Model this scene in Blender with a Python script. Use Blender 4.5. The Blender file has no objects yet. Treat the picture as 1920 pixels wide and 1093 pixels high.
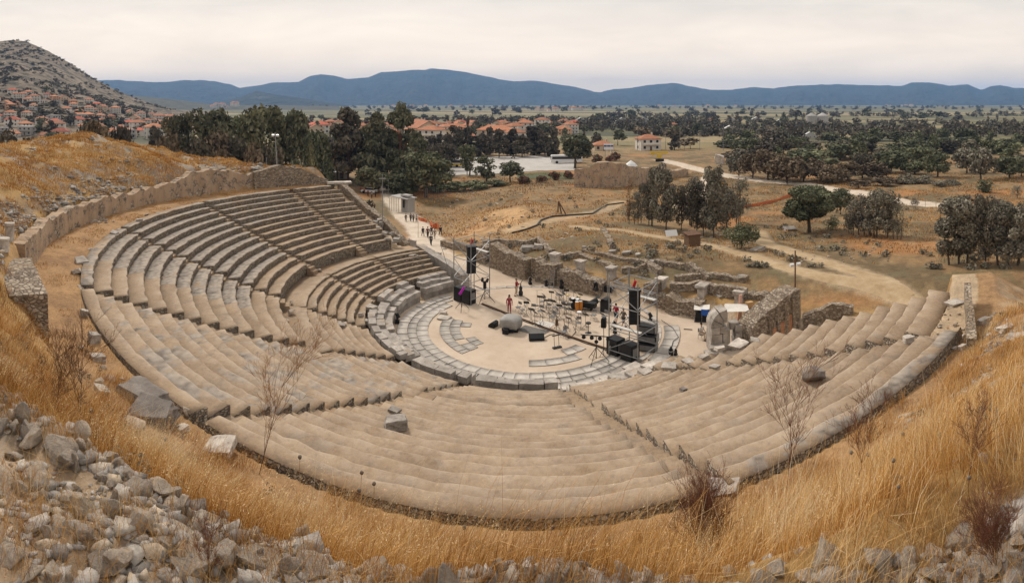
import bpy, math, random
import numpy as np
from mathutils import Vector, Matrix, Euler, noise as mnoise

SC = bpy.context.scene
COL = SC.collection
RAD = math.radians
# ------------------------------------------------------------------ camera
EYE = 19.5
FPX = 1100.0                      # panorama: 1100 photo pixels per radian
cam_data = bpy.data.cameras.new("camera")
cam_data.type = 'PANO'
cam_data.panorama_type = 'CENTRAL_CYLINDRICAL'
cam_data.central_cylindrical_range_u_min = -960.0 / FPX
cam_data.central_cylindrical_range_u_max = 960.0 / FPX
cam_data.central_cylindrical_range_v_min = -(1093.0 - 192.0) / FPX
cam_data.central_cylindrical_range_v_max = 192.0 / FPX
cam_data.central_cylindrical_radius = 1.0
cam_data.clip_start = 0.1
cam_data.clip_end = 60000.0
cam = bpy.data.objects.new("camera", cam_data)
cam.location = (0, 0, EYE)
cam.rotation_euler = (RAD(90), 0, 0)
COL.objects.link(cam)
SC.camera = cam
# ------------------------------------------------------------------ render / exposure
SC.render.engine = 'CYCLES'
SC.view_settings.view_transform = 'Standard'
SC.view_settings.look = 'None'
SC.view_settings.exposure = 0.09
SC.view_settings.gamma = 1.0
SC.cycles.max_bounces = 5
SC.cycles.diffuse_bounces = 2
SC.cycles.glossy_bounces = 2
SC.cycles.transparent_max_bounces = 6
SC.cycles.volume_bounces = 0
SC.cycles.use_denoising = True
# ------------------------------------------------------------------ sky and sun (thin overcast)
SUN_EL, SUN_AZ = RAD(42), RAD(-34)          # azimuth measured from +Y towards +X
world = bpy.data.worlds.new("World")
SC.world = world
world.use_nodes = True
nt = world.node_tree
for n in list(nt.nodes):
    nt.nodes.remove(n)
wo = nt.nodes.new("ShaderNodeOutputWorld")
bg = nt.nodes.new("ShaderNodeBackground")
bg.inputs[1].default_value = 0.1
sky = nt.nodes.new("ShaderNodeTexSky")
sky.sky_type = 'NISHITA'
sky.sun_disc = False
sky.sun_elevation = SUN_EL
sky.sun_rotation = SUN_AZ
sky.dust_density = 3.0
tc = nt.nodes.new("ShaderNodeTexCoord")
mp = nt.nodes.new("ShaderNodeMapping")
mp.inputs['Scale'].default_value = (2.2, 2.2, 11.0)
n1 = nt.nodes.new("ShaderNodeTexNoise")
n1.inputs['Scale'].default_value = 1.6
n1.inputs['Detail'].default_value = 7.0
n1.inputs['Roughness'].default_value = 0.55
n1.inputs['Distortion'].default_value = 0.4
nt.links.new(tc.outputs['Generated'], mp.inputs[0])
nt.links.new(mp.outputs[0], n1.inputs[0])
cr = nt.nodes.new("ShaderNodeValToRGB")       # cloud sheet: thin places and thick places
cr.color_ramp.elements[0].position = 0.30
cr.color_ramp.elements[0].color = (7.9, 7.4, 6.75, 1)
cr.color_ramp.elements[1].position = 0.70
cr.color_ramp.elements[1].color = (9.5, 8.8, 7.9, 1)
nt.links.new(n1.outputs[0], cr.inputs[0])
mxw = nt.nodes.new("ShaderNodeMix")
mxw.data_type = 'RGBA'
mxw.inputs[0].default_value = 0.93
nt.links.new(sky.outputs[0], mxw.inputs[6])
nt.links.new(cr.outputs[0], mxw.inputs[7])
sx = nt.nodes.new("ShaderNodeSeparateXYZ")      # overcast brightest low over the plain
nt.links.new(tc.outputs['Generated'], sx.inputs[0])
hr = nt.nodes.new("ShaderNodeValToRGB")
while len(hr.color_ramp.elements) < 4: hr.color_ramp.elements.new(0.5)
for el, (pp, cc) in zip(hr.color_ramp.elements, [(0.0, (2.0, 1.66, 1.31)), (0.07, (1.66, 1.46, 1.25)), (0.17, (1.18, 1.13, 1.07)), (0.4, (.92, .93, .95))]):
    el.position = pp; el.color = cc + (1,)
nt.links.new(sx.outputs[2], hr.inputs[0])
mh = nt.nodes.new("ShaderNodeMix"); mh.data_type = 'RGBA'; mh.blend_type = 'MULTIPLY'; mh.inputs[0].default_value = 1.0
nt.links.new(mxw.outputs[2], mh.inputs[6]); nt.links.new(hr.outputs[0], mh.inputs[7])
nt.links.new(mh.outputs[2], bg.inputs[0])
nt.links.new(bg.outputs[0], wo.inputs[0])
sun_data = bpy.data.lights.new("sun", 'SUN')
sun_data.energy = 2.8
sun_data.angle = RAD(10)
sun_data.color = (1.0, 0.93, 0.84)
sun = bpy.data.objects.new("sun", sun_data)
COL.objects.link(sun)
sd = Vector((math.cos(SUN_EL) * math.sin(SUN_AZ), math.cos(SUN_EL) * math.cos(SUN_AZ), math.sin(SUN_EL)))
sun.rotation_euler = sd.to_track_quat('Z', 'Y').to_euler()
sun.location = (0, 0, 300)

# ------------------------------------------------------------------ helpers
rng = random.Random(7)
nr = np.random.default_rng(11)

def vnoise(x, y, s=0):
    """smooth value noise, vectorised, range 0..1"""
    x = np.asarray(x, float); y = np.asarray(y, float)
    xi = np.floor(x); yi = np.floor(y)
    fx = x - xi; fy = y - yi
    fx = fx * fx * (3 - 2 * fx); fy = fy * fy * (3 - 2 * fy)
    def h(a, b):
        v = np.sin(a * 127.1 + b * 311.7 + s * 74.7) * 43758.5453
        return v - np.floor(v)
    return (h(xi, yi) * (1 - fx) + h(xi + 1, yi) * fx) * (1 - fy) + (h(xi, yi + 1) * (1 - fx) + h(xi + 1, yi + 1) * fx) * fy

def fbm(x, y, s=0, o=4):
    a, t, v = 0.5, 0.0, 0.0
    for k in range(o):
        v = v + a * vnoise(np.asarray(x) * 2 ** k, np.asarray(y) * 2 ** k, s + k)
        t += a; a *= 0.5
    return v / t

def sstep(a, b, x):
    t = np.clip((np.asarray(x, float) - a) / (b - a), 0, 1)
    return t * t * (3 - 2 * t)

CX, CY = 1.5, 50.8                 # centre of the orchestra
AX = (math.cos(RAD(45)), math.sin(RAD(45)))
BX = (math.cos(RAD(45)), -math.sin(RAD(45)))
def uv(u, v):                       # stage axes -> world
    return CX + AX[0] * u + BX[0] * v, CY + AX[1] * u + BX[1] * v
def pol(r, deg):
    return CX + r * math.cos(RAD(deg)), CY + r * math.sin(RAD(deg))

PROF_R = [0, 11.6, 12.0, 13.8, 18.8, 20.9, 21.0, 34.4, 35.0, 39.0]
PROF_Z = [0, 0.0, 1.2, 1.4, 2.9, 2.95, 3.9, 8.05, 8.4, 8.4]

BANK_A = [-95, -84, -75, -68, -54, -39, -16, 5, 20, 60, 75, 92]
BANK = [
    ([35, 38.4, 39.0, 41, 46, 60], [8.3, 8.2, 9.6, 9.6, 6.0, -2.0]),
    ([35, 38.4, 39.2, 44, 52, 75], [8.3, 8.3, 10.6, 9.9, 7.0, -4.5]),
    ([35, 38.6, 39.6, 51.4, 62, 90], [8.3, 8.3, 10.6, 11.2, 7.0, -4.5]),
    ([35, 38.8, 39.6, 57.5, 70, 110], [8.3, 8.3, 10.2, 12.6, 8.5, -4.0]),
    ([35, 39, 39.8, 45, 56, 95, 150], [8.3, 8.4, 10.2, 12.6, 15.1, 7.0, -2]),
    ([35, 39, 39.8, 46, 55, 90, 150], [8.3, 8.4, 10.2, 12.6, 14.3, 8.0, 0]),
    ([35, 39, 39.8, 46, 60, 90, 150], [8.3, 8.5, 10.4, 14.0, 16.0, 12, 8]),
    ([35, 38.4, 39.2, 46, 60, 90, 150], [8.3, 8.5, 11.0, 15.5, 16.0, 15, 15]),
    ([35, 36.0, 38.0, 45.2, 46.4, 52, 150], [8.2, 8.3, 9.0, 14.5, 15.75, 16.2, 17]),
    ([35, 36.0, 38.0, 45.2, 46.5, 52, 150], [8.2, 8.3, 9.2, 14.7, 15.75, 16.2, 16]),
    ([33, 36.2, 37.4, 42, 46, 60, 150], [7.8, 8.0, 9.0, 10.8, 12.2, 13, 12]),
    ([33, 36.3, 38.5, 44, 52, 80], [7.8, 7.9, 6.6, 3.4, 2.0, 0.5]),
]
def bank_z(rho, al):
    out = np.zeros_like(rho)
    a = np.clip(al, BANK_A[0], BANK_A[-1])
    vals = [np.interp(rho, r, z) for r, z in BANK]
    for i in range(len(BANK_A) - 1):
        m = (a >= BANK_A[i]) & (a <= BANK_A[i + 1])
        t = (a - BANK_A[i]) / (BANK_A[i + 1] - BANK_A[i])
        t = t * t * (3 - 2 * t)
        out = np.where(m, vals[i] * (1 - t) + vals[i + 1] * t, out)
    return out

def field_z(x, y):
    d = np.hypot(x, y)
    rx, ry = x - CX, y - CY
    u = rx * AX[0] + ry * AX[1]; v = rx * BX[0] + ry * BX[1]
    left = np.interp(d, [0, 72, 90, 100, 120, 170, 300, 600, 1500, 9000], [0, 0, -1.6, -2.9, -4.6, -5, -5, -7, -11, -14])
    right = np.interp(d, [0, 60, 75, 95, 120, 170, 300, 600, 1500, 9000], [1.6, 1.6, 1.2, 0, -1.4, -3, -5, -7, -11, -14])
    th = np.arctan2(x, y)
    w = sstep(-0.12, 0.06, th)
    z = left * (1 - w) + right * w
    mound = sstep(13.5, 19, u) * sstep(-19, -12, v) * (1 - sstep(18, 45, u)) * 1.6
    flat = 1 - sstep(9.8, 11.8, u) * 1.0
    flat = np.where((np.abs(v) < 24), flat, 0)
    z = z * (1 - flat) + 0.0 * flat + mound * (1 - w * 0.3)
    # spoil heaps left of the olive trees
    z = z + 1.5 * np.exp(-(((th - 0.0) / 0.07) ** 2 + ((d - 108) / 12) ** 2))
    z = z + 0.7 * (fbm(x / 9, y / 9, 3) - .5) * sstep(14, 20, u) * (1 - sstep(250, 500, d))
    return z

def height(x, y):
    x = np.asarray(x, float); y = np.asarray(y, float)
    rx, ry = x - CX, y - CY
    rho = np.hypot(rx, ry)
    al = (np.degrees(np.arctan2(ry, rx)) - 225 + 180) % 360 - 180
    zb = bank_z(rho, al)
    zf = field_z(x, y)
    w = 1 - sstep(94, 112, np.abs(al))
    w = np.where(al < 0, 1 - sstep(88, 100, -al), w)
    z = zb * w + zf * (1 - w)
    # beyond the banks everything runs out into the plain
    d = np.hypot(x, y)
    inner = np.interp(rho, PROF_R, PROF_Z) - 1.0
    zi = np.where(np.abs(al) < 93, inner, zf)
    ke = np.where(al > 77, 33.2, 34.9)
    k = sstep(ke, ke + .4, rho)
    z = zi * (1 - k) + z * k
    n = (fbm(x / 2.3, y / 2.3, 5) - .5) * 0.5 + (fbm(x / 0.6, y / 0.6, 9, 3) - .5) * 0.18
    z = z + n * sstep(36.2, 39.5, rho) * np.where(np.abs(al) < 95, 1.0, 0.35)
    lbk = sstep(39.6, 41, rho) * (1 - sstep(62, 75, rho)) * (al < 14) * (al > -82)
    z = z + lbk * ((fbm(x / 1.6, y / 1.6, 25, 4) - .5) * 1.1 + (fbm(x / 5, y / 5, 26) - .5) * .9)
    z = np.where((rho > 46) & (al > 15) & (al < 66), z + (fbm(x / 0.9, y / 0.9, 21) - .5) * 0.5, z)
    return z

def hz(x, y):
    return float(height(np.array([x]), np.array([y]))[0])

def at(px, py, z):
    """photo pixel + height -> point on that level"""
    th = (px - 960) / FPX
    d = (EYE - z) * FPX / (py - 192.0)
    return Vector((d * math.sin(th), d * math.cos(th), z))
def atd(px, d, z=None):
    th = (px - 960) / FPX
    x, y = d * math.sin(th), d * math.cos(th)
    return Vector((x, y, hz(x, y) if z is None else z))
_ds = np.concatenate([np.linspace(3.5, 60, 1500), np.geomspace(60.1, 7000, 2500)])
def onground(px, py, dmin=0.0):
    """where the view ray of a photo pixel first meets the terrain"""
    th = (px - 960) / FPX
    m = (py - 192.0) / FPX
    x, y = _ds * math.sin(th), _ds * math.cos(th)
    hh = height(x, y)
    ok = np.where((EYE - _ds * m <= hh) & (_ds >= dmin))[0]
    i = ok[0] if len(ok) else len(_ds) - 1
    return Vector((x[i], y[i], hh[i]))
def dist(p):
    return math.hypot(p[0], p[1])
def mpp(p):                          # metres per photo pixel at a point
    return dist(p) / FPX

# ------------------------------------------------------------------ object helpers
def props(o, label=None, cat=None, group=None, kind=None):
    if label: o['label'] = label
    if cat: o['category'] = cat
    if group: o['group'] = group
    if kind: o['kind'] = kind
    return o
def thing(name, label, cat, loc=(0, 0, 0), rz=0.0, group=None):
    o = bpy.data.objects.new(name, None)
    o.empty_display_size = 0.2
    COL.objects.link(o)
    o.location = loc
    o.rotation_euler = (0, 0, rz)
    return props(o, label, cat, group)
def link(name, me, parent=None, loc=None, rot=None, scale=None):
    o = bpy.data.objects.new(name, me)
    COL.objects.link(o)
    if parent is not None: o.parent = parent
    if loc is not None: o.location = loc
    if rot is not None: o.rotation_euler = rot
    if scale is not None: o.scale = scale if hasattr(scale, '__len__') else (scale,) * 3
    return o
def kids(o):
    return [c for c in ALLKIDS.get(o.name, [])]
def copy_tree(o, parent=None):
    c = o.copy()
    COL.objects.link(c)
    if parent is not None: c.parent = parent
    for ch in list(o.children):
        copy_tree(ch, c)
    return c

class MB:
    """collects shapes for ONE mesh"""
    def __init__(s): s.v, s.f, s.m = [], [], []
    def add(s, vs, fs, mi=0):
        b = len(s.v)
        s.v += [tuple(p) for p in vs]
        s.f += [tuple(b + i for i in f) for f in fs]
        s.m += [mi] * len(fs)
        return s
    def box(s, c, size, rot=None, mi=0, taper=1.0, jit=0.0):
        hx, hy, hzz = size[0] / 2, size[1] / 2, size[2] / 2
        pts = []
        for z in (-hzz, hzz):
            k = taper if z > 0 else 1.0
            for x, y in ((-hx, -hy), (hx, -hy), (hx, hy), (-hx, hy)):
                pts.append(Vector((x * k, y * k, z)))
        if jit: pts = [p + Vector((rng.uniform(-jit, jit), rng.uniform(-jit, jit), rng.uniform(-jit, jit))) for p in pts]
        if rot is not None:
            R = rot if isinstance(rot, Matrix) else Euler(rot).to_matrix()
            pts = [R @ p for p in pts]
        c = Vector(c)
        return s.add([p + c for p in pts], [(0, 3, 2, 1), (4, 5, 6, 7), (0, 1, 5, 4), (1, 2, 6, 5), (2, 3, 7, 6), (3, 0, 4, 7)], mi)
    def tube(s, a, b, r, n=6, r2=None, mi=0, cap=True):
        a, b = Vector(a), Vector(b)
        d = (b - a)
        if d.length < 1e-6: return s
        q = d.to_track_quat('Z', 'Y')
        r2 = r if r2 is None else r2
        vs = []
        for p, rr in ((a, r), (b, r2)):
            for i in range(n):
                t = 2 * math.pi * i / n
                vs.append(p + q @ Vector((rr * math.cos(t), rr * math.sin(t), 0)))
        fs = [(i, (i + 1) % n, n + (i + 1) % n, n + i) for i in range(n)]
        if cap: fs += [tuple(range(n - 1, -1, -1)), tuple(range(n, 2 * n))]
        return s.add(vs, fs, mi)
    def path(s, pts, rad, n=6, mi=0):
        pts = [Vector(p) for p in pts]
        rads = rad if hasattr(rad, '__len__') else [rad] * len(pts)
        vs = []
        for k, p in enumerate(pts):
            d = (pts[min(k + 1, len(pts) - 1)] - pts[max(k - 1, 0)])
            q = d.to_track_quat('Z', 'Y')
            for i in range(n):
                t = 2 * math.pi * i / n
                vs.append(p + q @ Vector((rads[k] * math.cos(t), rads[k] * math.sin(t), 0)))
        fs = []
        for k in range(len(pts) - 1):
            for i in range(n):
                fs.append((k * n + i, k * n + (i + 1) % n, (k + 1) * n + (i + 1) % n, (k + 1) * n + i))
        fs += [tuple(range(n - 1, -1, -1)), tuple(range((len(pts) - 1) * n, len(pts) * n))]
        return s.add(vs, fs, mi)
    def lathe(s, prof, c=(0, 0, 0), n=12, mi=0):
        c = Vector(c)
        vs, fs = [], []
        for r, z in prof:
            for i in range(n):
                t = 2 * math.pi * i / n
                vs.append(c + Vector((r * math.cos(t), r * math.sin(t), z)))
        for k in range(len(prof) - 1):
            for i in range(n):
                fs.append((k * n + i, k * n + (i + 1) % n, (k + 1) * n + (i + 1) % n, (k + 1) * n + i))
        fs += [tuple(range(n - 1, -1, -1)), tuple(range((len(prof) - 1) * n, len(prof) * n))]
        return s.add(vs, fs, mi)
    def prism(s, poly, y0, y1, mi=0):
        """poly in x,z extruded along y"""
        n = len(poly)
        vs = [(x, y0, z) for x, z in poly] + [(x, y1, z) for x, z in poly]
        fs = [tuple(range(n)), tuple(range(2 * n - 1, n - 1, -1))] + [(i + n, (i + 1) % n + n, (i + 1) % n, i) for i in range(n)]
        return s.add(vs, fs, mi)
    def mesh(s, name, mats, smooth=False):
        me = bpy.data.meshes.new(name)
        me.from_pydata(s.v, [], s.f)
        for m in (mats if isinstance(mats, (list, tuple)) else [mats]): me.materials.append(m)
        if len(set(s.m)) > 1: me.polygons.foreach_set('material_index', s.m)
        if smooth: me.polygons.foreach_set('use_smooth', [True] * len(me.polygons))
        me.update()
        return me
    def build(s, name, mats, parent=None, smooth=False, loc=None, rot=None):
        return link(name, s.mesh(name, mats, smooth), parent, loc, rot)

def np_mesh(name, V, faces_flat, fsize, mats, mi=None, smooth=False, attrs=None):
    """fast mesh from numpy: faces_flat loop vertex indices, fsize vertices per face (int or array)"""
    me = bpy.data.meshes.new(name)
    V = np.asarray(V, np.float32).reshape(-1, 3)
    fl = np.asarray(faces_flat, np.int32).ravel()
    if isinstance(fsize, int): fs = np.full(len(fl) // fsize, fsize, np.int32)
    else: fs = np.asarray(fsize, np.int32)
    me.vertices.add(len(V)); me.vertices.foreach_set('co', V.ravel())
    me.loops.add(len(fl)); me.loops.foreach_set('vertex_index', fl)
    me.polygons.add(len(fs))
    st = np.concatenate([[0], np.cumsum(fs)[:-1]]).astype(np.int32)
    me.polygons.foreach_set('loop_start', st)
    if mi is not None: me.polygons.foreach_set('material_index', np.asarray(mi, np.int32))
    for m in (mats if isinstance(mats, (list, tuple)) else [mats]): me.materials.append(m)
    if smooth: me.polygons.foreach_set('use_smooth', np.ones(len(fs), bool))
    for k, a in (attrs or {}).items():
        a = np.asarray(a, np.float32)
        if k[:2] == 'f:':
            me.attributes.new(k[2:], 'FLOAT', 'FACE').data.foreach_set('value', a)
        elif a.ndim == 1:
            me.attributes.new(k, 'FLOAT', 'POINT').data.foreach_set('value', a)
        else:
            c = np.ones((len(V), 4), np.float32); c[:, :3] = a
            me.attributes.new(k, 'FLOAT_COLOR', 'POINT').data.foreach_set('color', c.ravel())
    me.update(calc_edges=True)
    me.validate()
    return me

# ------------------------------------------------------------------ materials
def lin(r, g, b):
    f = lambda c: (c / 255 / 12.92) if c / 255 < .04045 else ((c / 255 + .055) / 1.055) ** 2.4
    return (f(r), f(g), f(b))
class NM:
    def __init__(s, name):
        s.mat = bpy.data.materials.new(name); s.mat.use_nodes = True
        s.t = s.mat.node_tree
        s.b = s.t.nodes['Principled BSDF']
        s.b.inputs['Specular IOR Level'].default_value = 0.25
        s.tc = None
    def n(s, kind, **kw):
        x = s.t.nodes.new('ShaderNode' + kind)
        for k, v in kw.items():
            if hasattr(x, k): setattr(x, k, v)
            else: x.inputs[k.replace('_', ' ')].default_value = v
        return x
    def l(s, a, b): s.t.links.new(a, b)
    def co(s, kind='Object', scale=None):
        if s.tc is None: s.tc = s.n('TexCoord')
        if kind == 'Position': o = s.n('NewGeometry').outputs['Position']
        else: o = s.tc.outputs[kind]
        if scale:
            m = s.n('Mapping'); m.inputs['Scale'].default_value = scale
            s.l(o, m.inputs[0]); o = m.outputs[0]
        return o
    def noise(s, scale, detail=4, rough=.55, co=None, dist=0.0):
        x = s.n('TexNoise'); x.inputs['Scale'].default_value = scale
        x.inputs['Detail'].default_value = detail; x.inputs['Roughness'].default_value = rough
        x.inputs['Distortion'].default_value = dist
        s.l(co if co is not None else s.co(), x.inputs[0])
        return x.outputs[0]
    def vor(s, scale, feat='F1', co=None, out='Distance', rand=1.0):
        x = s.n('TexVoronoi'); x.feature = feat
        x.inputs['Scale'].default_value = scale
        x.inputs['Randomness'].default_value = rand
        s.l(co if co is not None else s.co(), x.inputs[0])
        return x.outputs[out]
    def ramp(s, fac, stops):
        x = s.n('ValToRGB'); e = x.color_ramp.elements
        while len(e) < len(stops): e.new(0.5)
        for el, (p, c) in zip(e, stops):
            el.position = p; el.color = (c, c, c, 1) if not hasattr(c, '__len__') else tuple(c) + (1,)
        s.l(fac, x.inputs[0])
        return x.outputs[0]
    def mix(s, fac, a, b, mode='MIX'):
        x = s.n('Mix'); x.data_type = 'RGBA'; x.blend_type = mode
        for val, i in ((fac, 0), (a, 6), (b, 7)):
            if hasattr(val, 'links'): s.l(val, x.inputs[i])
            elif hasattr(val, '__len__'): x.inputs[i].default_value = tuple(val) + (1,) if len(val) == 3 else val
            else: x.inputs[i].default_value = val if i == 0 else (val, val, val, 1)
        return x.outputs[2]
    def math(s, op, a, b=0.0, clamp=False):
        x = s.n('Math'); x.operation = op; x.use_clamp = clamp
        for val, i in ((a, 0), (b, 1)):
            if hasattr(val, 'links'): s.l(val, x.inputs[i])
            else: x.inputs[i].default_value = val
        return x.outputs[0]
    def attr(s, name, out='Color'):
        x = s.n('Attribute'); x.attribute_name = name
        return x.outputs[out]
    def objrand(s): return s.n('ObjectInfo').outputs['Random']
    def bump(s, h, strength=.5, dist=.05):
        x = s.n('Bump'); x.inputs['Strength'].default_value = strength; x.inputs['Distance'].default_value = dist
        s.l(h, x.inputs['Height']); s.l(x.outputs[0], s.b.inputs['Normal'])
    def out(s, col, rough=.9, metal=0.0):
        if hasattr(col, 'links'): s.l(col, s.b.inputs['Base Color'])
        else: s.b.inputs['Base Color'].default_value = tuple(col) + (1,)
        if hasattr(rough, 'links'): s.l(rough, s.b.inputs['Roughness'])
        else: s.b.inputs['Roughness'].default_value = rough
        s.b.inputs['Metallic'].default_value = metal
        return s.mat
def simple(name, col, rough=.8, var=.18, scale=3.0, metal=0.0, rnd=0.0):
    m = NM(name)
    c = m.mix(1.0, col, m.ramp(m.noise(scale, 5), [(.25, 1 - var), (.75, 1 + var)]), 'MULTIPLY')
    if rnd:
        c = m.mix(1.0, c, m.ramp(m.objrand(), [(0, 1 - rnd), (1, 1 + rnd)]), 'MULTIPLY')
    return m.out(c, rough, metal)
# ------------------------------------------------------------------ shared stone and earth materials
def make_concrete():
    m = NM('seat_concrete')
    co = m.co('Position')
    base = m.ramp(m.noise(0.35, 6, .6, co), [(.3, (.255, .175, .108)), (.5, (.33, .236, .152)), (.72, (.40, .295, .198))])
    base = m.mix(m.ramp(m.noise(0.9, 5, .65, co, .3), [(.52, 0.0), (.66, .75)]), base, (.255, .195, .145))
    rust = m.ramp(m.noise(0.22, 4, .6, co), [(.60, 0.0), (.72, .55)])
    base = m.mix(rust, base, (.50, .29, .14))
    g = m.attr('grey', 'Fac')
    gm = m.math('ADD', g, m.math('MULTIPLY', m.math('SUBTRACT', m.noise(0.55, 5, .65, co), .5), 1.5))
    gm = m.ramp(gm, [(.46, 0.0), (.56, 1.0)])
    stones = m.ramp(m.vor(2.4, 'F1', m.co('Position')), [(.0, (.40, .345, .285)), (.35, (.27, .228, .186)), (.75, (.12, .098, .078))])
    stones = m.mix(m.ramp(m.noise(1.6, 4, .6, co), [(.35, 0.), (.7, .7)]), stones, (.38, .335, .29))
    base = m.mix(1.0, base, m.ramp(m.noise(5.5, 8, .75, co), [(.3, .74), (.5, 1.0), (.7, 1.22)]), 'MULTIPLY')
    base = m.mix(1.0, base, m.ramp(m.attr('tone', 'Fac'), [(0, .90), (1, 1.09)]), 'MULTIPLY')
    c = m.mix(gm, base, stones)
    c = m.mix(m.math('MULTIPLY', m.attr('worn', 'Fac'), m.ramp(m.noise(1.3, 5, .6, co), [(.35, 0.), (.6, .55)])), c, (.52, .42, .32))  # worn noses, paled also to paint in the bright edge between rows
    spots = m.ramp(m.noise(4.0, 5, .6, co), [(.60, 0.), (.70, .5)])
    c = m.mix(spots, c, (.20, .165, .13))
    c = m.mix(m.ramp(m.noise(30, 3, .6, co), [(.3, .16), (.7, 0.)]), c, (.13, .10, .08))
    h = m.mix(gm, m.noise(9, 5, .6, co), m.vor(3.0, 'F1', m.co('Position')))
    m.bump(h, .35, .05)
    return m.out(c, .92)
def make_rubble(name, dark=1.0, sc=3.2, warm=1.0):
    m = NM(name)
    co = m.co('Position')
    v = m.n('TexVoronoi'); v.inputs['Scale'].default_value = sc
    m.l(m.co('Position', (1, 1, 1.5)), v.inputs[0])
    cell = m.ramp(v.outputs['Color'], [(.15, (.16 * dark, .125 * dark, .095 * dark)), (.45, (.29 * dark, .225 * dark, .165 * dark * warm)), (.8, (.46 * dark, .385 * dark, .30 * dark))])
    e = m.vor(sc, 'DISTANCE_TO_EDGE', m.co('Position', (1, 1, 1.5)))
    c = m.mix(m.ramp(e, [(.0, .75), (.10, 0.0)]), cell, (.13 * dark, .10 * dark, .075 * dark))
    c = m.mix(m.ramp(m.noise(.5, 4, .6, co), [(.45, 0.), (.7, .5)]), c, (.33 * dark, .235 * dark, .14 * dark))
    c = m.mix(m.ramp(m.noise(14, 4, .6, co), [(.3, .35), (.7, 0.)]), c, (.09, .07, .055))
    m.bump(m.ramp(e, [(.0, 0.), (.16, 1.)]), .9, .08)
    return m.out(c, .95)
def make_block(name='ashlar', tint=(1, 1, 1)):
    m = NM(name)
    co = m.co('Position')
    c = m.ramp(m.noise(1.3, 7, .65, co, .4), [(.28, (.19 * tint[0], .165 * tint[1], .145 * tint[2])), (.5, (.33 * tint[0], .295 * tint[1], .26 * tint[2])), (.72, (.47 * tint[0], .43 * tint[1], .385 * tint[2]))])
    c = m.mix(m.ramp(m.noise(5, 5, .7, co), [(.55, 0.), (.68, .6)]), c, (.12, .10, .09))
    c = m.mix(m.ramp(m.noise(.6, 3, .6, co), [(.58, 0.), (.72, .45)]), c, (.40, .27, .15))
    c = m.mix(1.0, c, m.ramp(m.objrand(), [(0, .8), (1, 1.2)]), 'MULTIPLY')
    m.bump(m.noise(7, 7, .7, co), .55, .06)
    return m.out(c, .9)
M_CONC = make_concrete()
M_RISER = make_rubble('seat_riser_rubble', .95, 5.5)
M_WALL = make_rubble('rubble_masonry', 1.18, 4.0)
M_WALLP = None
M_BLOCK = make_block('grey_marble', (1.05, 1.04, 1.03))
M_PALE = make_block('pale_marble', (1.38, 1.36, 1.33))

def make_plaster_wall():
    m = NM('worn_plaster_over_rubble')
    co = m.co('Position')
    v = m.n('TexVoronoi'); v.inputs['Scale'].default_value = 2.6
    m.l(m.co('Position', (1, 1, 1.4)), v.inputs[0])
    stone = m.ramp(v.outputs['Color'], [(.15, (.15, .12, .095)), (.5, (.30, .24, .18)), (.85, (.45, .38, .30))])
    stone = m.mix(m.ramp(m.vor(2.6, 'DISTANCE_TO_EDGE', m.co('Position', (1, 1, 1.4))), [(.02, 1.0), (.1, 0.0)]), stone, (.10, .075, .055))
    plas = m.ramp(m.noise(.7, 6, .65, m.co('Position', (1, 1, .35))), [(.3, (.30, .20, .125)), (.5, (.42, .30, .20)), (.7, (.50, .37, .26))])
    msk = m.ramp(m.noise(.8, 6, .7, co), [(.48, 0.0), (.60, 1.0)])
    c = m.mix(msk, plas, stone)
    m.bump(m.mix(msk, m.noise(6, 5, .6, co), m.vor(2.6, 'DISTANCE_TO_EDGE', m.co('Position', (1, 1, 1.4)))), .7, .08)
    return m.out(c, .95)
M_PLAS = make_plaster_wall()

def make_sand():
    m = NM('orchestra_sand')
    co = m.co('Position')
    c = m.ramp(m.noise(.3, 6, .6, co), [(.3, (.47, .365, .27)), (.55, (.56, .45, .345)), (.75, (.63, .52, .41))])
    c = m.mix(m.ramp(m.noise(1.6, 4, .6, co), [(.5, 0.), (.75, .35)]), c, (.40, .30, .21))
    c = m.mix(m.ramp(m.noise(40, 2, .5, co), [(.35, .2), (.6, 0.)]), c, (.3, .22, .15))
    m.bump(m.noise(12, 5, .6, co), .25, .03)
    return m.out(c, .95)
M_SAND = make_sand()
def make_slab():
    m = NM('orchestra_slab_marble')
    co = m.co('Position')
    c = m.ramp(m.attr('tint', 'Fac'), [(0, (.34, .31, .275)), (.5, (.42, .38, .335)), (1, (.53, .48, .425))])
    c = m.mix(1.0, c, m.ramp(m.noise(1.1, 6, .7, co), [(.3, .72), (.7, 1.15)]), 'MULTIPLY')
    m.bump(m.noise(8, 5, .6, co), .3, .03)
    return m.out(c, .85)
M_SLAB = make_slab()

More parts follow.
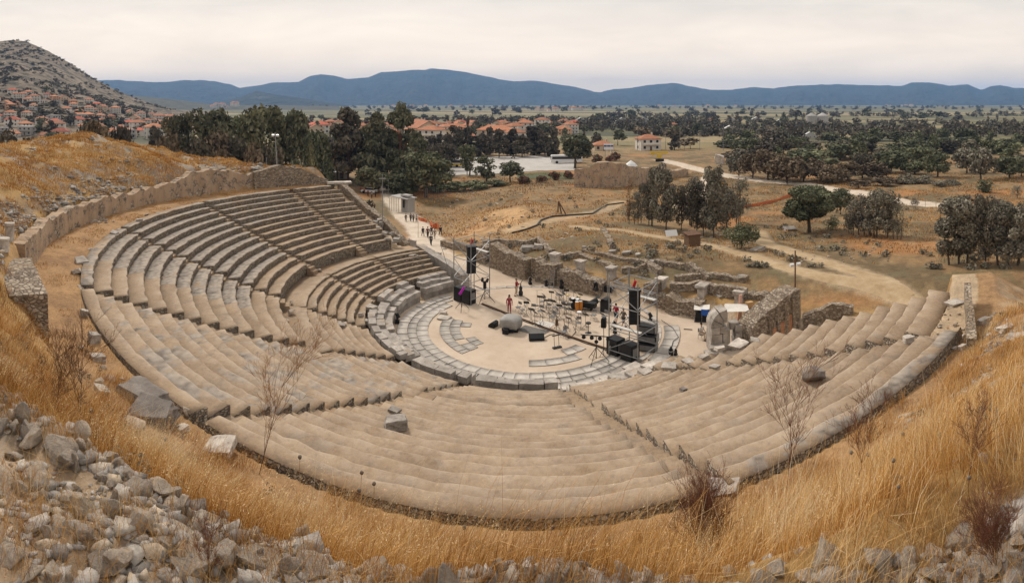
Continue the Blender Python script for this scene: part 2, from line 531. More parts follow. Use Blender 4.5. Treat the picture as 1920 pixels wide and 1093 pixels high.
# ------------------------------------------------------------------ ground: one sheet from the camera to the far plain
def seg_dist(x, y, pts):
    best = np.full(np.shape(x), 1e9)
    for a, b in zip(pts[:-1], pts[1:]):
        ax, ay, bx, by = a[0], a[1], b[0], b[1]
        dx, dy = bx - ax, by - ay
        t = np.clip(((x - ax) * dx + (y - ay) * dy) / (dx * dx + dy * dy + 1e-9), 0, 1)
        best = np.minimum(best, np.hypot(x - ax - t * dx, y - ay - t * dy))
    return best
PATHS = {   # photo pixels along the middle of each track, half width in metres
    'walk': ([(726, 352), (740, 378), (760, 402), (785, 425), (803, 452), (812, 478), (830, 500)], 2.6),
    'track': ([(1080, 425), (1170, 432), (1300, 455), (1400, 478), (1500, 508), (1600, 530), (1660, 548), (1720, 572)], 1.25),
    'road': ([(1240, 300), (1290, 312), (1340, 325), (1420, 338), (1500, 345), (1560, 356), (1640, 366), (1690, 378), (1790, 386), (1920, 392)], 3.0),
    'fork': ([(1340, 325), (1325, 345), (1305, 365), (1290, 385)], 3.0),
    'spoil': ([(960, 432), (1020, 415), (1080, 405), (1130, 395), (1160, 378)], 1.6),
    'loop': ([(1700, 560), (1640, 520), (1480, 470), (1430, 455), (1420, 435)], 1.5),
}
PATHW = {k: ([onground(*q) for q in p], w) for k, (p, w) in PATHS.items()}

def ground_colors(x, y, z):
    d = np.hypot(x, y)
    rx, ry = x - CX, y - CY
    rho = np.hypot(rx, ry)
    al = (np.degrees(np.arctan2(ry, rx)) - 225 + 180) % 360 - 180
    u = rx * AX[0] + ry * AX[1]; v = rx * BX[0] + ry * BX[1]
    th = np.arctan2(x, y)
    n1 = fbm(x / 6, y / 6, 31); n2 = fbm(x / 1.7, y / 1.7, 37); n3 = fbm(x / 22, y / 22, 41)
    gold = np.array([.40, .245, .095]); brown = np.array([.25, .155, .075]); earth = np.array([.33, .195, .095])
    pale = np.array([.48, .36, .23]); olive = np.array([.135, .115, .062]); grey = np.array([.33, .29, .24])
    red = np.array([.37, .175, .065])
    def lerp(c, m, k):
        return c * (1 - m[:, None]) + k * m[:, None]
    c = np.tile(gold, (len(x), 1)) * (0.72 + .55 * n2)[:, None]
    c = lerp(c, sstep(.45, .65, n1) * .75, brown)
    # field behind the stage: straw, olive weeds, red soil
    fld = sstep(11, 14, u) * (1 - sstep(300, 380, d))
    fc = lerp(np.tile(np.array([.275, .172, .082]), (len(x), 1)), sstep(.42, .62, n1), np.array([.155, .108, .056]))
    fc = lerp(fc, sstep(.55, .68, n2) * .7, olive)
    fc = lerp(fc, sstep(.60, .72, n3) * .8, red)
    fc = lerp(fc, sstep(.62, .75, 1 - n2) * .45, np.array([.40, .28, .145]))
    c = lerp(c, fld, fc * (0.8 + .4 * n2)[:, None])
    spoil = np.exp(-(((th + .02) / .09) ** 2 + ((d - 100) / 18) ** 2))
    c = lerp(c, np.clip(spoil * 1.2, 0, 1) * sstep(.35, .6, n1 * .5 + n2 * .5), np.array([.50, .31, .15]))
    # walkway round the rim: trodden reddish earth
    wk = sstep(35, 35.6, rho) * (1 - sstep(38.2, 40, rho)) * (np.abs(al) < 96)
    c = lerp(c, wk * .9, earth * 1.05)
    c = lerp(c, wk * sstep(.5, .7, n2) * .7, np.array([.26, .15, .075]))
    # left bank: rubble patches among the gold
    lb = sstep(39.3, 40, rho) * (al < 15) * (al > -100)
    c = lerp(c, lb * sstep(.50, .62, n2 * .55 + n1 * .45) * .85, grey * .85)
    c = lerp(c, lb * (1 - sstep(40, 47, rho)) * sstep(.4, .55, n2) * .8, np.array([.21, .17, .135]))
    # foreground crest: grey rubble earth
    crt = 46.0 + 1.1 * sstep(43.5, 47.5, al)
    cr_ = sstep(crt - .2, crt + .5, rho) * (al > 12) * (al < 70) * (d < 40)
    c = lerp(c, cr_ * .9, np.array([.35, .305, .255]))
    c = lerp(c, cr_ * sstep(.55, .7, n2) * .6, np.array([.30, .18, .08]))
    # right bank: stony straw
    rb = (al > 62) * (al < 96) * sstep(36, 37, rho) * (1 - sstep(60, 70, rho))
    c = lerp(c, rb * sstep(.48, .6, n2) * .7, pale * .9)
    # beneath the theatre and in the side passages: dust
    c = lerp(c, (rho < 35.2) * (np.abs(al) < 95) * 1.0, np.array([.42, .31, .2]))
    lowd = (u > -4) * (u < 11) * (np.abs(v) < 30) * (rho < 40) * (np.abs(al) > 92)
    c = lerp(c, lowd * .95, np.array([.48, .375, .27]))
    for k, (pts, w) in PATHW.items():
        sd_ = seg_dist(x, y, pts)
        wob = w * (0.8 + .5 * n2)
        col = np.array([.60, .50, .40]) if k in ('walk', 'road', 'fork') else pale * 1.05
        c = lerp(c, (1 - sstep(wob * .75, wob * 1.15, sd_)) * (.95 if k in ('walk', 'road') else .55), col)
    # plain: fields, strips, groves
    far = sstep(250, 360, d)
    a = RAD(28)
    px_, py_ = x * math.cos(a) - y * math.sin(a), x * math.sin(a) + y * math.cos(a)
    def cell(sx, sy, s):
        h = np.sin(np.floor(px_ / sx) * 12.99 + np.floor(py_ / sy) * 78.2 + s) * 43758.5
        return h - np.floor(h)
    h1 = np.where(d < 1200, cell(120, 60, 1), cell(420, 190, 2))
    fieldc = np.where((h1 < .36)[:, None], np.array([.12, .115, .055]), np.where((h1 < .62)[:, None], np.array([.185, .165, .085]),
              np.where((h1 < .8)[:, None], np.array([.30, .23, .125]), np.array([.085, .085, .05]))))
    fieldc = fieldc * (0.8 + .4 * n1)[:, None]
    strip = sstep(.80, .92, cell(3000, 26, 5)) * .25
    fieldc = lerp(fieldc, strip, np.array([.30, .25, .15]))
    right_near = sstep(.10, .25, th) * (1 - sstep(300, 420, d)) * .3
    fieldc = lerp(fieldc, right_near, np.array([.40, .26, .12]))
    c = lerp(c, far, fieldc)
    return c

def build_ground():
    th = np.concatenate([np.arange(-180, -62, 3.0), np.arange(-62, 62, 0.2), np.arange(62, 180, 3.0)])
    th = np.radians(th)
    r = np.concatenate([[0.3, .8], np.geomspace(1.3, 9500, 620)])
    T, R = np.meshgrid(th, r)
    x = (R * np.sin(T)).ravel(); y = (R * np.cos(T)).ravel()
    z = height(x, y)
    c = ground_colors(x, y, z)
    nt_, nr_ = len(th), len(r)
    i = np.arange(nr_ - 1)[:, None] * nt_ + np.arange(nt_)[None]
    j = np.arange(nr_ - 1)[:, None] * nt_ + (np.arange(nt_) + 1)[None] % nt_
    q = np.stack([i, i + nt_, j + nt_, j], -1).reshape(-1, 4)[:, ::-1]
    cap = np.arange(nt_)
    m = NM('dry_ground')
    co = m.co('Position')
    col = m.attr('gcol')
    col = m.mix(1.0, col, m.ramp(m.noise(1.1, 8, .7, co), [(.25, .62), (.5, 1.0), (.75, 1.35)]), 'MULTIPLY')
    col = m.mix(1.0, col, m.ramp(m.noise(7, 4, .7, co), [(.25, .7), (.75, 1.25)]), 'MULTIPLY')
    m.bump(m.noise(3.5, 8, .7, co), .7, .12)
    mat = m.out(col, .97)
    me = np_mesh('ground', np.stack([x, y, z], 1), q.ravel(), 4, mat, smooth=True, attrs={'gcol': c})
    o = link('ground', me)
    props(o, kind='structure')
build_ground()
def make_dust():
    m = NM('pale_track_dust'); co = m.co('Position')
    c = m.ramp(m.noise(.5, 7, .7, co), [(.3, (.42, .34, .25)), (.5, (.56, .465, .365)), (.7, (.64, .55, .45))])
    m.bump(m.noise(6, 6, .7, co), .4, .05)
    return m.out(c, .97)
M_DUST = make_dust()
def make_track():
    m = NM('trodden_straw_track'); co = m.co('Position')
    c = m.ramp(m.noise(.6, 8, .75, co), [(.3, (.30, .20, .10)), (.5, (.42, .305, .18)), (.7, (.52, .40, .26))])
    return m.out(c, .97)
M_TRACK = make_track()
def ribbon(name, pts, w, mat, lift):
    P = [Vector(p) for p in pts]; S_ = []
    for i in range(len(P) - 1):                      # smooth the line through its corners
        p0, p1, p2, p3 = P[max(i - 1, 0)], P[i], P[i + 1], P[min(i + 2, len(P) - 1)]
        n = max(2, int((p2 - p1).length / 1.2))
        for k in range(n):
            t = k / n
            S_.append(.5 * ((2 * p1) + (p2 - p0) * t + (2 * p0 - 5 * p1 + 4 * p2 - p3) * t * t + (3 * p1 - p0 - 3 * p2 + p3) * t ** 3))
    S_.append(P[-1]); V = []; n = len(S_); m = 6
    for i, p in enumerate(S_):
        q = S_[min(i + 1, n - 1)] - S_[max(i - 1, 0)]; nx, ny = -q.y, q.x; L = math.hypot(nx, ny) or 1
        wl = w * (.78 + .5 * float(vnoise(i * .27, w * 9.1))); wr = w * (.78 + .5 * float(vnoise(i * .27 + 40, w * 5.3)))
        for j in range(m + 1):
            o_ = -wl + (wl + wr) * j / m; V.append((p.x + nx / L * o_, p.y + ny / L * o_, 0))
    V = np.array(V); edge = np.tile(np.array([0, .6, 1, 1, 1, .6, 0]), n)
    V[:, 2] = height(V[:, 0], V[:, 1]) + lift * edge - .05 * (1 - edge)
    F = [(i * (m + 1) + j, i * (m + 1) + j + 1, (i + 1) * (m + 1) + j + 1, (i + 1) * (m + 1) + j) for i in range(n - 1) for j in range(m)]
    props(link(name, np_mesh(name, V, np.array(F).ravel(), 4, mat, smooth=True)), kind='structure')
for nm_, key_, mat_, lf_ in (('footpath', 'walk', M_DUST, .10), ('road', 'road', M_DUST, .16), ('road', 'fork', M_DUST, .12), ('dirt_track', 'track', M_TRACK, .07), ('dirt_track', 'loop', M_TRACK, .06)):
    ribbon(nm_, PATHW[key_][0], PATHW[key_][1] * .95, mat_, lf_)

# ------------------------------------------------------------------ the theatre
STAIR_UP = [136.0, 147.0, 170.5, 196.5, 224.5, 250.0, 277.0, 301.5, 315.0]
STAIR_LO = [128.5, 149.8, 173.8, 202.5, 228.5, 251.2, 277.2, 299.8, 309.5]
def stair_ang(k, r):
    if 0 < k < 8:
        t = min(max((r - 13) / 22, 0), 1)
        return STAIR_LO[k] * (1 - t) + STAIR_UP[k] * t
    if r >= 20.9:
        return STAIR_UP[k]
    return STAIR_LO[k]
ROWS = []
LOW0, LOWN = 14.1, 6
for i in range(LOWN):
    ROWS.append((LOW0 + i * .79, LOW0 + (i + 1) * .79, 1.55 + i * .27))
ROWS.append((LOW0 + LOWN * .79, 21.0, 3.0))           # broad gangway
UPN = 12
for i in range(UPN):
    ROWS.append((21.0 + i * 1.117, 21.0 + (i + 1) * 1.117, 3.95 + i * .373))
RIM = (34.4, 35.1, 8.42)

def greyness(k, ri, deg, r):
    g = 0.0
    if k == 2: g = .74 if ri >= 9 else .2
    elif k == 3: g = (.68 if deg < 213 else .26) if ri >= 9 else .2
    elif k == 1: g = .55 if ri >= 14 else .2
    elif k == 4: g = .45
    elif k == 0: g = .12
    elif k == 5: g = .20
    elif k == 6: g = .17
    else: g = .02
    return g
def ring_piece(a0, a1, r0, r1, z, zb, seed, k, ri, jr=.045, jz=.02, dish=1.0):
    """one run of seating: rounded nose, tread, ends"""
    n = max(4, int(math.radians(abs(a1 - a0)) * r0 / .45))
    ang = np.linspace(a0, a1, n + 1)
    V, F, MI, G, T, E = [], [], [], [], [], []
    cur, nxt = .5, 0
    for i, a in enumerate(ang):
        e = (vnoise(a * r0 * .035, seed * 7.7) - .5) * 2 * jr + (vnoise(a * r0 * .2, seed * 3.1) - .5) * jr
        dz = (vnoise(a * r0 * .03, seed * 9.1 + 50) - .5) * 2 * jz
        ca, sa = math.cos(RAD(a)), math.sin(RAD(a))
        for rr, zz in ((r0 + e + .02, zb), (r0 + e, z - .05 + dz), (r0 + e + .03, z - .012 + dz), (r0 + e + .10, z + .004 + dz), ((r0 + r1) / 2 + .05, z - .065 * dish + dz * .5), (r1 + .09, z - .15 * dish), (r1 + .09, zb)):
            V.append((CX + rr * ca, CY + rr * sa, zz))
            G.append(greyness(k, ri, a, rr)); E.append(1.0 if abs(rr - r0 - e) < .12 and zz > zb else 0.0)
    for i in range(n):
        b = i * 7
        if i >= nxt: cur = rng.random(); nxt = i + rng.randint(3, 14)
        for j in range(6):
            F.append((b + j, b + 7 + j, b + 8 + j, b + 1 + j))
            MI.append(1 if j in (0, 5) else 0); T.append(cur)
    F.append((0, 1, 2, 3, 4, 5, 6)); MI.append(1); T.append(.5)
    b = n * 7
    F.append(tuple(b + j for j in range(6, -1, -1))); MI.append(1); T.append(.5)
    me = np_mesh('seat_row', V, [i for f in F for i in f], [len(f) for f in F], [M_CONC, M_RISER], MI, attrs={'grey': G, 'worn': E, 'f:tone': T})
    return me

theatre = thing('ancient_theatre', 'ancient stone theatre with curved tiers of worn seating stepping down to a round orchestra', 'theatre', (0, 0, 0))
def build_theatre():
    for k in range(8):
        wedge = bpy.data.objects.new('seating_wedge', None); COL.objects.link(wedge); wedge.parent = theatre
        end = k in (0, 7)
        for ri, (r0, r1, z) in enumerate(ROWS):
            rm = (r0 + r1) / 2
            gap = math.degrees((.46 + rng.uniform(-.10, .12)) / rm)
            a0 = stair_ang(k, rm) + (gap if k > 0 else rng.uniform(-.6, 1.2))
            a1 = stair_ang(k + 1, rm) - (gap if k < 7 else rng.uniform(.2, 1.4))
            if k == 6 and ri < 2: a1 -= 7
            if k == 7 and (ri == 0 or ri == len(ROWS) - 1): continue
            zb = z - .75 if not end else -0.3
            if ri == LOWN + 1: zb = min(zb, z - 1.3)
            # a settled wedge differs a little from its neighbour
            zoff = [0, .03, .0, .05, -.02, -.04, .03, .06][k] + rng.uniform(-.015, .015)
            roff = rng.uniform(-.05, .05)
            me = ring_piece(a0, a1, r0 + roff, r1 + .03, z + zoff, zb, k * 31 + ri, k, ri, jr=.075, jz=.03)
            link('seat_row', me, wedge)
        gap = math.degrees(.36 / 34.5)
        a0 = STAIR_UP[k] + (gap if k > 0 else 1.0); a1 = STAIR_UP[k + 1] - (gap if k < 7 else 0)
        if k == 7: a1 = 302.0
        if k == 0: a1 = 146
        if a1 - a0 > 1.5:
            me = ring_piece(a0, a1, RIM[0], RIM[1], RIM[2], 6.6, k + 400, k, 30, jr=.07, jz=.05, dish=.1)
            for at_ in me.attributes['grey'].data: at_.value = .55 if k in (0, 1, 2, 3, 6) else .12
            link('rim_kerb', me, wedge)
        # lower fill so that no light passes under the rows
        mb = MB()
        n = 24
        for i in range(n + 1):
            a = STAIR_UP[k] + (STAIR_UP[k + 1] - STAIR_UP[k]) * i / n
            for r, z in ((13.8, .9), (20.9, 2.2), (21.3, 2.9), (34.4 if k < 7 else 33.2, 7.2 if k < 7 else 6.9)):
                x, y = pol(r, a); mb.v.append((x, y, z))
        for i in range(n):
            for j in range(3):
                b = i * 4 + j
                mb.f.append((b, b + 4, b + 5, b + 1)); mb.m.append(0)
        mb.build('core', M_RISER, wedge)
    # stairways: two steps to every row
    for k in range(1, 8):
        mb = MB(); G = []
        for ri, (r0, r1, z) in enumerate(ROWS):
            zp = ROWS[ri - 1][2] if ri else 1.25
            if ri == LOWN:
                st = [(r0, r0 + .5, (zp + z) / 2), (r0 + .5, r1, z - .03)]
            elif ri == LOWN + 1:
                st = [(r0 - .75, r0 - .4, zp + .3), (r0 - .4, r0, zp + .58), (r0, r0 + .5, z - .24), (r0 + .5, r1, z - .13)]
            else:
                st = [(r0, r0 + (r1 - r0) * .5, zp + (z - zp) * .05), (r0 + (r1 - r0) * .5, r1, zp + (z - zp) * .52)]
            for (ra, rb, zz) in st:
                a = stair_ang(k, (ra + rb) / 2)
                cx, cy = pol((ra + rb) / 2, a)
                zz += rng.uniform(-.02, .02)
                mb.box((cx, cy, zz - .35), (rb - ra + .06, .92, .7), Euler((0, 0, RAD(a + rng.uniform(-2, 2)))).to_matrix(), jit=.015)
        a = stair_ang(k, 34.7)
        me = mb.mesh('stairway', [M_CONC])
        me.attributes.new('grey', 'FLOAT', 'POINT').data.foreach_set('value', [.34 if k < 6 else .24] * len(me.vertices))
        me.attributes.new('tone', 'FLOAT', 'FACE').data.foreach_set('value', [rng.random() for _ in range(len(me.polygons))])
        link('stairway', me, theatre)
    # podium round the orchestra: dressed blocks in three stepped courses
    def blk(r, a, w, dep, h, z, jit=.03, tilt=0.0, name='podium_block', mat=M_BLOCK):
        mb = MB()
        mb.box((0, 0, h / 2), (dep, w, h), None, jit=jit)
        x, y = pol(r, a)
        link(name, mb.mesh(name, mat), theatre, (x, y, z), (rng.uniform(-tilt, tilt), rng.uniform(-tilt, tilt), RAD(a) + rng.uniform(-.03, .03)))
    seg = [(129, 148), (151.5, 174), (176.5, 201), (204, 227.5), (230, 250.5), (253, 276)]
    for si, (a0, a1) in enumerate(seg):
        for ring, (r, z, h, dep) in enumerate(((12.15, .62, .5, .8), (12.85, 1.0, .46, .8), (13.45, 1.3, .42, .62))):
            a = a0
            while a < a1 - 2:
                w = rng.uniform(.85, 1.6)
                da = math.degrees(w / r)
                if a + da > a1: da = a1 - a; w = RAD(da) * r
                if not (ring == 2 and rng.random() < (.15 if si in (3, 4) else .45)) and not (si == 5 and ring == 1 and rng.random() < .3):
                    blk(r + rng.uniform(-.05, .05), a + da / 2, w * .965, dep, h + rng.uniform(-.04, .04), z + rng.uniform(-.03, .03), tilt=.03)
                a += da
    for a0, a1 in seg:
        mb = MB(); a = a0
        while a < a1 - 1:
            w = rng.uniform(.6, 1.1); da = min(math.degrees(w / 11.95), a1 - a)
            x, y = pol(12.1, a + da / 2)
            mb.box((x, y, .33), (.5, RAD(da) * 12.1, .72), Euler((0, 0, RAD(a + da / 2))).to_matrix(), jit=.02)
            a += da
        mb.build('podium_wall', M_BLOCK, theatre)
    # low broken slabs where the podium is lost
    a = 279
    while a < 308:
        w = rng.uniform(.8, 1.5); da = math.degrees(w / 12)
        for r, z in ((11.9, .10), (12.8, .42), (13.6, .85)):
            if rng.random() < .8:
                blk(r + rng.uniform(-.1, .1), a + da / 2 + rng.uniform(-.5, .5), w * .95, .9, .42, z - .05 + rng.uniform(-.05, .05), jit=.06, tilt=.05, name='broken_slab', mat=M_PALE)
        a += da
    # back wall of the rim
    mb = MB(); n = 150
    for i in range(n + 1):
        a = 135.5 + (302.2 - 135.5) * i / n
        j = rng.uniform(-.03, .06)
        for r, z in ((35.12 + j, 8.33), (35.3 + j, 7.9), (35.45, 6.6)):
            x, y = pol(r, a); mb.v.append((x, y, z + (rng.uniform(-.04, .02))))
    for i in range(n):
        for j in range(2):
            b = i * 3 + j; mb.f.append((b, b + 1, b + 4, b + 3)); mb.m.append(0)
    mb.build('rim_wall', M_RISER, theatre)
build_theatre()

# orchestra floor and its paving
def build_orchestra():
    pts = []
    for i in range(61):
        a = 126 + (312 - 126) * i / 60
        pts.append(pol(13.0 if a < 277 else 12.4, a))
    pts += [uv(3.0, 18), uv(6, 21), uv(11.6, 21), uv(12.5, -10), uv(11, -18), uv(9.5, -30), uv(5, -30), uv(6, -19)]
    V = [(x, y, .0) for x, y in pts]
    me = bpy.data.meshes.new('orchestra_floor')
    me.from_pydata(V, [], [tuple(range(len(V)))]); me.materials.append(M_SAND)
    o = link('orchestra_floor', me); props(o, kind='structure'); o.location.z = .03
    V, F, T = [], [], []
    def slab(r0, r1, a0, a1, z, tint, jit=.03):
        n = 4; b = len(V)
        z += rng.uniform(-.012, .012)
        top = []
        for i in range(n + 1):
            a = a0 + (a1 - a0) * i / n
            for r in (r0, r1):
                x, y = pol(r, a)
                V.append((x + rng.uniform(-jit, jit), y + rng.uniform(-jit, jit), z)); T.append(tint)
        for i in range(n):
            F.append((b + 2 * i, b + 2 * i + 1, b + 2 * i + 3, b + 2 * i + 2))
        m = len(V)
        ring = [b + 2 * i for i in range(n + 1)] + [b + 2 * i + 1 for i in range(n, -1, -1)]
        for q in ring:
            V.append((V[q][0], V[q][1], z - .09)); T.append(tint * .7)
        L = len(ring)
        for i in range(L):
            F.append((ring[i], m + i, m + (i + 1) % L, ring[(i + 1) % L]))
    def ring(r0, r1, a0, a1, w, z, t0, t1, miss=0.0, gap=.012):
        a = a0
        while a < a1:
            da = math.degrees(rng.uniform(.8, 1.25) * w / r1)
            if rng.random() >= miss:
                slab(r0, r1, a + math.degrees(gap / r1), min(a + da, a1) - math.degrees(gap / r1), z, rng.uniform(t0, t1), jit=.015)
            a += da
    ring(8.75, 9.72, 145, 322, 1.0, .10, .62, 1.0)
    ring(9.75, 10.45, 138, 318, 1.1, .09, .25, .75, gap=.03)
    ring(10.5, 11.35, 135, 320, 1.3, .12, .50, .95, gap=.03)
    ring(6.9, 7.75, 166, 226, .9, .085, .2, .6, .03)
    ring(6.0, 6.85, 168, 226, .9, .085, .25, .6, .06)
    ring(5.1, 5.95, 172, 222, .8, .085, .2, .55, .3)
    ring(6.6, 7.5, 232, 262, 1.0, .085, .2, .6, .75)
    ring(6.6, 7.6, 268, 300, 1.3, .085, .4, .8, .2)
    ring(5.4, 6.5, 282, 312, 1.2, .085, .4, .85, .25)
    ring(11.6, 12.9, 318, 352, 1.6, .13, .55, 1.0, .05)
    ring(10.9, 11.35, 320, 478, 1.2, .075, .55, .9, .0)
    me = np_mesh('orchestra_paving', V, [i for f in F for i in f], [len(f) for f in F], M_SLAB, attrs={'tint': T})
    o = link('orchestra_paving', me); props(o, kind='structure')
build_orchestra()
# ------------------------------------------------------------------ mountains and hills
def curve_y(pts):
    xs = [p[0] for p in pts]; ys = [p[1] for p in pts]
    return lambda px: np.interp(px, xs, ys)
RIDGE = [(-300, 150), (190, 150), (215, 150), (250, 152), (310, 154), (345, 150), (375, 150), (400, 152), (430, 158), (450, 165), (480, 161), (510, 155), (560, 153), (580, 143), (600, 139), (625, 141), (650, 148), (690, 145), (715, 135), (760, 132), (790, 131), (810, 128), (840, 130), (890, 138), (930, 147), (965, 153), (1000, 151), (1010, 151), (1040, 157), (1080, 163), (1115, 172), (1127, 173), (1150, 167), (1180, 165), (1210, 160), (1260, 156), (1275, 157), (1300, 163), (1330, 168), (1365, 169), (1400, 165), (1415, 163), (1450, 166), (1480, 161), (1490, 160), (1540, 158), (1580, 158), (1640, 160), (1665, 160), (1690, 162), (1710, 155), (1720, 154), (1750, 155), (1780, 161), (1800, 159), (1815, 158), (1840, 169), (1860, 161), (1875, 159), (1900, 164), (1960, 166), (2250, 160)]
def build_range(name, ridge, d_ridge, d_foot, d_back, mat, px0, px1, step, rough, zfoot, seed):
    px = np.arange(px0, px1, step)
    ry = curve_y(ridge)(px)
    ry = ry + (fbm(px / 14, px * 0 + 3.3, seed) - .5) * rough
    zr = EYE - (ry - 192) * d_ridge / FPX
    th = (px - 960) / FPX
    nr_ = 46
    V = []
    for i in range(nr_):
        t = i / (nr_ - 1)
        if t < .8:
            s_ = t / .8
            d = d_foot + (d_ridge - d_foot) * s_
            sp = fbm(px / 26 + 0.5 * s_, px * 0 + s_ * 2.2, seed + 5, 5) - .5      # spurs and gullies
            hh = zfoot + (zr - zfoot) * np.clip(s_ ** 1.25 + sp * 2.3 * s_ * (1 - s_), 0, 1.0)
        else:
            s_ = (t - .8) / .2
            d = d_ridge + (d_back - d_ridge) * s_
            hh = zr + (zfoot - zr) * s_
        V.append(np.stack([d * np.sin(th), d * np.cos(th), hh], 1))
    V = np.concatenate(V)
    n = len(px)
    i = np.arange(nr_ - 1)[:, None] * n + np.arange(n - 1)[None]
    q = np.stack([i, i + 1, i + n + 1, i + n], -1).reshape(-1, 4)
    o = link(name, np_mesh(name, V, q.ravel(), 4, mat, smooth=True))
    props(o, kind='structure')
def make_mountain_mat():
    m = NM('wooded_mountain')
    co = m.co('Position', (.001, .001, .001))
    c = m.ramp(m.noise(3.2, 7, .6, co), [(.35, (.022, .027, .022)), (.6, (.042, .046, .034)), (.74, (.09, .082, .06)), (.82, (.30, .24, .18))])
    m.bump(m.noise(8, 6, .6, co), .9, 120)
    return m.out(c, 1.0)
M_MOUNT = make_mountain_mat()
build_range('mountains', RIDGE, 9000, 6300, 13000, M_MOUNT, -300, 2260, 3, 3.0, -20, 61)
LOWR = [(150, 178), (205, 176), (260, 180), (330, 187), (370, 192), (400, 196), (700, 199)]
def make_scrub_hill():
    m = NM('scrub_hill')
    co = m.co('Position')
    bare = m.ramp(m.noise(.012, 5, .6, co), [(.35, (.17, .13, .09)), (.6, (.25, .195, .14))])
    low = m.ramp(m.noise(.05, 5, .65, co), [(.48, 0.), (.56, 1.)])
    c = m.mix(low, bare, (.07, .06, .042))
    m.bump(m.noise(.06, 7, .65, co), .8, 6)
    return m.out(c, 1.0)
M_HILL = make_scrub_hill()
M_FARHILL = simple('dark_scrub', (.075, .07, .045), 1.0, .5, .02)
build_range('far_hill', LOWR, 3000, 2300, 3800, M_FARHILL, 120, 640, 4, 1.2, -14, 71)
FOOT = [(380, 200), (450, 182), (480, 170), (520, 178), (560, 183), (620, 192), (660, 199)]
build_range('foothill', FOOT, 5200, 4300, 6200, M_MOUNT, 380, 670, 4, 1.2, -16, 77)

HILL_SKY = curve_y([(-700, 60), (-300, 82), (-120, 90), (-40, 84), (0, 77), (20, 75), (50, 77), (90, 95), (130, 118), (170, 143), (210, 165), (250, 183), (290, 196), (330, 206), (370, 212)])
def hill_z(x, y):
    d = np.hypot(x, y); th = np.arctan2(x, y)
    px = th * FPX + 960
    top = EYE - (HILL_SKY(px) - 192) * 1250 / FPX
    g = np.interp(d, [0, 300, 600, 1500, 9000], [-5, -5, -7, -11, -14])
    s_ = np.clip((d - 330) / (1250 - 330), 0, 1)
    prof = s_ ** 1.55
    back = np.clip((d - 1250) / 900, 0, 1)
    prof = prof * (1 - back ** 1.3)
    z = g + np.maximum(top - g, 0) * prof
    z = z + (fbm(x / 90, y / 90, 51) - .5) * 26 * s_ * (1 - s_) * sstep(0, 60, top - g)
    return z
def build_hill():
    th = np.linspace((-700 - 960) / FPX, (400 - 960) / FPX, 420)
    r = np.concatenate([np.linspace(300, 1300, 170), np.linspace(1320, 2200, 30)])
    T, R = np.meshgrid(th, r)
    x, y = (R * np.sin(T)).ravel(), (R * np.cos(T)).ravel()
    z = hill_z(x, y)
    edge = sstep(330, 400, np.hypot(x, y))
    z = z - .8 * (1 - edge) + (fbm(x / 14, y / 14, 55) - .5) * 2.5 * edge
    n = len(th)
    i = np.arange(len(r) - 1)[:, None] * n + np.arange(n - 1)[None]
    q = np.stack([i, i + 1, i + n + 1, i + n], -1).reshape(-1, 4)
    o = link('hill', np_mesh('hill', np.stack([x, y, z], 1), q.ravel(), 4, M_HILL, smooth=True))
    props(o, kind='structure')
build_hill()
def ground_any(x, y):
    z = hz(x, y)
    d = math.hypot(x, y); px = math.atan2(x, y) * FPX + 960
    if px < 380 and 335 < d < 2200:
        z = max(z, float(hill_z(np.array([x]), np.array([y]))[0]))
    return z

# the air: one box of thin haze
def build_haze():
    mb = MB()
    mb.box((0, 3000, 255), (28000, 20600, 580))
    m = bpy.data.materials.new('hazy_air'); m.use_nodes = True
    t = m.node_tree
    for n in list(t.nodes): t.nodes.remove(n)
    out = t.nodes.new('ShaderNodeOutputMaterial')
    v = t.nodes.new('ShaderNodeVolumePrincipled')
    v.inputs['Color'].default_value = (.30, .56, 1.0, 1)
    v.inputs['Density'].default_value = HAZE
    v.inputs['Anisotropy'].default_value = 0.0
    t.links.new(v.outputs[0], out.inputs['Volume'])
    o = mb.build('haze', m)
    props(o, kind='stuff')
HAZE = 0.000092
build_haze()

# ------------------------------------------------------------------ foliage kit
def leaf_mat(name, dark, mid, light, rnd=.18):
    m = NM(name)
    t = m.attr('tint', 'Fac')
    c = m.ramp(t, [(0, dark), (.5, mid), (1, light)])
    c = m.mix(1.0, c, m.ramp(m.objrand(), [(0, (1 - rnd, 1 - rnd, 1 - rnd * .8)), (1, (1 + rnd, 1 + rnd, 1 + rnd * .6))]), 'MULTIPLY')
    m.b.inputs['Specular IOR Level'].default_value = .12
    return m.out(c, .85)
L_PINE = leaf_mat('pine_needles', (0.066, 0.066, 0.042), (0.139, 0.136, 0.082), (0.270, 0.248, 0.144))
L_DARK = leaf_mat('dark_conifer_leaves', (0.051, 0.045, 0.035), (0.109, 0.093, 0.070), (0.207, 0.175, 0.130))
L_BROAD = leaf_mat('broad_leaves', (0.057, 0.061, 0.039), (0.128, 0.133, 0.078), (0.243, 0.243, 0.144))
L_GREY = leaf_mat('grey_olive_leaves', (0.098, 0.088, 0.069), (0.204, 0.184, 0.139), (0.360, 0.324, 0.248))
L_BROWN = leaf_mat('dull_brown_leaves', (0.072, 0.054, 0.038), (0.153, 0.116, 0.078), (0.279, 0.212, 0.144))
L_FLOWER = leaf_mat('oleander_flowers', (.10, .03, .022), (.26, .065, .05), (.42, .14, .11))
L_WHITE = leaf_mat('white_blossom', (.12, .12, .10), (.38, .36, .32), (.62, .60, .56))
L_ORANGE = leaf_mat('dry_orange_leaves', (.12, .05, .02), (.24, .11, .04), (.34, .17, .065))
M_BARK = simple('bark', (.10, .075, .055), .95, .35, 6.0)
M_BARKR = simple('reddish_bark', (.17, .085, .055), .95, .35, 6.0)

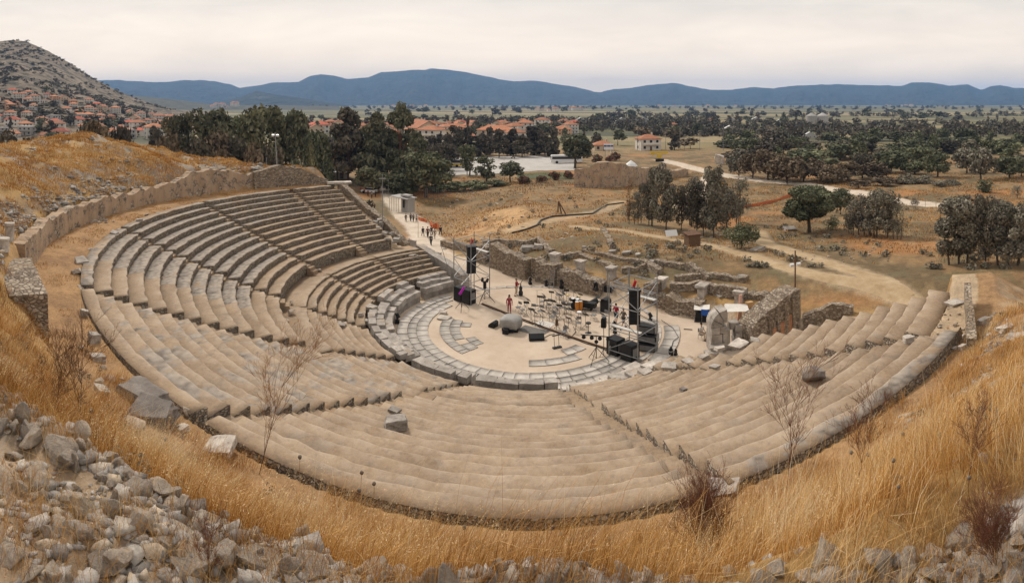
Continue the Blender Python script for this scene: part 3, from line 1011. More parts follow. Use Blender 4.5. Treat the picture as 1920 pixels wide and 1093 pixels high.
def leaf_cloud(blobs, n, size, seed, shell=.55, flat=0.0):
    """n leaf-sized quads spread through a set of ellipsoids (cx,cy,cz,rx,ry,rz)"""
    g = np.random.default_rng(seed)
    B = np.array(blobs, float)
    w = (B[:, 3] * B[:, 4] * B[:, 5]) ** (2 / 3); w /= w.sum()
    k = g.choice(len(B), n, p=w)
    d = g.normal(size=(n, 3)); d /= np.linalg.norm(d, axis=1)[:, None]
    rr = g.random(n) ** (1 / 3) * (1 - shell) + shell * (0.82 + .36 * g.random(n))
    P = B[k, :3] + d * B[k, 3:6] * rr[:, None]
    nrm = d + g.normal(size=(n, 3)) * .8
    nrm /= np.linalg.norm(nrm, axis=1)[:, None]
    a = np.cross(nrm, g.normal(size=(n, 3))); a /= np.linalg.norm(a, axis=1)[:, None]
    b = np.cross(nrm, a)
    s_ = size * (.55 + .9 * g.random(n))[:, None]
    V = np.stack([P - a * s_, P - b * s_ * .55, P + a * s_, P + b * s_ * .55], 1).reshape(-1, 3)
    cl = g.random(len(B))
    t = np.clip(.35 * cl[k] + .65 * g.random(n), 0, 1)
    return V, np.repeat(t, 4)

def crown_blobs(kind, seed):
    g = random.Random(seed)
    B = []
    if kind == 'round':
        B.append((0, 0, .58, .30, .30, .30))
        for i in range(16):
            a = g.uniform(0, 6.28); e = g.uniform(-.6, 1.2); r = g.uniform(.26, .36)
            B.append((r * math.cos(a) * math.cos(e), r * math.sin(a) * math.cos(e), .58 + .30 * math.sin(e), *(g.uniform(.11, .19),) * 2, g.uniform(.09, .15)))
    elif kind == 'pine':
        for i in range(26):
            h = g.uniform(.22, .97); w = .36 * (1 - (max(h - .35, 0) / .65) ** 1.7) * (0.75 if h < .35 else 1)
            a = g.uniform(0, 6.28); r = w * g.uniform(.25, .95)
            s_ = g.uniform(.09, .16) * (1.15 - .5 * h)
            B.append((r * math.cos(a), r * math.sin(a), h, s_ * 1.25, s_ * 1.25, s_ * .7))
    elif kind == 'conifer':
        for i in range(22):
            h = g.uniform(.08, .97); w = .30 * (1 - h) ** .75 + .03
            a = g.uniform(0, 6.28); r = w * g.uniform(.2, .95)
            B.append((r * math.cos(a), r * math.sin(a), h, .11, .11, .09))
    elif kind == 'tall':
        for i in range(34):
            h = g.uniform(.24, .97); w = .32 * math.sin(math.pi * min(1, max(0.10, (h - .10) / .95))) ** .5
            a = g.uniform(0, 6.28); r = w * g.uniform(.1, 1.0)
            s_ = g.uniform(.07, .13)
            B.append((r * math.cos(a), r * math.sin(a), h, s_, s_, s_ * 1.15))
    elif kind == 'spread':
        for i in range(22):
            a = g.uniform(0, 6.28); r = .36 * g.uniform(.05, 1) ** .6
            h = .36 + .52 * (1 - (r / .48) ** 2) * g.uniform(0, 1)
            s_ = g.uniform(.12, .19)
            B.append((r * math.cos(a), r * math.sin(a), h, s_, s_, s_ * .8))
    elif kind == 'bush':
        for i in range(12):
            a = g.uniform(0, 6.28); r = .36 * g.uniform(0, 1) ** .6
            h = .12 + .66 * g.uniform(0, 1) * (1 - (r / .5) ** 2)
            s_ = g.uniform(.15, .24)
            B.append((r * math.cos(a), r * math.sin(a), h, s_, s_, s_ * .85))
    elif kind == 'column':
        for i in range(14):
            h = g.uniform(.06, .95); w = .13 * (1 - abs(h - .4) ** 1.6)
            a = g.uniform(0, 6.28); r = w * g.uniform(.1, .7)
            B.append((r * math.cos(a), r * math.sin(a), h, .085, .085, .12))
    return B
def trunk_mb(kind, seed, blobs):
    g = random.Random(seed + 99)
    mb = MB()
    if kind == 'tall':
        k = g.choice([1, 2, 3])
        for i in range(k):
            x, y = g.uniform(-.05, .05) * k, g.uniform(-.05, .05) * k
            mb.path([(x, y, -.03), (x * 1.2 + g.uniform(-.01, .01), y * 1.2, .3), (x * 1.8, y * 1.8, .6), (x * 2 + g.uniform(-.03, .03), y * 2, .85)], [.016, .012, .008, .003], 6)
    else:
        r0 = {'round': .035, 'pine': .022, 'conifer': .02, 'spread': .028, 'bush': .02, 'column': .02}[kind]
        top = .9 if kind in ('pine', 'conifer', 'column') else .6
        mb.path([(0, 0, -.04), (g.uniform(-.02, .02), g.uniform(-.02, .02), top * .35), (g.uniform(-.03, .03), g.uniform(-.03, .03), top * .7), (g.uniform(-.02, .02), 0, top)], [r0, r0 * .8, r0 * .55, r0 * .2], 7)
    for b in blobs[::3]:
        h = max(.1, b[2] * .62)
        mb.path([(0, 0, h * .8), (b[0] * .45, b[1] * .45, (h + b[2]) * .5), (b[0] * .9, b[1] * .9, b[2])], [.010, .006, .002], 5)
    return mb
TREES = {}
def tree_proto(kind, leaf, nleaf, size, seed, bark=None):
    key = (kind, leaf.name, nleaf, seed)
    if key in TREES: return TREES[key]
    B = crown_blobs(kind, seed)
    V, t = leaf_cloud(B, nleaf, size, seed)
    cm = np_mesh('crown', V, np.arange(len(V)), 4, leaf, attrs={'tint': t})
    tm = trunk_mb(kind, seed, B).mesh('trunk', bark or M_BARK)
    # the same tree as one mesh, for trees only a few pixels tall
    TREES[key] = (cm, tm)
    return TREES[key]
_one = {}
def tree_single(kind, leaf, nleaf, size, seed):
    key = (kind, leaf.name, nleaf, seed)
    if key in _one: return _one[key]
    B = crown_blobs(kind, seed)
    V, t = leaf_cloud(B, nleaf, size, seed)
    n = len(V)
    T = np.array([(-.02, -.02, -.05), (.02, -.02, -.05), (0, .025, -.05), (0, 0, .5)], float)
    V2 = np.concatenate([V, T])
    fl = np.concatenate([np.arange(n), [n, n + 1, n + 3, n + 1, n + 2, n + 3, n + 2, n, n + 3]])
    fs = [4] * (n // 4) + [3, 3, 3]
    mi = [0] * (n // 4) + [1] * 3
    me = np_mesh('tree', V2, fl, fs, [leaf, M_BARK], mi, attrs={'tint': np.concatenate([t, np.zeros(4)])})
    _one[key] = me
    return me
def tree(name, label, cat, p, h, w, kind, leaf, nleaf=900, size=.035, seed=1, group=None, bark=None):
    cm, tm = tree_proto(kind, leaf, nleaf, size, seed, bark)
    t = thing(name, label, cat, p, rng.uniform(0, 6.28), group)
    t.scale = (w / .8, w / .8, h)
    link('crown', cm, t); link('trunk', tm, t)
    return t
def small_tree(name, label, cat, p, h, w, kind, leaf, nleaf, size, seed, group):
    o = link(name, tree_single(kind, leaf, nleaf, size, seed), None, p, (0, 0, rng.uniform(0, 6.28)), (w / .8, w / .8, h))
    return props(o, label, cat, group)

# ------------------------------------------------------------------ trees, listed as photo x, distance, top y, width in pixels
def put_tree(px, d, top, wpx, kind, leaf, name, label, group=None, nleaf=1400, size=.035, cat='tree', base=None, bark=None):
    p = atd(px, d)
    if base is not None:
        p = onground(px, base, 62); d = dist(p)
    else:
        p.z = ground_any(p.x, p.y)
    ztop = EYE - (top - 192) * d / FPX
    h = max(ztop - p.z, 1.0)
    if name == 'belt_tree': p.z -= h * .16; h *= 1.16
    return tree(name, label, cat, p, h, wpx * d / FPX, kind, leaf, nleaf, size, rng.randint(1, 5), group, bark)

G_PINES = 'tall pines by the entrance path'
put_tree(652, 176, 203, 92, 'pine', L_DARK, 'pine_tree', 'tall dark pine, left one of the three big pines beside the entrance', G_PINES, 3600, .034, bark=M_BARKR)
put_tree(705, 172, 212, 88, 'pine', L_PINE, 'pine_tree', 'broad pine in the middle of the three big pines beside the entrance', G_PINES, 3600, .034, bark=M_BARKR)
put_tree(750, 178, 194, 88, 'pine', L_PINE, 'pine_tree', 'tallest pine, with a pointed tip, right of the three big pines', G_PINES, 3600, .034, bark=M_BARKR)
put_tree(780, 165, 248, 70, 'pine', L_PINE, 'pine_tree', 'lower leaning pine at the right edge of the big pines', G_PINES, 2600, .036, bark=M_BARKR)
put_tree(798, 150, 283, 94, 'round', L_BROAD, 'broadleaf_tree', 'large round dark green tree behind the small hut', None, 4200, .034)
put_tree(762, 156, 318, 60, 'bush', L_BROAD, 'broadleaf_tree', 'pale green bushy tree left of the large round tree', None, 2000, .045)
put_tree(875, 195, 274, 44, 'tall', L_BROAD, 'feathery_tree', 'feathery upright tree in front of the parking area', None, 1800, .035)
put_tree(846, 190, 316, 16, 'bush', L_BROAD, 'small_tree', 'small clipped tree beside the feathery tree at the parking edge', None, 500, .06)
put_tree(908, 175, 294, 50, 'tall', L_BROAD, 'loose_tree', 'loose pale green tree with thin top in front of the parking area', None, 1500, .04)
put_tree(957, 170, 302, 44, 'round', L_BROAD, 'round_tree', 'small round dark tree at the near edge of the parking area', None, 1800, .045)
put_tree(1078, 205, 250, 64, 'round', L_BROAD, 'broadleaf_tree', 'broad tree hiding the rear of the white bus', None, 2600, .04)
for i, (px, top, w) in enumerate([(820, 335, 44), (858, 336, 46), (895, 333, 44), (932, 334, 40), (985, 330, 18)]):
    put_tree(px, 160 + i, top, w, 'bush', L_BROAD, 'shrub', 'low dark green shrub in the hedge before the parking area', 'shrubs before the parking area', 900, .06, 'shrub')
for px, d, top, w, kind, leaf in [(632, 185, 262, 60, 'round', L_DARK), (672, 190, 270, 70, 'round', L_PINE), (722, 188, 262, 70, 'round', L_DARK), (772, 190, 272, 60, 'round', L_BROAD), (812, 200, 268, 50, 'round', L_DARK), (700, 160, 300, 60, 'bush', L_PINE), (745, 160, 305, 60, 'bush', L_BROAD), (838, 215, 268, 44, 'round', L_DARK)]:
    put_tree(px, d, top, w, kind, leaf, 'dense_tree', 'dark tree filling the gap beneath and behind the big pines', 'trees beneath the big pines', 2200, .045)
G_L = 'dark trees behind the left bank'
for px, d, top, w, kind, leaf, lab in [
    (335, 165, 206, 60, 'round', L_PINE, 'dark domed pine, leftmost of the high crowns behind the left bank'), (392, 160, 200, 92, 'round', L_PINE, 'wide domed dark pine crown behind the left bank, left of the dip'),
    (440, 170, 212, 60, 'round', L_BROAD, 'dark pine crown in the dip between the two domed pines'), (492, 160, 195, 92, 'round', L_PINE, 'highest domed pine crown behind the left bank'),
    (548, 165, 203, 76, 'round', L_PINE, 'domed dark pine beside the red roofed house'), (590, 140, 244, 62, 'round', L_BROAD, 'dark round tree right below the red roofed house'),
    (583, 122, 262, 50, 'column', L_PINE, 'drooping dark cypress beside the café'), (545, 126, 268, 60, 'bush', L_BROAD, 'bushy green tree left of the drooping cypress'),
    (615, 128, 268, 40, 'bush', L_BROAD, 'weeping tree between cypress and tall pines')]:
    put_tree(px, d, top, w, kind, leaf, 'domed_pine' if kind == 'round' else 'dense_tree', lab, G_L, 3000, .036)
for i, (px, top, w) in enumerate([(60, 236, 70), (20, 240, 60), (100, 240, 46), (150, 214, 66), (185, 216, 60), (220, 222, 64), (255, 228, 60), (290, 236, 60), (322, 243, 66), (360, 240, 78), (400, 238, 84), (440, 244, 70), (478, 250, 70), (512, 262, 50), (300, 250, 60), (350, 258, 60), (420, 262, 60), (470, 275, 50)]):
    put_tree(px, 118 + (i % 4) * 5, top, w, 'spread' if i % 3 else 'bush', L_DARK if i % 2 else L_BROWN, 'dense_tree', 'dull brown green low conifer in the belt above the left grass bank', 'low conifers above the left bank', 2400, .042)
for i in range(17):
    px = 806 + i * 14.5 + rng.uniform(-4, 4)
    put_tree(px, 262 + rng.uniform(-8, 12), 243 + rng.uniform(-6, 12) - (10 if i in (3, 4) else 0), 38 + rng.uniform(-4, 10), 'conifer' if i % 3 else 'pine', L_DARK, 'dark_conifer', 'dark conifer in the row behind the parking area', 'row of conifers behind the parking area', 1700, .045)
put_tree(878, 270, 222, 16, 'conifer', L_DARK, 'pointed_conifer', 'slim conifer standing out above the row behind the parking area', None, 700, .06)
put_tree(1095, 290, 238, 12, 'column', L_DARK, 'cypress', 'slim dark cypress beside the terracotta roofs', None, 500, .06)
G_O = 'trees in the dry field behind the stage'
for px, base, top, w, kind, leaf, n, lab in [
    (1216, 424, 345, 44, 'tall', L_GREY, 2000, 'slim grey green tree, first on the left of the field grove'), (1196, 420, 362, 34, 'tall', L_GREY, 1200, 'short slender tree at the left end of the field grove'),
    (1245, 433, 313, 68, 'tall', L_GREY, 3000, 'tall airy grey tree near the left of the field grove'), (1278, 432, 352, 44, 'tall', L_DARK, 1600, 'dark slender tree between two taller ones in the field grove'),
    (1300, 424, 335, 50, 'tall', L_GREY, 1600, 'grey tree behind the middle of the field grove'), (1308, 440, 345, 44, 'tall', L_DARK, 2000, 'dark narrow tree in the middle of the field grove'),
    (1335, 446, 318, 70, 'tall', L_GREY, 3200, 'tallest airy tree at the right of the field grove'), (1322, 442, 352, 50, 'tall', L_DARK, 1800, 'dark low crowned tree at the foot of the tallest grove tree'),
    (1362, 440, 352, 48, 'tall', L_GREY, 1600, 'thin grey tree right of the tallest grove tree'), (1388, 420, 337, 44, 'tall', L_GREY, 1300, 'lone thin stemmed tree at the right end of the field grove'),
    (1390, 466, 408, 54, 'bush', L_BROAD, 1600, 'low bushy dark green tree on the rubble at the grove edge'),
    (1181, 420, 335, 18, 'tall', L_ORANGE, 350, 'dead orange leaved sapling left of the field grove'), (1178, 412, 385, 30, 'bush', L_GREY, 400, 'low thin bush below the dead orange sapling'),
    (1518, 436, 344, 84, 'round', L_BROAD, 4200, 'full round dark green tree standing alone in the field'), (1576, 402, 352, 46, 'round', L_BROAD, 1600, 'small round tree behind the full round tree'),
    (1561, 430, 400, 26, 'bush', L_BROAD, 700, 'sapling bush right of the full round tree'),
    (1600, 440, 378, 44, 'tall', L_GREY, 1300, 'low grey tree, first of the group with many thin stems'), (1622, 441, 368, 54, 'tall', L_GREY, 1900, 'grey tree, second of the many stemmed group'),
    (1645, 444, 358, 66, 'tall', L_GREY, 2600, 'highest tree of the many stemmed group'), (1668, 446, 364, 62, 'tall', L_GREY, 2400, 'grey tree, right of the highest of the many stemmed group'),
    (1684, 448, 382, 40, 'tall', L_GREY, 1000, 'thin grey tree at the right end of the many stemmed group'),
    (1800, 530, 376, 108, 'tall', L_GREY, 4200, 'broad grey tree, left of the three near trees at the right edge'), (1846, 524, 370, 68, 'tall', L_GREY, 3000, 'narrow grey tree, middle of the three near trees at the right edge'),
    (1893, 527, 382, 104, 'tall', L_GREY, 3600, 'wide grey tree, right of the three near trees at the right edge'), (1915, 518, 392, 60, 'tall', L_GREY, 2200, 'grey tree half cut by the right edge'),
    (1716, 394, 362, 16, 'bush', L_GREY, 400, 'tiny round tree beside the white track'), (1908, 372, 348, 30, 'tall', L_GREY, 700, 'small thin tree above the white track at the right edge')]:
    put_tree(px, 0, top, w * 1.1, kind, leaf, 'field_tree' if kind != 'bush' else 'field_bush', lab, G_O, int(n * 2.4), .021 if kind == 'tall' else .027, base=base)
G_B = 'brown green trees in the belt beyond the white track'
for px, d, top, w, kind, leaf in [(1385, 178, 277, 44, 'spread', L_GREY), (1412, 172, 282, 50, 'spread', L_BROWN), (1440, 170, 275, 60, 'spread', L_BROWN), (1475, 160, 283, 70, 'spread', L_BROWN), (1508, 165, 288, 58, 'spread', L_BROWN),
    (1540, 168, 300, 50, 'spread', L_BROWN), (1562, 160, 306, 56, 'spread', L_BROWN), (1590, 168, 300, 60, 'spread', L_BROWN), (1618, 175, 284, 46, 'round', L_DARK), (1640, 170, 300, 54, 'spread', L_BROWN), (1672, 190, 280, 74, 'round', L_BROAD), (1716, 185, 302, 46, 'round', L_BROAD),
    (1757, 178, 284, 50, 'round', L_BROAD), (1812, 190, 276, 50, 'round', L_GREY), (1840, 170, 275, 56, 'round', L_GREY), (1893, 175, 290, 56, 'round', L_BROAD), (1846, 140, 338, 36, 'tall', L_BROAD), (1915, 180, 298, 40, 'round', L_BROAD),
    (1700, 160, 318, 34, 'bush', L_GREY), (1732, 160, 325, 36, 'bush', L_GREY), (1785, 158, 332, 32, 'bush', L_GREY), (1760, 155, 334, 34, 'bush', L_GREY), (1690, 160, 332, 34, 'bush', L_BROWN), (1655, 155, 330, 50, 'spread', L_BROWN), (1610, 150, 335, 40, 'spread', L_BROWN)]:
    put_tree(px, d, top, w, kind, leaf, 'belt_tree', 'dull ' + {'spread': 'brown spreading', 'round': 'round crowned', 'bush': 'grey bushy', 'tall': 'upright'}[kind] + ' tree beyond the white track', G_B, 1700, .042)
G_M = 'dark trees massed beyond the right fields'
for i in range(105):
    px = rng.uniform(1340, 1960); d = rng.uniform(215, 390)
    top = 192 + (EYE + 6 - rng.uniform(6, 12)) * FPX / d
    p = atd(px, d)
    tree('dark_tree', 'dark green rounded tree in the wooded strip at the right', 'tree', p - Vector((0, 0, 1.2)), rng.uniform(5, 10.5), rng.uniform(6, 16), rng.choice(['round', 'spread', 'bush', 'bush', 'tall']), rng.choice([L_BROAD, L_DARK, L_BROAD]), 900, .055, rng.randint(1, 5), G_M)
G_T = 'trees between the houses and fields'
for i in range(120):
    px = rng.uniform(560, 1500); d = rng.uniform(300, 900) if px > 1040 else rng.uniform(420, 900)
    p = atd(px, d)
    small_tree('distant_tree', 'dark tree in the hedgerows of the plain', 'tree', p, rng.uniform(6, 12), rng.uniform(6, 13), rng.choice(['round', 'spread', 'conifer', 'bush']), rng.choice([L_DARK, L_BROAD, L_BROWN]), 260, .09, rng.randint(1, 3), G_T)
for i in range(150):
    px = rng.uniform(640, 1960); d = rng.uniform(800, 3200)
    p = atd(px, d)
    small_tree('distant_tree', 'tiny dark tree far out on the flat plain', 'tree', p, rng.uniform(9, 18), rng.uniform(10, 24), rng.choice(['round', 'bush', 'tall']), rng.choice([L_DARK, L_BROAD]), 120, .13, rng.randint(1, 3), 'far trees on the plain')
# belts of wood read as one mass each
def wood_belt(name, spots, seed):
    g = np.random.default_rng(seed)
    Vs, ts = [], []
    for (px0, px1, d0, d1, n, h) in spots:
        for i in range(n):
            p = atd(g.uniform(px0, px1), g.uniform(d0, d1))
            hh = h * g.uniform(.6, 1.15); w = hh * g.uniform(.7, 1.3)
            V, t = leaf_cloud(crown_blobs('bush', int(g.integers(1, 40))), 46, .17, int(g.integers(1, 9999)))
            Vs.append(V * np.array([w, w, hh]) + np.array([p.x, p.y, p.z])); ts.append(t)
    V = np.concatenate(Vs)
    o = link(name, np_mesh(name, V, np.arange(len(V)), 4, L_DARK, attrs={'tint': np.concatenate(ts)}))
    props(o, kind='stuff')
wood_belt('woods', [(860, 1320, 620, 900, 230, 11), (1020, 1500, 520, 640, 150, 9), (1200, 1460, 430, 470, 90, 8), (1440, 1960, 420, 620, 260, 9), (1100, 1960, 1100, 1500, 160, 12), (560, 1960, 2600, 4200, 220, 20), (1280, 1960, 640, 800, 130, 9)], 5)
# scrub on the hillside: too many bushes to count
def hill_scrub():
    g = np.random.default_rng(8)
    Vs, ts = [], []
    k = 0
    while k < 1500:
        px = g.uniform(-260, 330); d = g.uniform(480, 1260) ** 1.0
        th = (px - 960) / FPX; x, y = d * math.sin(th), d * math.cos(th)
        dens = float(fbm(np.array([x / 70]), np.array([y / 70]), 88)[0])
        if d > 640 and dens < .40 + .08 * g.random(): continue
        if d < 640 and g.random() < .35: continue
        z = ground_any(x, y)
        hh = g.uniform(2.2, 5.5) if d > 640 else g.uniform(4, 8); w = hh * g.uniform(1.1, 2.2)
        V, t = leaf_cloud([(0, 0, .35, .4, .4, .42), (.2, .1, .45, .25, .25, .3), (-.2, -.15, .4, .25, .25, .3)], 26, .22, int(g.integers(1, 9999)))
        Vs.append(V * np.array([w, w, hh]) + np.array([x, y, z - .3])); ts.append(t * .8)
        k += 1
    V = np.concatenate(Vs)
    o = link('scrub', np_mesh('scrub', V, np.arange(len(V)), 4, L_DARK, attrs={'tint': np.concatenate(ts)}))
    props(o, kind='stuff')
hill_scrub()
# oleanders with red flowers by the parking area
for i, (px, base, top, w) in enumerate([(982, 345, 326, 20), (1016, 342, 325, 18), (1039, 338, 318, 20), (1064, 334, 316, 18), (1120, 304, 286, 18), (1145, 302, 288, 16), (1154, 300, 282, 18)]):
    p = onground(px, base, 90); d = dist(p)
    t = thing('oleander', 'rounded oleander covered in dull red flowers beside the parking area', 'shrub', p, rng.uniform(0, 6), 'oleanders by the parking area')
    t.scale = (w * d / FPX / .8,) * 2 + ((base - top) * d / FPX,)
    cm, tm = tree_proto('bush', L_BROAD, 500, .07, 1 + i % 2)
    fm, _ = tree_proto('bush', L_FLOWER, 420, .065, 1 + i % 2)
    link('leaves', cm, t); link('flowers', fm, t); link('trunk', tm, t)
p = onground(648, 372, 90)
t = thing('blossom_shrub', 'white flowering rounded shrub at the edge of the upper theatre seats', 'shrub', atd(648, 96, None), 0)
t.location.z = hz(t.location.x, t.location.y) 
hh = EYE - (336 - 192) * 96 / FPX - t.location.z
t.scale = (3.6, 3.6, hh)
cm, tm = tree_proto('bush', L_WHITE, 900, .06, 2); cg, _ = tree_proto('bush', L_BROAD, 500, .06, 2)
link('flowers', cm, t); link('leaves', cg, t); link('trunk', tm, t)
for i, (px, d, top, w) in enumerate([(597, 92, 333, 26), (618, 93, 338, 16), (668, 92, 352, 40), (690, 96, 366, 34), (640, 92, 350, 30), (575, 95, 318, 26), (550, 98, 322, 26)]):
    put_tree(px, d, top, w, 'bush', L_DARK if i % 2 else L_BROAD, 'shrub', 'dark clipped shrub beside the top of the far seats', 'shrubs beside the far seats', 900, .06, 'shrub')
# ------------------------------------------------------------------ theatre surface lookup, stones
def seat_h(rho, al):
    z = np.zeros_like(rho)
    z = np.where(rho > 11.8, .62 + .5, z)
    z = np.where(rho > 12.5, 1.46, z)
    z = np.where(rho > 13.8, 1.2, z)
    for r0, r1, zz in ROWS:
        z = np.where(rho >= r0, zz, z)
    return np.where(rho >= 34.4, 8.42, z)
def onseat(px, py):
    th = (px - 960) / FPX; m = (py - 192.0) / FPX
    x, y = _ds * math.sin(th), _ds * math.cos(th)
    rx, ry = x - CX, y - CY
    rho = np.hypot(rx, ry); al = (np.degrees(np.arctan2(ry, rx)) - 225 + 180) % 360 - 180
    hh = np.where((rho < 35.1) & (np.abs(al) < 92), seat_h(rho, al), height(x, y))
    i = np.where(EYE - _ds * m <= hh)[0]
    i = i[0] if len(i) else len(_ds) - 1
    return Vector((x[i], y[i], EYE - _ds[i] * m))
def on_u(px, u):
    th = (px - 960) / FPX
    dx, dy = math.sin(th), math.cos(th)
    d = (u + CX * AX[0] + CY * AX[1]) / (dx * AX[0] + dy * AX[1])
    return d, dx * d, dy * d

def ico(n):
    import bmesh
    bm = bmesh.new(); bmesh.ops.create_icosphere(bm, subdivisions=n, radius=1.0)
    V = np.array([v.co[:] for v in bm.verts]); F = np.array([[v.index for v in f.verts] for f in bm.faces])
    bm.free(); return V, F
ICO3, ICO2, ICO1 = ico(4), ico(3), ico(2)
def rock_mesh(name, seed, mat, lod=ICO3, cuts=9):
    V, F = lod
    g = np.random.default_rng(seed)
    P = V.copy()
    for i in range(cuts):                       # chop flat faces off a ball
        n = g.normal(size=3); n /= np.linalg.norm(n)
        dd = g.uniform(.36, .74)
        s_ = P @ n
        P = np.where((s_ > dd)[:, None], P - (s_ - dd)[:, None] * n * .94, P)
    f = np.array([mnoise.noise(Vector(p * 2.3) + Vector((seed * 3.1, 0, 0))) for p in P])
    f2 = np.array([mnoise.noise(Vector(p * 6.5) + Vector((seed * 1.7, 9, 0))) for p in P])
    P = P * (1 + .13 * f + .07 * f2)[:, None]
    return np_mesh(name, P, F.ravel(), 3, mat, smooth=False)
def make_limestone():
    m = NM('limestone')
    co = m.co('Object')
    c = m.ramp(m.noise(1.6, 8, .7, co, .5), [(.28, (.25, .232, .218)), (.46, (.42, .395, .37)), (.66, (.60, .565, .52))])
    c = m.mix(m.ramp(m.noise(2.4, 6, .7, co), [(.54, 0.), (.66, .75)]), c, (.44, .33, .22))
    c = m.mix(m.ramp(m.noise(7, 5, .7, co), [(.60, 0.), (.70, .6)]), c, (.115, .10, .09))
    c = m.mix(1.0, c, m.ramp(m.objrand(), [(0, (.78, .77, .76)), (.5, (1.0, .98, .95)), (1, (1.2, 1.15, 1.08))]), 'MULTIPLY')
    c = m.mix(1.0, c, (1.10, 1.0, .90), 'MULTIPLY')
    m.bump(m.noise(6, 9, .75, co), .8, .12)
    return m.out(c, .95)
M_LIME = make_limestone()
M_DARKROCK = make_block('dark_weathered_stone', (.62, .60, .60))
ROCKS = [rock_mesh('rock', 100 + i, M_LIME) for i in range(10)]
ROCKS_D = [rock_mesh('dark_boulder', 180 + i, M_DARKROCK, ICO3, 4) for i in range(2)]
ROCKS_S = [rock_mesh('rock_small', 140 + i, M_LIME, ICO2, 7) for i in range(8)]
def block_mesh(name, seed, mat):
    import bmesh
    g = random.Random(seed)
    bm = bmesh.new(); bmesh.ops.create_cube(bm, size=2.0)
    for v in bm.verts: v.co += Vector([g.uniform(-.24, .24) for _ in range(3)])
    bmesh.ops.bevel(bm, geom=list(bm.edges), offset=.10, segments=2, affect='EDGES', profile=.6)
    bmesh.ops.subdivide_edges(bm, edges=list(bm.edges), cuts=3, use_grid_fill=True)
    for v in bm.verts:
        v.co *= 1 + .13 * mnoise.noise(v.co * 1.6 + Vector((seed, 0, 0))) + .05 * mnoise.noise(v.co * 5 + Vector((seed, 3, 0)))
    me = bpy.data.meshes.new(name); bm.to_mesh(me); bm.free()
    me.materials.append(mat)
    return me
BLOCKS = [block_mesh('block', 10 + i, M_BLOCK) for i in range(5)]
BLOCKS_P = [block_mesh('pale_block', 20 + i, M_PALE) for i in range(5)]
BLOCKS_D = [block_mesh('dark_block', 30 + i, M_DARKROCK) for i in range(3)]
def stone(px, py, w, h, label, kind='block', depth=.8, name='stone_block', group=None, rz=None, sink=.15, where=onseat, tilt=.15, cat='stone'):
    """(px,py) = foot of the stone in the photo, w,h its size in photo pixels"""
    p = where(px, py); k = dist(p) / FPX
    me = rng.choice({'block': BLOCKS, 'pale': BLOCKS_P, 'dark': BLOCKS_D, 'rock': ROCKS, 'darkrock': ROCKS_D, 'small': ROCKS_S}[kind])
    sx, sz = w * k / 2 * .88, max(h * k / 2 * .62, .05)
    o = link(name, me, None, (p.x, p.y, p.z + sz * (1 - 2 * sink) ), (rng.uniform(-tilt, tilt), rng.uniform(-tilt, tilt), rng.uniform(-.5, .5) if rz is None else rz), (sx, sx * depth, sz))
    return props(o, label, cat, group)

# ------------------------------------------------------------------ masonry walls
def wall_run(name, pts, thick, base, mat, parent=None, step=.5, rough=.12, seed=3, foot=.3):
    """irregular-topped wall along pts [(x, y, top z)]; base = lower level"""
    P = [Vector(p) for p in pts]
    samples = []
    for a, b in zip(P[:-1], P[1:]):
        n = max(1, int((b - a).to_2d().length / step))
        for i in range(n): samples.append(a.lerp(b, i / n))
    samples.append(P[-1])
    V, F = [], []
    g = random.Random(seed)
    n = len(samples); rows = 5
    for i, p in enumerate(samples):
        q = samples[min(i + 1, n - 1)] - samples[max(i - 1, 0)]
        nx, ny = -q.y, q.x; L = math.hypot(nx, ny) or 1; nx /= L; ny /= L
        jz = rough * (2.6 * (float(vnoise(i * .31 + seed, seed * 2.7)) - .5) + g.uniform(-.35, .35))
        h = p.z - base
        for side in (-1, 1):
            for t in ((0, .5, 1) if side == -1 else (1, .5, 0)):
                off = side * thick / 2 + .10 * (float(vnoise(i * .3 + t * 2, seed + side)) - .5) + g.uniform(-.012, .012)
                if t == 1: off *= .92
                V.append((p.x + nx * off, p.y + ny * off, base - foot + (h + foot + jz + g.uniform(-.03, .03)) * t))
    for i in range(n - 1):
        for j in range(5):
            a = i * 6 + j
            F.append((a, a + 1, a + 7, a + 6))
    F.append((0, 5, 4, 3, 2, 1)); b = (n - 1) * 6; F.append(tuple(b + j for j in range(6)))
    me = bpy.data.meshes.new(name); me.from_pydata(V, [], F); me.materials.append(mat); me.update()
    return link(name, me, parent)

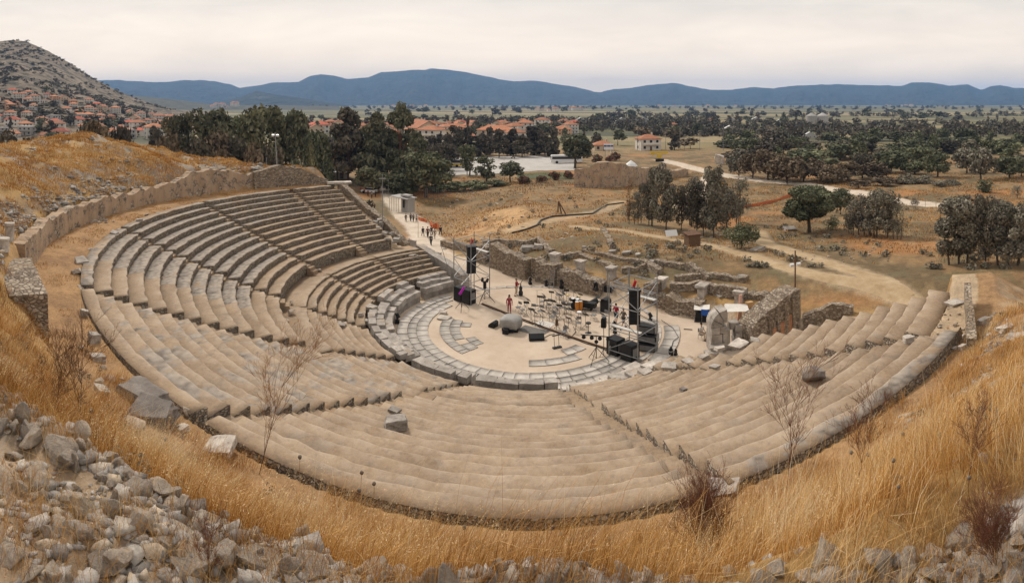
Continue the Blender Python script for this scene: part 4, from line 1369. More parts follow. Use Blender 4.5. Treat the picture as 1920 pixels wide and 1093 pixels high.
def ret_wall():
    tops = [(222, 10.5), (209, 10.4), (200, 10.3), (192, 10.2), (184, 10.0), (176, 10.1), (170, 10.5), (166, 11.3), (163, 11.4), (160, 11.2), (155, 10.3), (150, 10.0), (146, 10.1), (142, 9.8), (138, 9.2)]
    o = wall_run('retaining_wall', [(*pol(39.1, a), z) for a, z in tops], .95, 8.3, M_PLAS, step=.3, rough=.17)
    props(o, 'long curved plaster faced rubble retaining wall behind the upper walkway', 'wall')
    o = wall_run('stone_wall', [(*pol(39.0 + .0, a), z) for a, z in ((238, 11.0), (233, 11.2), (229.5, 11.0), (226.5, 10.4))], 1.9, 8.3, M_WALL, step=.4, rough=.1, seed=9)
    props(o, 'thick stub of coursed stone wall at the left edge beside the walkway', 'wall')
    o = wall_run('stone_wall', [(*pol(38.6, 152), 10.6), (*pol(38.2, 146), 11.1), (*pol(38.0, 141.5), 10.6), (*pol(37.6, 137.5), 9.4), (*pol(37.3, 135.5), 8.9)], 1.0, 8.2, M_WALL, step=.4, rough=.12, seed=12)
    props(o, 'rubble stone wall rising behind the top row of the farthest seats', 'wall')
    a = at(1822, 655, 8.3); b = at(1815, 556, 8.3)
    m_ = a.lerp(b, .5)
    o = wall_run('stone_wall', [(a.x, a.y, 8.8), (m_.x, m_.y, 9.0), (b.x, b.y, 9.15)], .42, 8.2, M_WALL, step=.4, rough=.1, seed=14)
    props(o, 'narrow grey stone wall running away beside the right bank', 'wall')
    # end wall of the far wing, stepping down beside the seats
    o = wall_run('end_wall', [(*pol(36.2, 133.2), 8.5), (*pol(33, 133.0), 7.6), (*pol(30, 132.4), 6.6), (*pol(27, 131.5), 5.4), (*pol(24, 130), 4.2), (*pol(22.0, 128.5), 2.9)], .9, 0.0, M_WALL, step=.5, rough=.25, seed=15)
    props(o, 'ruined sloping end wall of the far seating wing', 'wall')
    o = wall_run('end_wall', [(*pol(20.5, 126.5), 3.0), (*pol(17.5, 125.0), 2.5), (*pol(14.5, 123.0), 2.0), (*pol(12.3, 121), 1.4)], 1.1, 0.0, M_BLOCK, step=.9, rough=.12, seed=16)
    props(o, 'dark block wall ending the lower far seats beside the stage entrance', 'wall')
    p = at(640, 340, 8.5)
    mb = MB(); mb.box((0, 0, .12), (3.4, 1.0, .3), jit=.05); mb.box((.9, 0, -.55), (.7, .8, 1.1), jit=.06)
    o = mb.build('marble_slab', M_PALE, None, loc=(*pol(36.2, 133.5), 8.35), rot=(0, 0, RAD(25))); props(o, 'long pale marble slab lying on top of the far seats', 'stone')
ret_wall()

def skene():
    t = thing('stage_building_wall', 'low ruined rubble wall of the ancient stage building behind the orchestra', 'wall')
    secs = [(-18.6, -16.9, 10.9, 2.3, 2.1), (-15.9, -13.2, 10.6, 2.7, 2.5), (-13.1, -9.6, 10.0, 2.6, 2.3), (-9.4, -8.6, 10.8, 2.4, 2.4), (-8.4, -5.6, 10.4, 2.2, 2.1),
            (-5.5, .2, 10.6, 1.95, 1.35), (.4, 4.9, 11.4, .9, .8), (5.0, 6.4, 11.0, 1.9, 2.0), (6.5, 7.5, 10.8, 1.3, 1.2), (7.7, 11.3, 10.5, 1.55, 1.35), (11.6, 17.6, 13.0, 2.0, 1.9)]
    for i, (v0, v1, u, z0, z1) in enumerate(secs):
        th_ = 1.5 if i not in (6,) else 1.0
        n = 4
        pts = [(*uv(u + th_ / 2 - .6, v0 + (v1 - v0) * k / n), z0 + (z1 - z0) * k / n) for k in range(n + 1)]
        wall_run('wall_section', pts, th_, 0, M_WALL, t, step=.35, rough=.30, seed=40 + i)
    # pillars with weathered capitals
    for i, (px, top, lab) in enumerate([(1040, 475, 'pale stone pillar with capital, farthest along the stage wall'), (1088, 488, 'pale stone pillar with capital, second from the far end of the stage wall'), (1147, 500, 'stone pillar with capital at the left end of the silver truss'),
                             (1240, 520, 'tall stone pillar at the right end of the silver truss'), (1317, 533, 'stone pillar with worn capital behind the covered equipment'), (1387, 545, 'stone pillar nearest to the arched gate ruin')]):
        d, x, y = on_u(px, 11.9)
        zt = EYE - (top - 192) * d / FPX
        p = thing('stone_pillar', lab, 'pillar', (x, y, .6), RAD(45), 'stone pillars along the stage wall')
        h = zt - .6
        mb = MB(); mb.box((0, 0, (h - .3) / 2 - .3), (.78, .72, h + .3), jit=.03); mb.box((.44, .05, (h - .6) / 2), (.14, .5, h - .6), jit=.02)
        mb.build('shaft', M_PALE, p)
        mb = MB(); mb.box((0, 0, h - .30), (.88, .84, .16), jit=.02); mb.box((0, 0, h - .11), (1.06, 1.02, .22), jit=.05)
        mb.build('capital', M_PALE, p)
    # low foundation walls in the field behind
    for i, (pts, top, lab) in enumerate([([(1095, 470), (1180, 490), (1240, 505)], .35, 'broken line of grey foundation stones behind the stage pillars'), ([(1230, 492), (1290, 505), (1330, 524)], .5, 'low curved foundation wall in the dry grass'),
            ([(1265, 525), (1330, 518), (1400, 527)], .5, 'low rubble foundation crossing the grass near the gate ruin'), ([(1130, 430), (1150, 470)], .4, 'short rubble line climbing the field'), ([(1505, 612), (1560, 590), (1600, 588)], .8, 'low stone wall behind the right seats'),
            ([(985, 462), (1010, 455), (1035, 478)], .6, 'stub of foundation wall beside the farthest pillar'), ([(1050, 486), (1085, 478), (1120, 490), (1150, 505)], .35, 'low rubble wall running between the farther pillars'), ([(1165, 512), (1215, 500), (1238, 515)], .4, 'rubble wall stub beside the truss pillar'), ([(1255, 548), (1310, 545), (1360, 556), (1400, 562)], .9, 'continuous low rubble wall behind the nearer pillars'), ([(905, 462), (940, 455), (985, 462)], .6, 'broken wall top behind the left scaffold tower'), ([(830, 462), (870, 470), (905, 478)], .9, 'low rubble wall beside the walkway behind the left tower')]):
        P = [onground(*q) for q in pts]
        o = wall_run('foundation_wall', [(p.x, p.y, p.z + top) for p in P], .8, min(p.z for p in P) - .1, M_WALL, step=.45, rough=.2, seed=60 + i)
        props(o, lab, 'wall')
    # old city wall far behind the field
    pts = [(1082, 350, 318), (1110, 352, 312), (1120, 352, 305), (1160, 350, 308), (1185, 348, 312), (1230, 338, 318), (1285, 330, 318)]
    W = []
    for px, b, tp in pts:
        p = onground(px, b); W.append((p.x, p.y, EYE - (tp - 192) * dist(p) / FPX, p.z))
    o = wall_run('city_wall', [w[:3] for w in W], 2.4, min(w[3] for w in W) - .3, M_PLAS, step=.8, rough=.35, seed=81)
    props(o, 'high weathered ruin of a city wall with a grassy top in the field', 'wall')
    p = onground(1352, 308)
    mb = rock_mesh('outcrop', 77, M_PALE, ICO3, 6)
    o = link('rock_outcrop', mb, None, (p.x, p.y, p.z + 1.6), (0, 0, .4), (2.9, 2.2, 3.2)); props(o, 'pale upright rocky outcrop beside the white road', 'rock')
skene()

def gate_ruin():
    """block-built passage with half an arch, right of the orchestra"""
    base = at(1362, 650, 0.0)
    t = thing('gate_ruin', 'grey block built ruin with the stump of an arch beside the right seats', 'ruin', (base.x, base.y, 0), RAD(-4))
    g = random.Random(3)
    def course(name, x0, x1, y0, y1, z0, h, w):
        x = x0
        mb = MB()
        while x < x1 - .05:
            ww = min(g.uniform(.7, 1.3) * w, x1 - x)
            mb.box((x + ww / 2, (y0 + y1) / 2 + g.uniform(-.03, .03), z0 + h / 2), (ww - .05, y1 - y0, h - .045), jit=.03)
            x += ww
        return mb
    parts = [('pier', -1.55, -.25, -1.0, .5, [(0, .75), (.75, .7), (1.45, .55)]), ('rear_wall', .55, 2.6, -.5, .5, [(0, .7), (.7, .6), (1.3, .5)]), ('wall_end', 2.6, 3.6, -.6, .4, [(0, .8), (.8, .6)])]
    for nm, x0, x1, y0, y1, cs in parts:
        mb = MB()
        for z, h in cs:
            c = course(nm, x0, x1, y0, y1, z, h, 1.0 if nm != 'pier' else .9)
            mb.add(c.v, c.f)
        mb.build(nm, M_BLOCK, t)
    # haunch: the last wedge stones of the arch still sitting on the pier
    R0, R1 = .35, 1.30
    cx, cz = -.25, 1.98
    for y0, y1 in ((-1.0, -.35), (-.33, .5)):
        for i in range(3):
            a0 = math.pi - i * .53; a1 = a0 - .50
            mb = MB()
            poly = [(cx + R0 * math.cos(a0), cz + R0 * math.sin(a0)), (cx + R1 * math.cos(a0), cz + R1 * math.sin(a0)), (cx + R1 * math.cos((a0 + a1) / 2), cz + R1 * math.sin((a0 + a1) / 2)), (cx + R1 * math.cos(a1), cz + R1 * math.sin(a1)), (cx + R0 * math.cos(a1), cz + R0 * math.sin(a1))]
            mb.prism([(x + g.uniform(-.03, .03), z + g.uniform(-.03, .03)) for x, z in poly], y0, y1)
            mb.build('arch_stone', M_BLOCK, t)
    mb = MB(); mb.box((.55, .0, 1.75), (.7, .8, .5), jit=.06); mb.box((.95, .05, 1.35), (.6, .8, .4), jit=.05); mb.build('fallen_course', M_BLOCK, t)
    mb = MB(); mb.box((-.2, -.15, .8), (.5, 1.4, 1.6), jit=.05); mb.box((.35, -.9, .35), (.3, .25, 1.9), Euler((0, .35, 0)), jit=.03)
    mb.build('jamb', M_BLOCK, t)
    mb = MB(); mb.box((-1.5, -1.45, .2), (1.3, .8, .4), jit=.05); mb.box((-1.2, -1.2, .55), (1.0, .7, .35), jit=.05)
    mb.build('step', M_BLOCK, t)
    # rubble wing wall with brick niches and buttresses
    a = at(1405, 640, .5); b = at(1478, 600, 1.2)
    o = thing('buttressed_wall', 'tall rubble wing wall with orange brick niches between pale buttresses', 'wall')
    dx, dy = b.x - a.x, b.y - a.y; L = math.hypot(dx, dy); ex, ey = dx / L, dy / L
    wall_run('wall_core', [(a.x - ex * .4, a.y - ey * .4, 2.0), (a.x + dx * .3, a.y + dy * .3, 2.7), (a.x + dx * .6, a.y + dy * .6, 3.4), (b.x + ex * .5, b.y + ey * .5, 3.7)], 2.0, 0, M_WALL, o, step=.35, rough=.25, seed=91)
    ang = math.atan2(dy, dx)
    for i in range(4):
        f = .32 + i * .2
        mb = MB(); z = 2.5 + i * .34
        mb.box((0, 0, z / 2), (.34, .34, z), jit=.06)
        mb.build('buttress', M_WALL, o, loc=(a.x + dx * f + ey * .98, a.y + dy * f - ex * .98, 0), rot=(0, 0, ang))
        if i < 3:
            mb = MB(); mb.box((0, 0, z / 2 - .5), (.42, .12, z - 1.2), jit=.05)
            mb.build('brick_niche', M_BRICK, o, loc=(a.x + dx * (f + .1) + ey * 1.0, a.y + dy * (f + .1) - ex * 1.0, 0), rot=(0, 0, ang))
M_BRICK = simple('orange_brick', (.40, .20, .11), .95, .4, 4)
gate_ruin()

# ------------------------------------------------------------------ houses
M_WHITEW = simple('white_render', (.62, .58, .52), .9, .1, .6, rnd=.12)
M_CREAM = simple('cream_render', (.56, .45, .33), .9, .1, .6, rnd=.15)
M_GREYW = simple('grey_render', (.38, .36, .34), .9, .1, .6, rnd=.12)
M_PEACH = simple('peach_render', (.58, .36, .23), .9, .1, .6, rnd=.15)
def make_tiles(name, col):
    m = NM(name)
    c = m.mix(1.0, col, m.ramp(m.noise(.9, 6, .7), [(.25, .65), (.75, 1.3)]), 'MULTIPLY')
    c = m.mix(1.0, c, m.ramp(m.objrand(), [(0, (.7, .72, .75)), (1, (1.2, 1.15, 1.1))]), 'MULTIPLY')
    w = m.n('TexWave'); w.inputs['Scale'].default_value = 2.2; m.l(m.co(), w.inputs[0])
    m.bump(w.outputs[0], .4, .08)
    return m.out(c, .9)
M_TILE = make_tiles('orange_roof_tiles', (.45, .195, .105))
M_TILER = make_tiles('red_roof_tiles', (.46, .125, .075))
M_GLASS = simple('dark_window', (.035, .035, .04), .25, .1)
M_SHEET = simple('sheet_metal_roof', (.55, .54, .53), .6, .12, .4)
M_WOOD = simple('brown_wood', (.16, .095, .055), .8, .3, 5)
def house_proto(key, name, w, dpt, st, wallm, roofm, roof='hip', balcony=False):
    """parts: wall, roof, chimney, window..., balcony"""
    t = bpy.data.objects.new(name, None); COL.objects.link(t)
    h = 3.0 * st
    mb = MB(); mb.box((0, 0, h / 2 - .6), (w, dpt, h + 1.2))
    if roof == 'gable':
        mb.prism([(-w / 2, h + .0), (w / 2, h + .0), (0, h + w * .26)], -dpt / 2 + .02, dpt / 2 - .02)
    mb.build('wall', wallm, t)
    e = .55
    mb = MB()
    if roof == 'hip':
        rh = min(w, dpt) * .24; k = max(0, (w - dpt) / 2)
        W, D = w / 2 + e, dpt / 2 + e
        V = [(-W, -D, h), (W, -D, h), (W, D, h), (-W, D, h), (-k - .1, 0, h + rh), (k + .1, 0, h + rh), (-W, -D, h - .22), (W, -D, h - .22), (W, D, h - .22), (-W, D, h - .22)]
        mb.add(V, [(0, 1, 5, 4), (1, 2, 5), (2, 3, 4, 5), (3, 0, 4), (6, 7, 1, 0), (7, 8, 2, 1), (8, 9, 3, 2), (9, 6, 0, 3), (9, 8, 7, 6)])
    elif roof == 'gable':
        rh = w * .26
        for s_ in (-1, 1):
            V = [(s_ * (w / 2 + e), -dpt / 2 - e, h - .26 * e + .05), (s_ * (w / 2 + e), dpt / 2 + e, h - .26 * e + .05), (0, dpt / 2 + e, h + rh + .2), (0, -dpt / 2 - e, h + rh + .2)]
            V += [(x, y, z - .2) for x, y, z in V]
            mb.add(V, [(0, 1, 2, 3), (7, 6, 5, 4), (0, 4, 5, 1), (1, 5, 6, 2), (2, 6, 7, 3), (3, 7, 4, 0)])
    else:
        mb.box((0, 0, h + .15), (w + .5, dpt + .5, .3))
    rf = mb.build('roof', roofm, t)
    if roof in ('hip', 'gable'):
        mb = MB(); mb.box((w * .22, dpt * .12, h + w * .2), (.7, .7, 1.6)); mb.build('chimney', wallm, t)
    for s in range(st):
        for sx in (-1, 0, 1):
            if sx == 0 and s == 0:
                mb = MB(); mb.box((0, -dpt / 2 - .03, 1.1), (1.1, .12, 2.2)); mb.build('door', M_WOOD, t); continue
            mb = MB(); mb.box((sx * w * .31, -dpt / 2 - .03, s * 3 + 1.6), (1.25, .12, 1.35)); mb.build('window', M_GLASS, t)
        mb = MB(); mb.box((-w / 2 - .03, 0, s * 3 + 1.6), (.12, 1.3, 1.35)); mb.build('window', M_GLASS, t)
        mb = MB(); mb.box((w / 2 + .03, 0, s * 3 + 1.6), (.12, 1.3, 1.35)); mb.build('window', M_GLASS, t)
        if balcony and s > 0:
            mb = MB(); mb.box((0, -dpt / 2 - .75, s * 3 + .08), (w * .8, 1.5, .16)); mb.box((0, -dpt / 2 - 1.45, s * 3 + .6), (w * .8, .08, .9)); mb.build('balcony', wallm, t)
    return t
HP = {}
def house(kind, p, rz, label, group=None, scale=1.0, name=None):
    spec = {'white2': ('village_house', 11, 9, 2, M_WHITEW, M_TILE, 'hip', True), 'cream1': ('village_house', 10, 8, 1, M_CREAM, M_TILE, 'hip', False), 'cream2': ('village_house', 12, 9, 2, M_CREAM, M_TILE, 'gable', True),
            'peach2': ('village_house', 10, 9, 2, M_PEACH, M_TILE, 'hip', True), 'white3': ('apartment_house', 13, 10, 3, M_WHITEW, M_TILE, 'hip', True), 'red2': ('village_house', 13, 10, 2, M_WHITEW, M_TILER, 'hip', False),
            'gable1': ('village_house', 9, 13, 1, M_WHITEW, M_TILE, 'gable', False), 'flat2': ('flat_roofed_house', 11, 9, 2, M_GREYW, M_GREYW, 'flat', True), 'shed': ('farm_shed', 20, 9, 1, M_GREYW, M_SHEET, 'gable', False), 'long2': ('village_house', 20, 11, 2, M_CREAM, M_TILE, 'hip', True)}[kind]
    if kind not in HP:
        HP[kind] = house_proto(kind, *spec); o = HP[kind]
    else:
        o = copy_tree(HP[kind])
    o.location = p; o.rotation_euler = (0, 0, rz); o.scale = (scale,) * 3
    props(o, label, 'shed' if kind == 'shed' else 'house', group)
    return o
DESC = {'white2': 'white two storey house with balcony and orange hipped roof', 'cream1': 'cream single storey house with orange hipped roof', 'cream2': 'cream two storey house with orange gabled roof', 'peach2': 'peach two storey house with orange hipped roof',
        'white3': 'white three storey apartment house with orange roof', 'red2': 'white house with bright red roof', 'gable1': 'small white house with steep orange gable roof', 'flat2': 'grey flat roofed two storey house', 'shed': 'grey farm shed with metal roof', 'long2': 'long cream house with orange roof'}
def far_point(px, base):
    """point on the plain or hill seen at this pixel, beyond the near fields"""
    th = (px - 960) / FPX
    ds = np.linspace(230, 1500, 1600)
    x, y = ds * math.sin(th), ds * math.cos(th)
    z = height(x, y)
    if px < 380: z = np.maximum(z, np.where(ds > 335, hill_z(x, y), -99))
    i = np.where(EYE - ds * (base - 192) / FPX <= z)[0]
    i = i[0] if len(i) else -1
    return Vector((x[i], y[i], z[i]))
def face(p): return math.atan2(p.y, p.x) - math.pi / 2
used = []
def free(p, r):
    for q in used:
        if (q - p).to_2d().length < r: return False
    used.append(p.copy()); return True
# named houses of the town and fields
for kind, px, base, sc_, lab, turn in [
    ('red2', 598, 250, 1.25, 'house with bright red roof left of the tall pines', .3), ('white2', 575, 244, 1.0, 'white house partly behind the domed pine, left of the red roof', .2), ('long2', 640, 238, .9, 'long orange roofed house just right of the red roof', -.2),
    ('cream2', 795, 262, 1.4, 'white gabled house with wide orange roof right of the tall pines', .5), ('cream1', 822, 268, 1.25, 'low cream house in front of the wide gabled roof', -.1), ('long2', 850, 252, 1.0, 'long cream house with orange roof in the town centre', .1),
    ('white3', 775, 250, 1.0, 'white three storey house beside the tallest pine', .2), ('long2', 930, 262, 1.15, 'big orange roofed house above the conifer row', -.25), ('white2', 965, 268, 1.1, 'white house with broad orange roof at the right end of the conifer row', .3),
    ('white3', 985, 250, 1.0, 'white three storey house with red tiles behind the conifer row', .0), ('peach2', 945, 240, 1.0, 'peach house in the middle of the town', .3), ('white2', 1055, 252, .9, 'pale house with red roof standing alone right of the town', .2),
    ('cream1', 1130, 282, 1.0, 'small orange and yellow house beside the road bend', .2), ('white2', 1215, 281, 1.0, 'white house with orange hipped roof alone among dark trees', .35), ('shed', 1088, 233, 1.0, 'white shed with domed roof left of the field sheds', .1),
    ('shed', 1166, 231, .9, 'pale long shed among trees, left of two field sheds', .1), ('shed', 1207, 232, 1.0, 'pale long shed among trees, right of two field sheds', .0), ('peach2', 1262, 242, .8, 'peach coloured farmhouse by the green field', .4),
    ('cream1', 1334, 228, 1.2, 'orange roofed farmhouse among the far woods', .1), ('shed', 1372, 230, .8, 'bluish white shed beside the far orange roof', 0), ('shed', 1418, 229, .9, 'low pale sheds at the far edge of the woods', .2), ('shed', 1463, 231, .7, 'small white shed left of the grain silo', .1),
    ('shed', 1518, 258, .5, 'tiny white hut among dark trees at the right', .2), ('shed', 1368, 250, .8, 'low long pale shed beside the green field', .15)]:
    p = far_point(px, base); free(p, 8)
    house(kind, p, face(p) + turn, lab, None, sc_)
k = 0; tries = 0
while k < 110 and tries < 4000:
    tries += 1
    px = rng.uniform(-40, 335); d = rng.uniform(345, 760)
    p = atd(px, d); p.z = ground_any(p.x, p.y)
    y = 192 + (EYE - p.z) * FPX / d
    if y < 174 + max(px, 0) * .055 or y > 262: continue
    if px > 120 and y < 190 + (px - 120) * .03 and rng.random() < .7: continue
    if not free(p, 10.5): continue
    kind = rng.choice(['white2', 'white2', 'cream1', 'cream2', 'peach2', 'white3', 'gable1', 'red2', 'flat2'])
    house(kind, p, face(p) + rng.uniform(-.8, .8), DESC[kind] + ' in the village on the hillside', 'houses of the hillside village', rng.uniform(.7, .95)); k += 1
k = 0; tries = 0
while k < 66 and tries < 4000:
    tries += 1
    px = rng.uniform(560, 1085); d = rng.uniform(335, 640)
    p = atd(px, d)
    if not free(p, 13): continue
    kind = rng.choice(['white2', 'cream1', 'cream2', 'peach2', 'white3', 'gable1', 'white2', 'cream2', 'flat2', 'red2'])
    house(kind, p, face(p) + rng.uniform(-.7, .7), DESC[kind] + ' in the town on the plain', 'houses of the town', rng.uniform(.8, 1.08)); k += 1
for i in range(55):
    px = rng.uniform(555, 1090); d = rng.uniform(330, 660); p = atd(px, d)
    if not free(p, 7): continue
    small_tree('town_tree', 'dark tree between the houses of the town on the plain', 'tree', p, rng.uniform(5, 9), rng.uniform(5, 9), rng.choice(['round', 'bush', 'conifer']), rng.choice([L_DARK, L_BROAD]), 260, .09, rng.randint(1, 3), 'trees in the town')
for i in range(46):
    px = rng.uniform(-40, 335); d = rng.uniform(345, 760); p = atd(px, d); p.z = ground_any(p.x, p.y)
    small_tree('village_tree', 'dark tree between the houses of the hillside village', 'tree', p, rng.uniform(6, 11), rng.uniform(6, 11), rng.choice(['round', 'bush', 'conifer']), rng.choice([L_DARK, L_BROAD]), 260, .09, rng.randint(1, 3), 'trees in the hillside village')
# distant hamlets, small pale boxes with roofs below the mountains
for i in range(46):
    px, d = rng.choice([(rng.uniform(395, 445), 2600), (rng.uniform(1000, 1110), rng.uniform(1900, 2600)), (rng.uniform(1660, 1720), 5200), (rng.uniform(1180, 1500), 4200), (rng.uniform(720, 900), 3800)])
    p = atd(px, d); 
    if px < 460: p.z = -10 + rng.uniform(0, 22)
    mb_ = HP.get('hamlet')
    if mb_ is None:
        mb = MB(); mb.box((0, 0, 4), (14, 11, 8)); mb.add([(-8, -6.5, 8), (8, -6.5, 8), (8, 6.5, 8), (-8, 6.5, 8), (-3, 0, 11), (3, 0, 11)], [(0, 1, 5, 4), (1, 2, 5), (2, 3, 4, 5), (3, 0, 4)], 1)
        mb_ = HP['hamlet'] = mb.mesh('hamlet_house', [M_WHITEW, M_TILE])
    o = link('hamlet_house', mb_, None, p, (0, 0, rng.uniform(0, 3)), rng.uniform(.9, 1.8)); props(o, 'tiny pale house in a distant hamlet below the mountains', 'house', 'houses of distant hamlets')
# grain silo
p = far_point(1532, 237); t = thing('grain_silo', 'pair of grey cylindrical grain silos on the plain', 'silo', p)
for i, x in enumerate((-7, 7)):
    MB().lathe([(6.5, 0), (6.5, 12), (1, 15)], (x, 0, 0), 20).build('tank', M_GREYW, t)

# ------------------------------------------------------------------ parking area, vehicles, hut, poles
def draped(name, px0, px1, d0, d1, mat, lift=.06, shape=None):
    n, k = 60, 30
    V = []
    for j in range(k + 1):
        for i in range(n + 1):
            px = px0 + (px1 - px0) * i / n; d = d0 + (d1 - d0) * j / k
            th = (px - 960) / FPX; V.append((d * math.sin(th), d * math.cos(th), 0))
    V = np.array(V); V[:, 2] = height(V[:, 0], V[:, 1]) + lift
    F = [(j * (n + 1) + i, j * (n + 1) + i + 1, (j + 1) * (n + 1) + i + 1, (j + 1) * (n + 1) + i) for j in range(k) for i in range(n)]
    o = link(name, np_mesh(name, V, np.array(F).ravel(), 4, mat, smooth=True)); props(o, kind='structure'); return o
M_LOT = simple('pale_worn_asphalt', (.46, .43, .395), .95, .12, .25)
draped('parking_ground', 832, 1078, 196, 262, M_LOT)
M_LAWN = simple('green_lawn', (.085, .095, .045), .95, .25, .5)
draped('lawn', 970, 1070, 172, 190, M_LAWN)
M_PAINTW = simple('white_paint', (.72, .71, .69), .35, .05)
M_PAINTY = simple('yellow_paint', (.62, .42, .06), .4, .08)
M_BLACK = simple('black_plastic', (.012, .012, .013), .55, .2, 4)
M_BLKMET = simple('black_metal', (.02, .02, .022), .4, .2, 4)
M_STEEL = simple('galvanised_steel', (.30, .30, .30), .45, .2, 6, metal=.6)
M_RUBBER = simple('rubber', (.02, .02, .02), .8, .2)
M_RUST = simple('rusty_steel', (.14, .075, .045), .8, .35, 6)
def bus(p, rz, label, low, high, windows=7):
    t = thing('coach', label, 'bus', p, rz)
    mb = MB(); mb.prism([(-6, .45), (6, .45), (6, 2.9), (5.7, 3.2), (-5.7, 3.2), (-6, 2.9)], -1.25, 1.25); mb.build('body', high, t)
    mb = MB(); mb.box((0, 0, .95), (12.04, 2.54, .9)); mb.build('side_panel', low, t)
    mb = MB(); mb.box((0, -1.27, 2.15), (11.2, .04, 1.0)); mb.build('side_window', M_GLASS, t)
    mb = MB(); mb.box((-6.02, 0, 2.0), (.05, 2.2, 1.3)); mb.build('windscreen', M_GLASS, t)
    for x in (-3.8, 3.4):
        for y in (-1.2, 1.2):
            MB().tube((x, y - .14, .5), (x, y + .14, .5), .5, 16).build('wheel', M_RUBBER, t)
    return t
p = atd(1062, 226); bus(p, face(p) + .12, 'white coach parked at the far right of the pale parking area', M_PAINTW, M_PAINTW)
p = atd(840, 222); bus(p, face(p) - .05, 'coach with yellow side and black windows at the left of the parking area', M_PAINTY, M_PAINTW)
def car(p, rz, label, paint):
    t = thing('parked_car', label, 'car', p, rz)
    MB().prism([(-2.1, .35), (2.1, .35), (2.15, .8), (1.2, .95), (-2.0, 1.0), (-2.15, .8)], -.85, .85).build('body', paint, t)
    MB().prism([(-1.7, .98), (1.1, .95), (.4, 1.45), (-1.2, 1.5)], -.74, .74).build('cabin', M_GLASS, t)
    MB().box((-.4, 0, 1.47), (1.5, 1.4, .06)).build('roof', paint, t)
    for x in (-1.3, 1.3):
        for y in (-.8, .8):
            MB().tube((x, y - .1, .32), (x, y + .1, .32), .32, 12).build('wheel', M_RUBBER, t)
p = onground(692, 362, 100); car(p, face(p) + 2.6, 'white car parked at the end of the entrance path', M_PAINTW)
def scooter(p):
    t = thing('motorcycle', 'small motorcycle parked before the conifer row', 'motorcycle', p, .4)
    MB().path([(-.6, 0, .5), (-.2, 0, .75), (.4, 0, .7), (.6, 0, 1.0)], [.16, .2, .17, .05], 8).build('body', M_RUST, t)
    for x in (-.65, .7): MB().tube((x, -.06, .3), (x, .06, .3), .3, 12).build('wheel', M_RUBBER, t)
scooter(atd(962, 250))
# ticket hut
def hut():
    p = onground(757, 396, 60)
    s_ = dist(p) / FPX
    t = thing('ticket_hut', 'small white hut with flat grey canopy roof beside the entrance path', 'hut', p, -.55)
    w = 24 * s_; h = 26 * s_
    MB().box((w * .45, 0, h * .5), (w * .7, w * .8, h)).build('wall', M_GREYW, t)
    MB().box((-.05 * w, 0, h * 1.03), (w * 1.8, w * 1.2, .14), Euler((0, .05, 0))).build('canopy', M_GREYW, t)
    MB().box((w * .42, -w * .47, h * .62), (w * .16, .06, h * .55)).build('window', M_GLASS, t)
    MB().box((w * .3, .1, h * 1.16), (w * .75, w * .6, .35), jit=.05).build('roof_sheet', M_GREYW, t)
    for i in range(6):
        x = -w * .95 + i * w * .19
        MB().tube((x, -w * .6, 0), (x, -w * .6, h), .05).build('post', M_STEEL, t)
    # café behind the trees
    p = onground(622, 336, 110)
    t = thing('cafe', 'white café building with red counter half hidden under the pines', 'building', p + Vector((0, 3, 0)), .1)
    MB().box((0, 0, 2.0), (9, 5, 4.0)).build('wall', M_WHITEW, t)
    MB().box((0, -3.2, 2.6), (10, 3.0, .18), Euler((.15, 0, 0))).build('awning', M_SHEET, t)
    MB().box((-1.2, -2.7, .9), (3.4, .5, 1.5)).build('counter', M_TILER, t)
    MB().box((2.8, -2.6, 1.4), (1.2, .2, 2.2)).build('door', M_WOOD, t)
    p = onground(704, 330, 118)
    t = thing('shade_sail', 'dark green shade sail stretched under the pines', 'awning', p + Vector((0, 0, 0)))
    MB().add([(-3.6, 0, 1.2), (4.4, -1, 3.6), (3.0, 3, 3.3), (-2, 3.4, 2.2), (-3.6, 0, 1.15), (4.4, -1, 3.55), (3.0, 3, 3.25), (-2, 3.4, 2.15)], [(0, 1, 2, 3), (7, 6, 5, 4), (0, 4, 5, 1), (1, 5, 6, 2), (2, 6, 7, 3), (3, 7, 4, 0)]).build('sail', simple('green_canvas', (.055, .075, .06), .8), t)
    MB().tube((4.4, -1, -.1), (4.4, -1, 3.7), .06).build('pole', M_STEEL, t)
hut()
def pole(px, base, top, label, r=.09, mat=None, arms=0, name='utility_pole', lamp=False, dmin=0, lean=0.0):
    p = onground(px, base, dmin); d = dist(p); h = (base - top) * d / FPX
    t = thing(name, label, 'pole', p)
    MB().path([(0, 0, -.2), (lean * h * .5, 0, h * .5), (lean * h, 0, h)], [r, r * .85, r * .7], 8).build('pole', mat or M_STEEL, t)
    if lamp:
        for s_ in (-1, 1):
            MB().box((s_ * .32 + lean * h * lamp, 0, h * lamp), (.34, .22, .24), Euler((.4, 0, 0))).build('floodlight', M_PAINTW, t)
    if arms: MB().box((lean * h, 0, h * .93), (arms, .08, .1)).build('crossarm', mat or M_STEEL, t)
    return t
pole(1491, 596, 470, 'rusty lattice pole with two white floodlights behind the right seats', .085, M_RUST, 0, lamp=.79)
pole(520, 326, 252, 'grey floodlight pole on the bank above the far seats', .09, None, 0, lamp=.93, lean=-.06)
pole(717, 430, 328, 'thin grey pole rising from the far end wall', .06, None, .9)
pole(728, 372, 336, 'slim post beside the ticket hut', .06, None, .6)
pole(784, 446, 414, 'short thin post beside the walkway', .03, M_BLKMET)
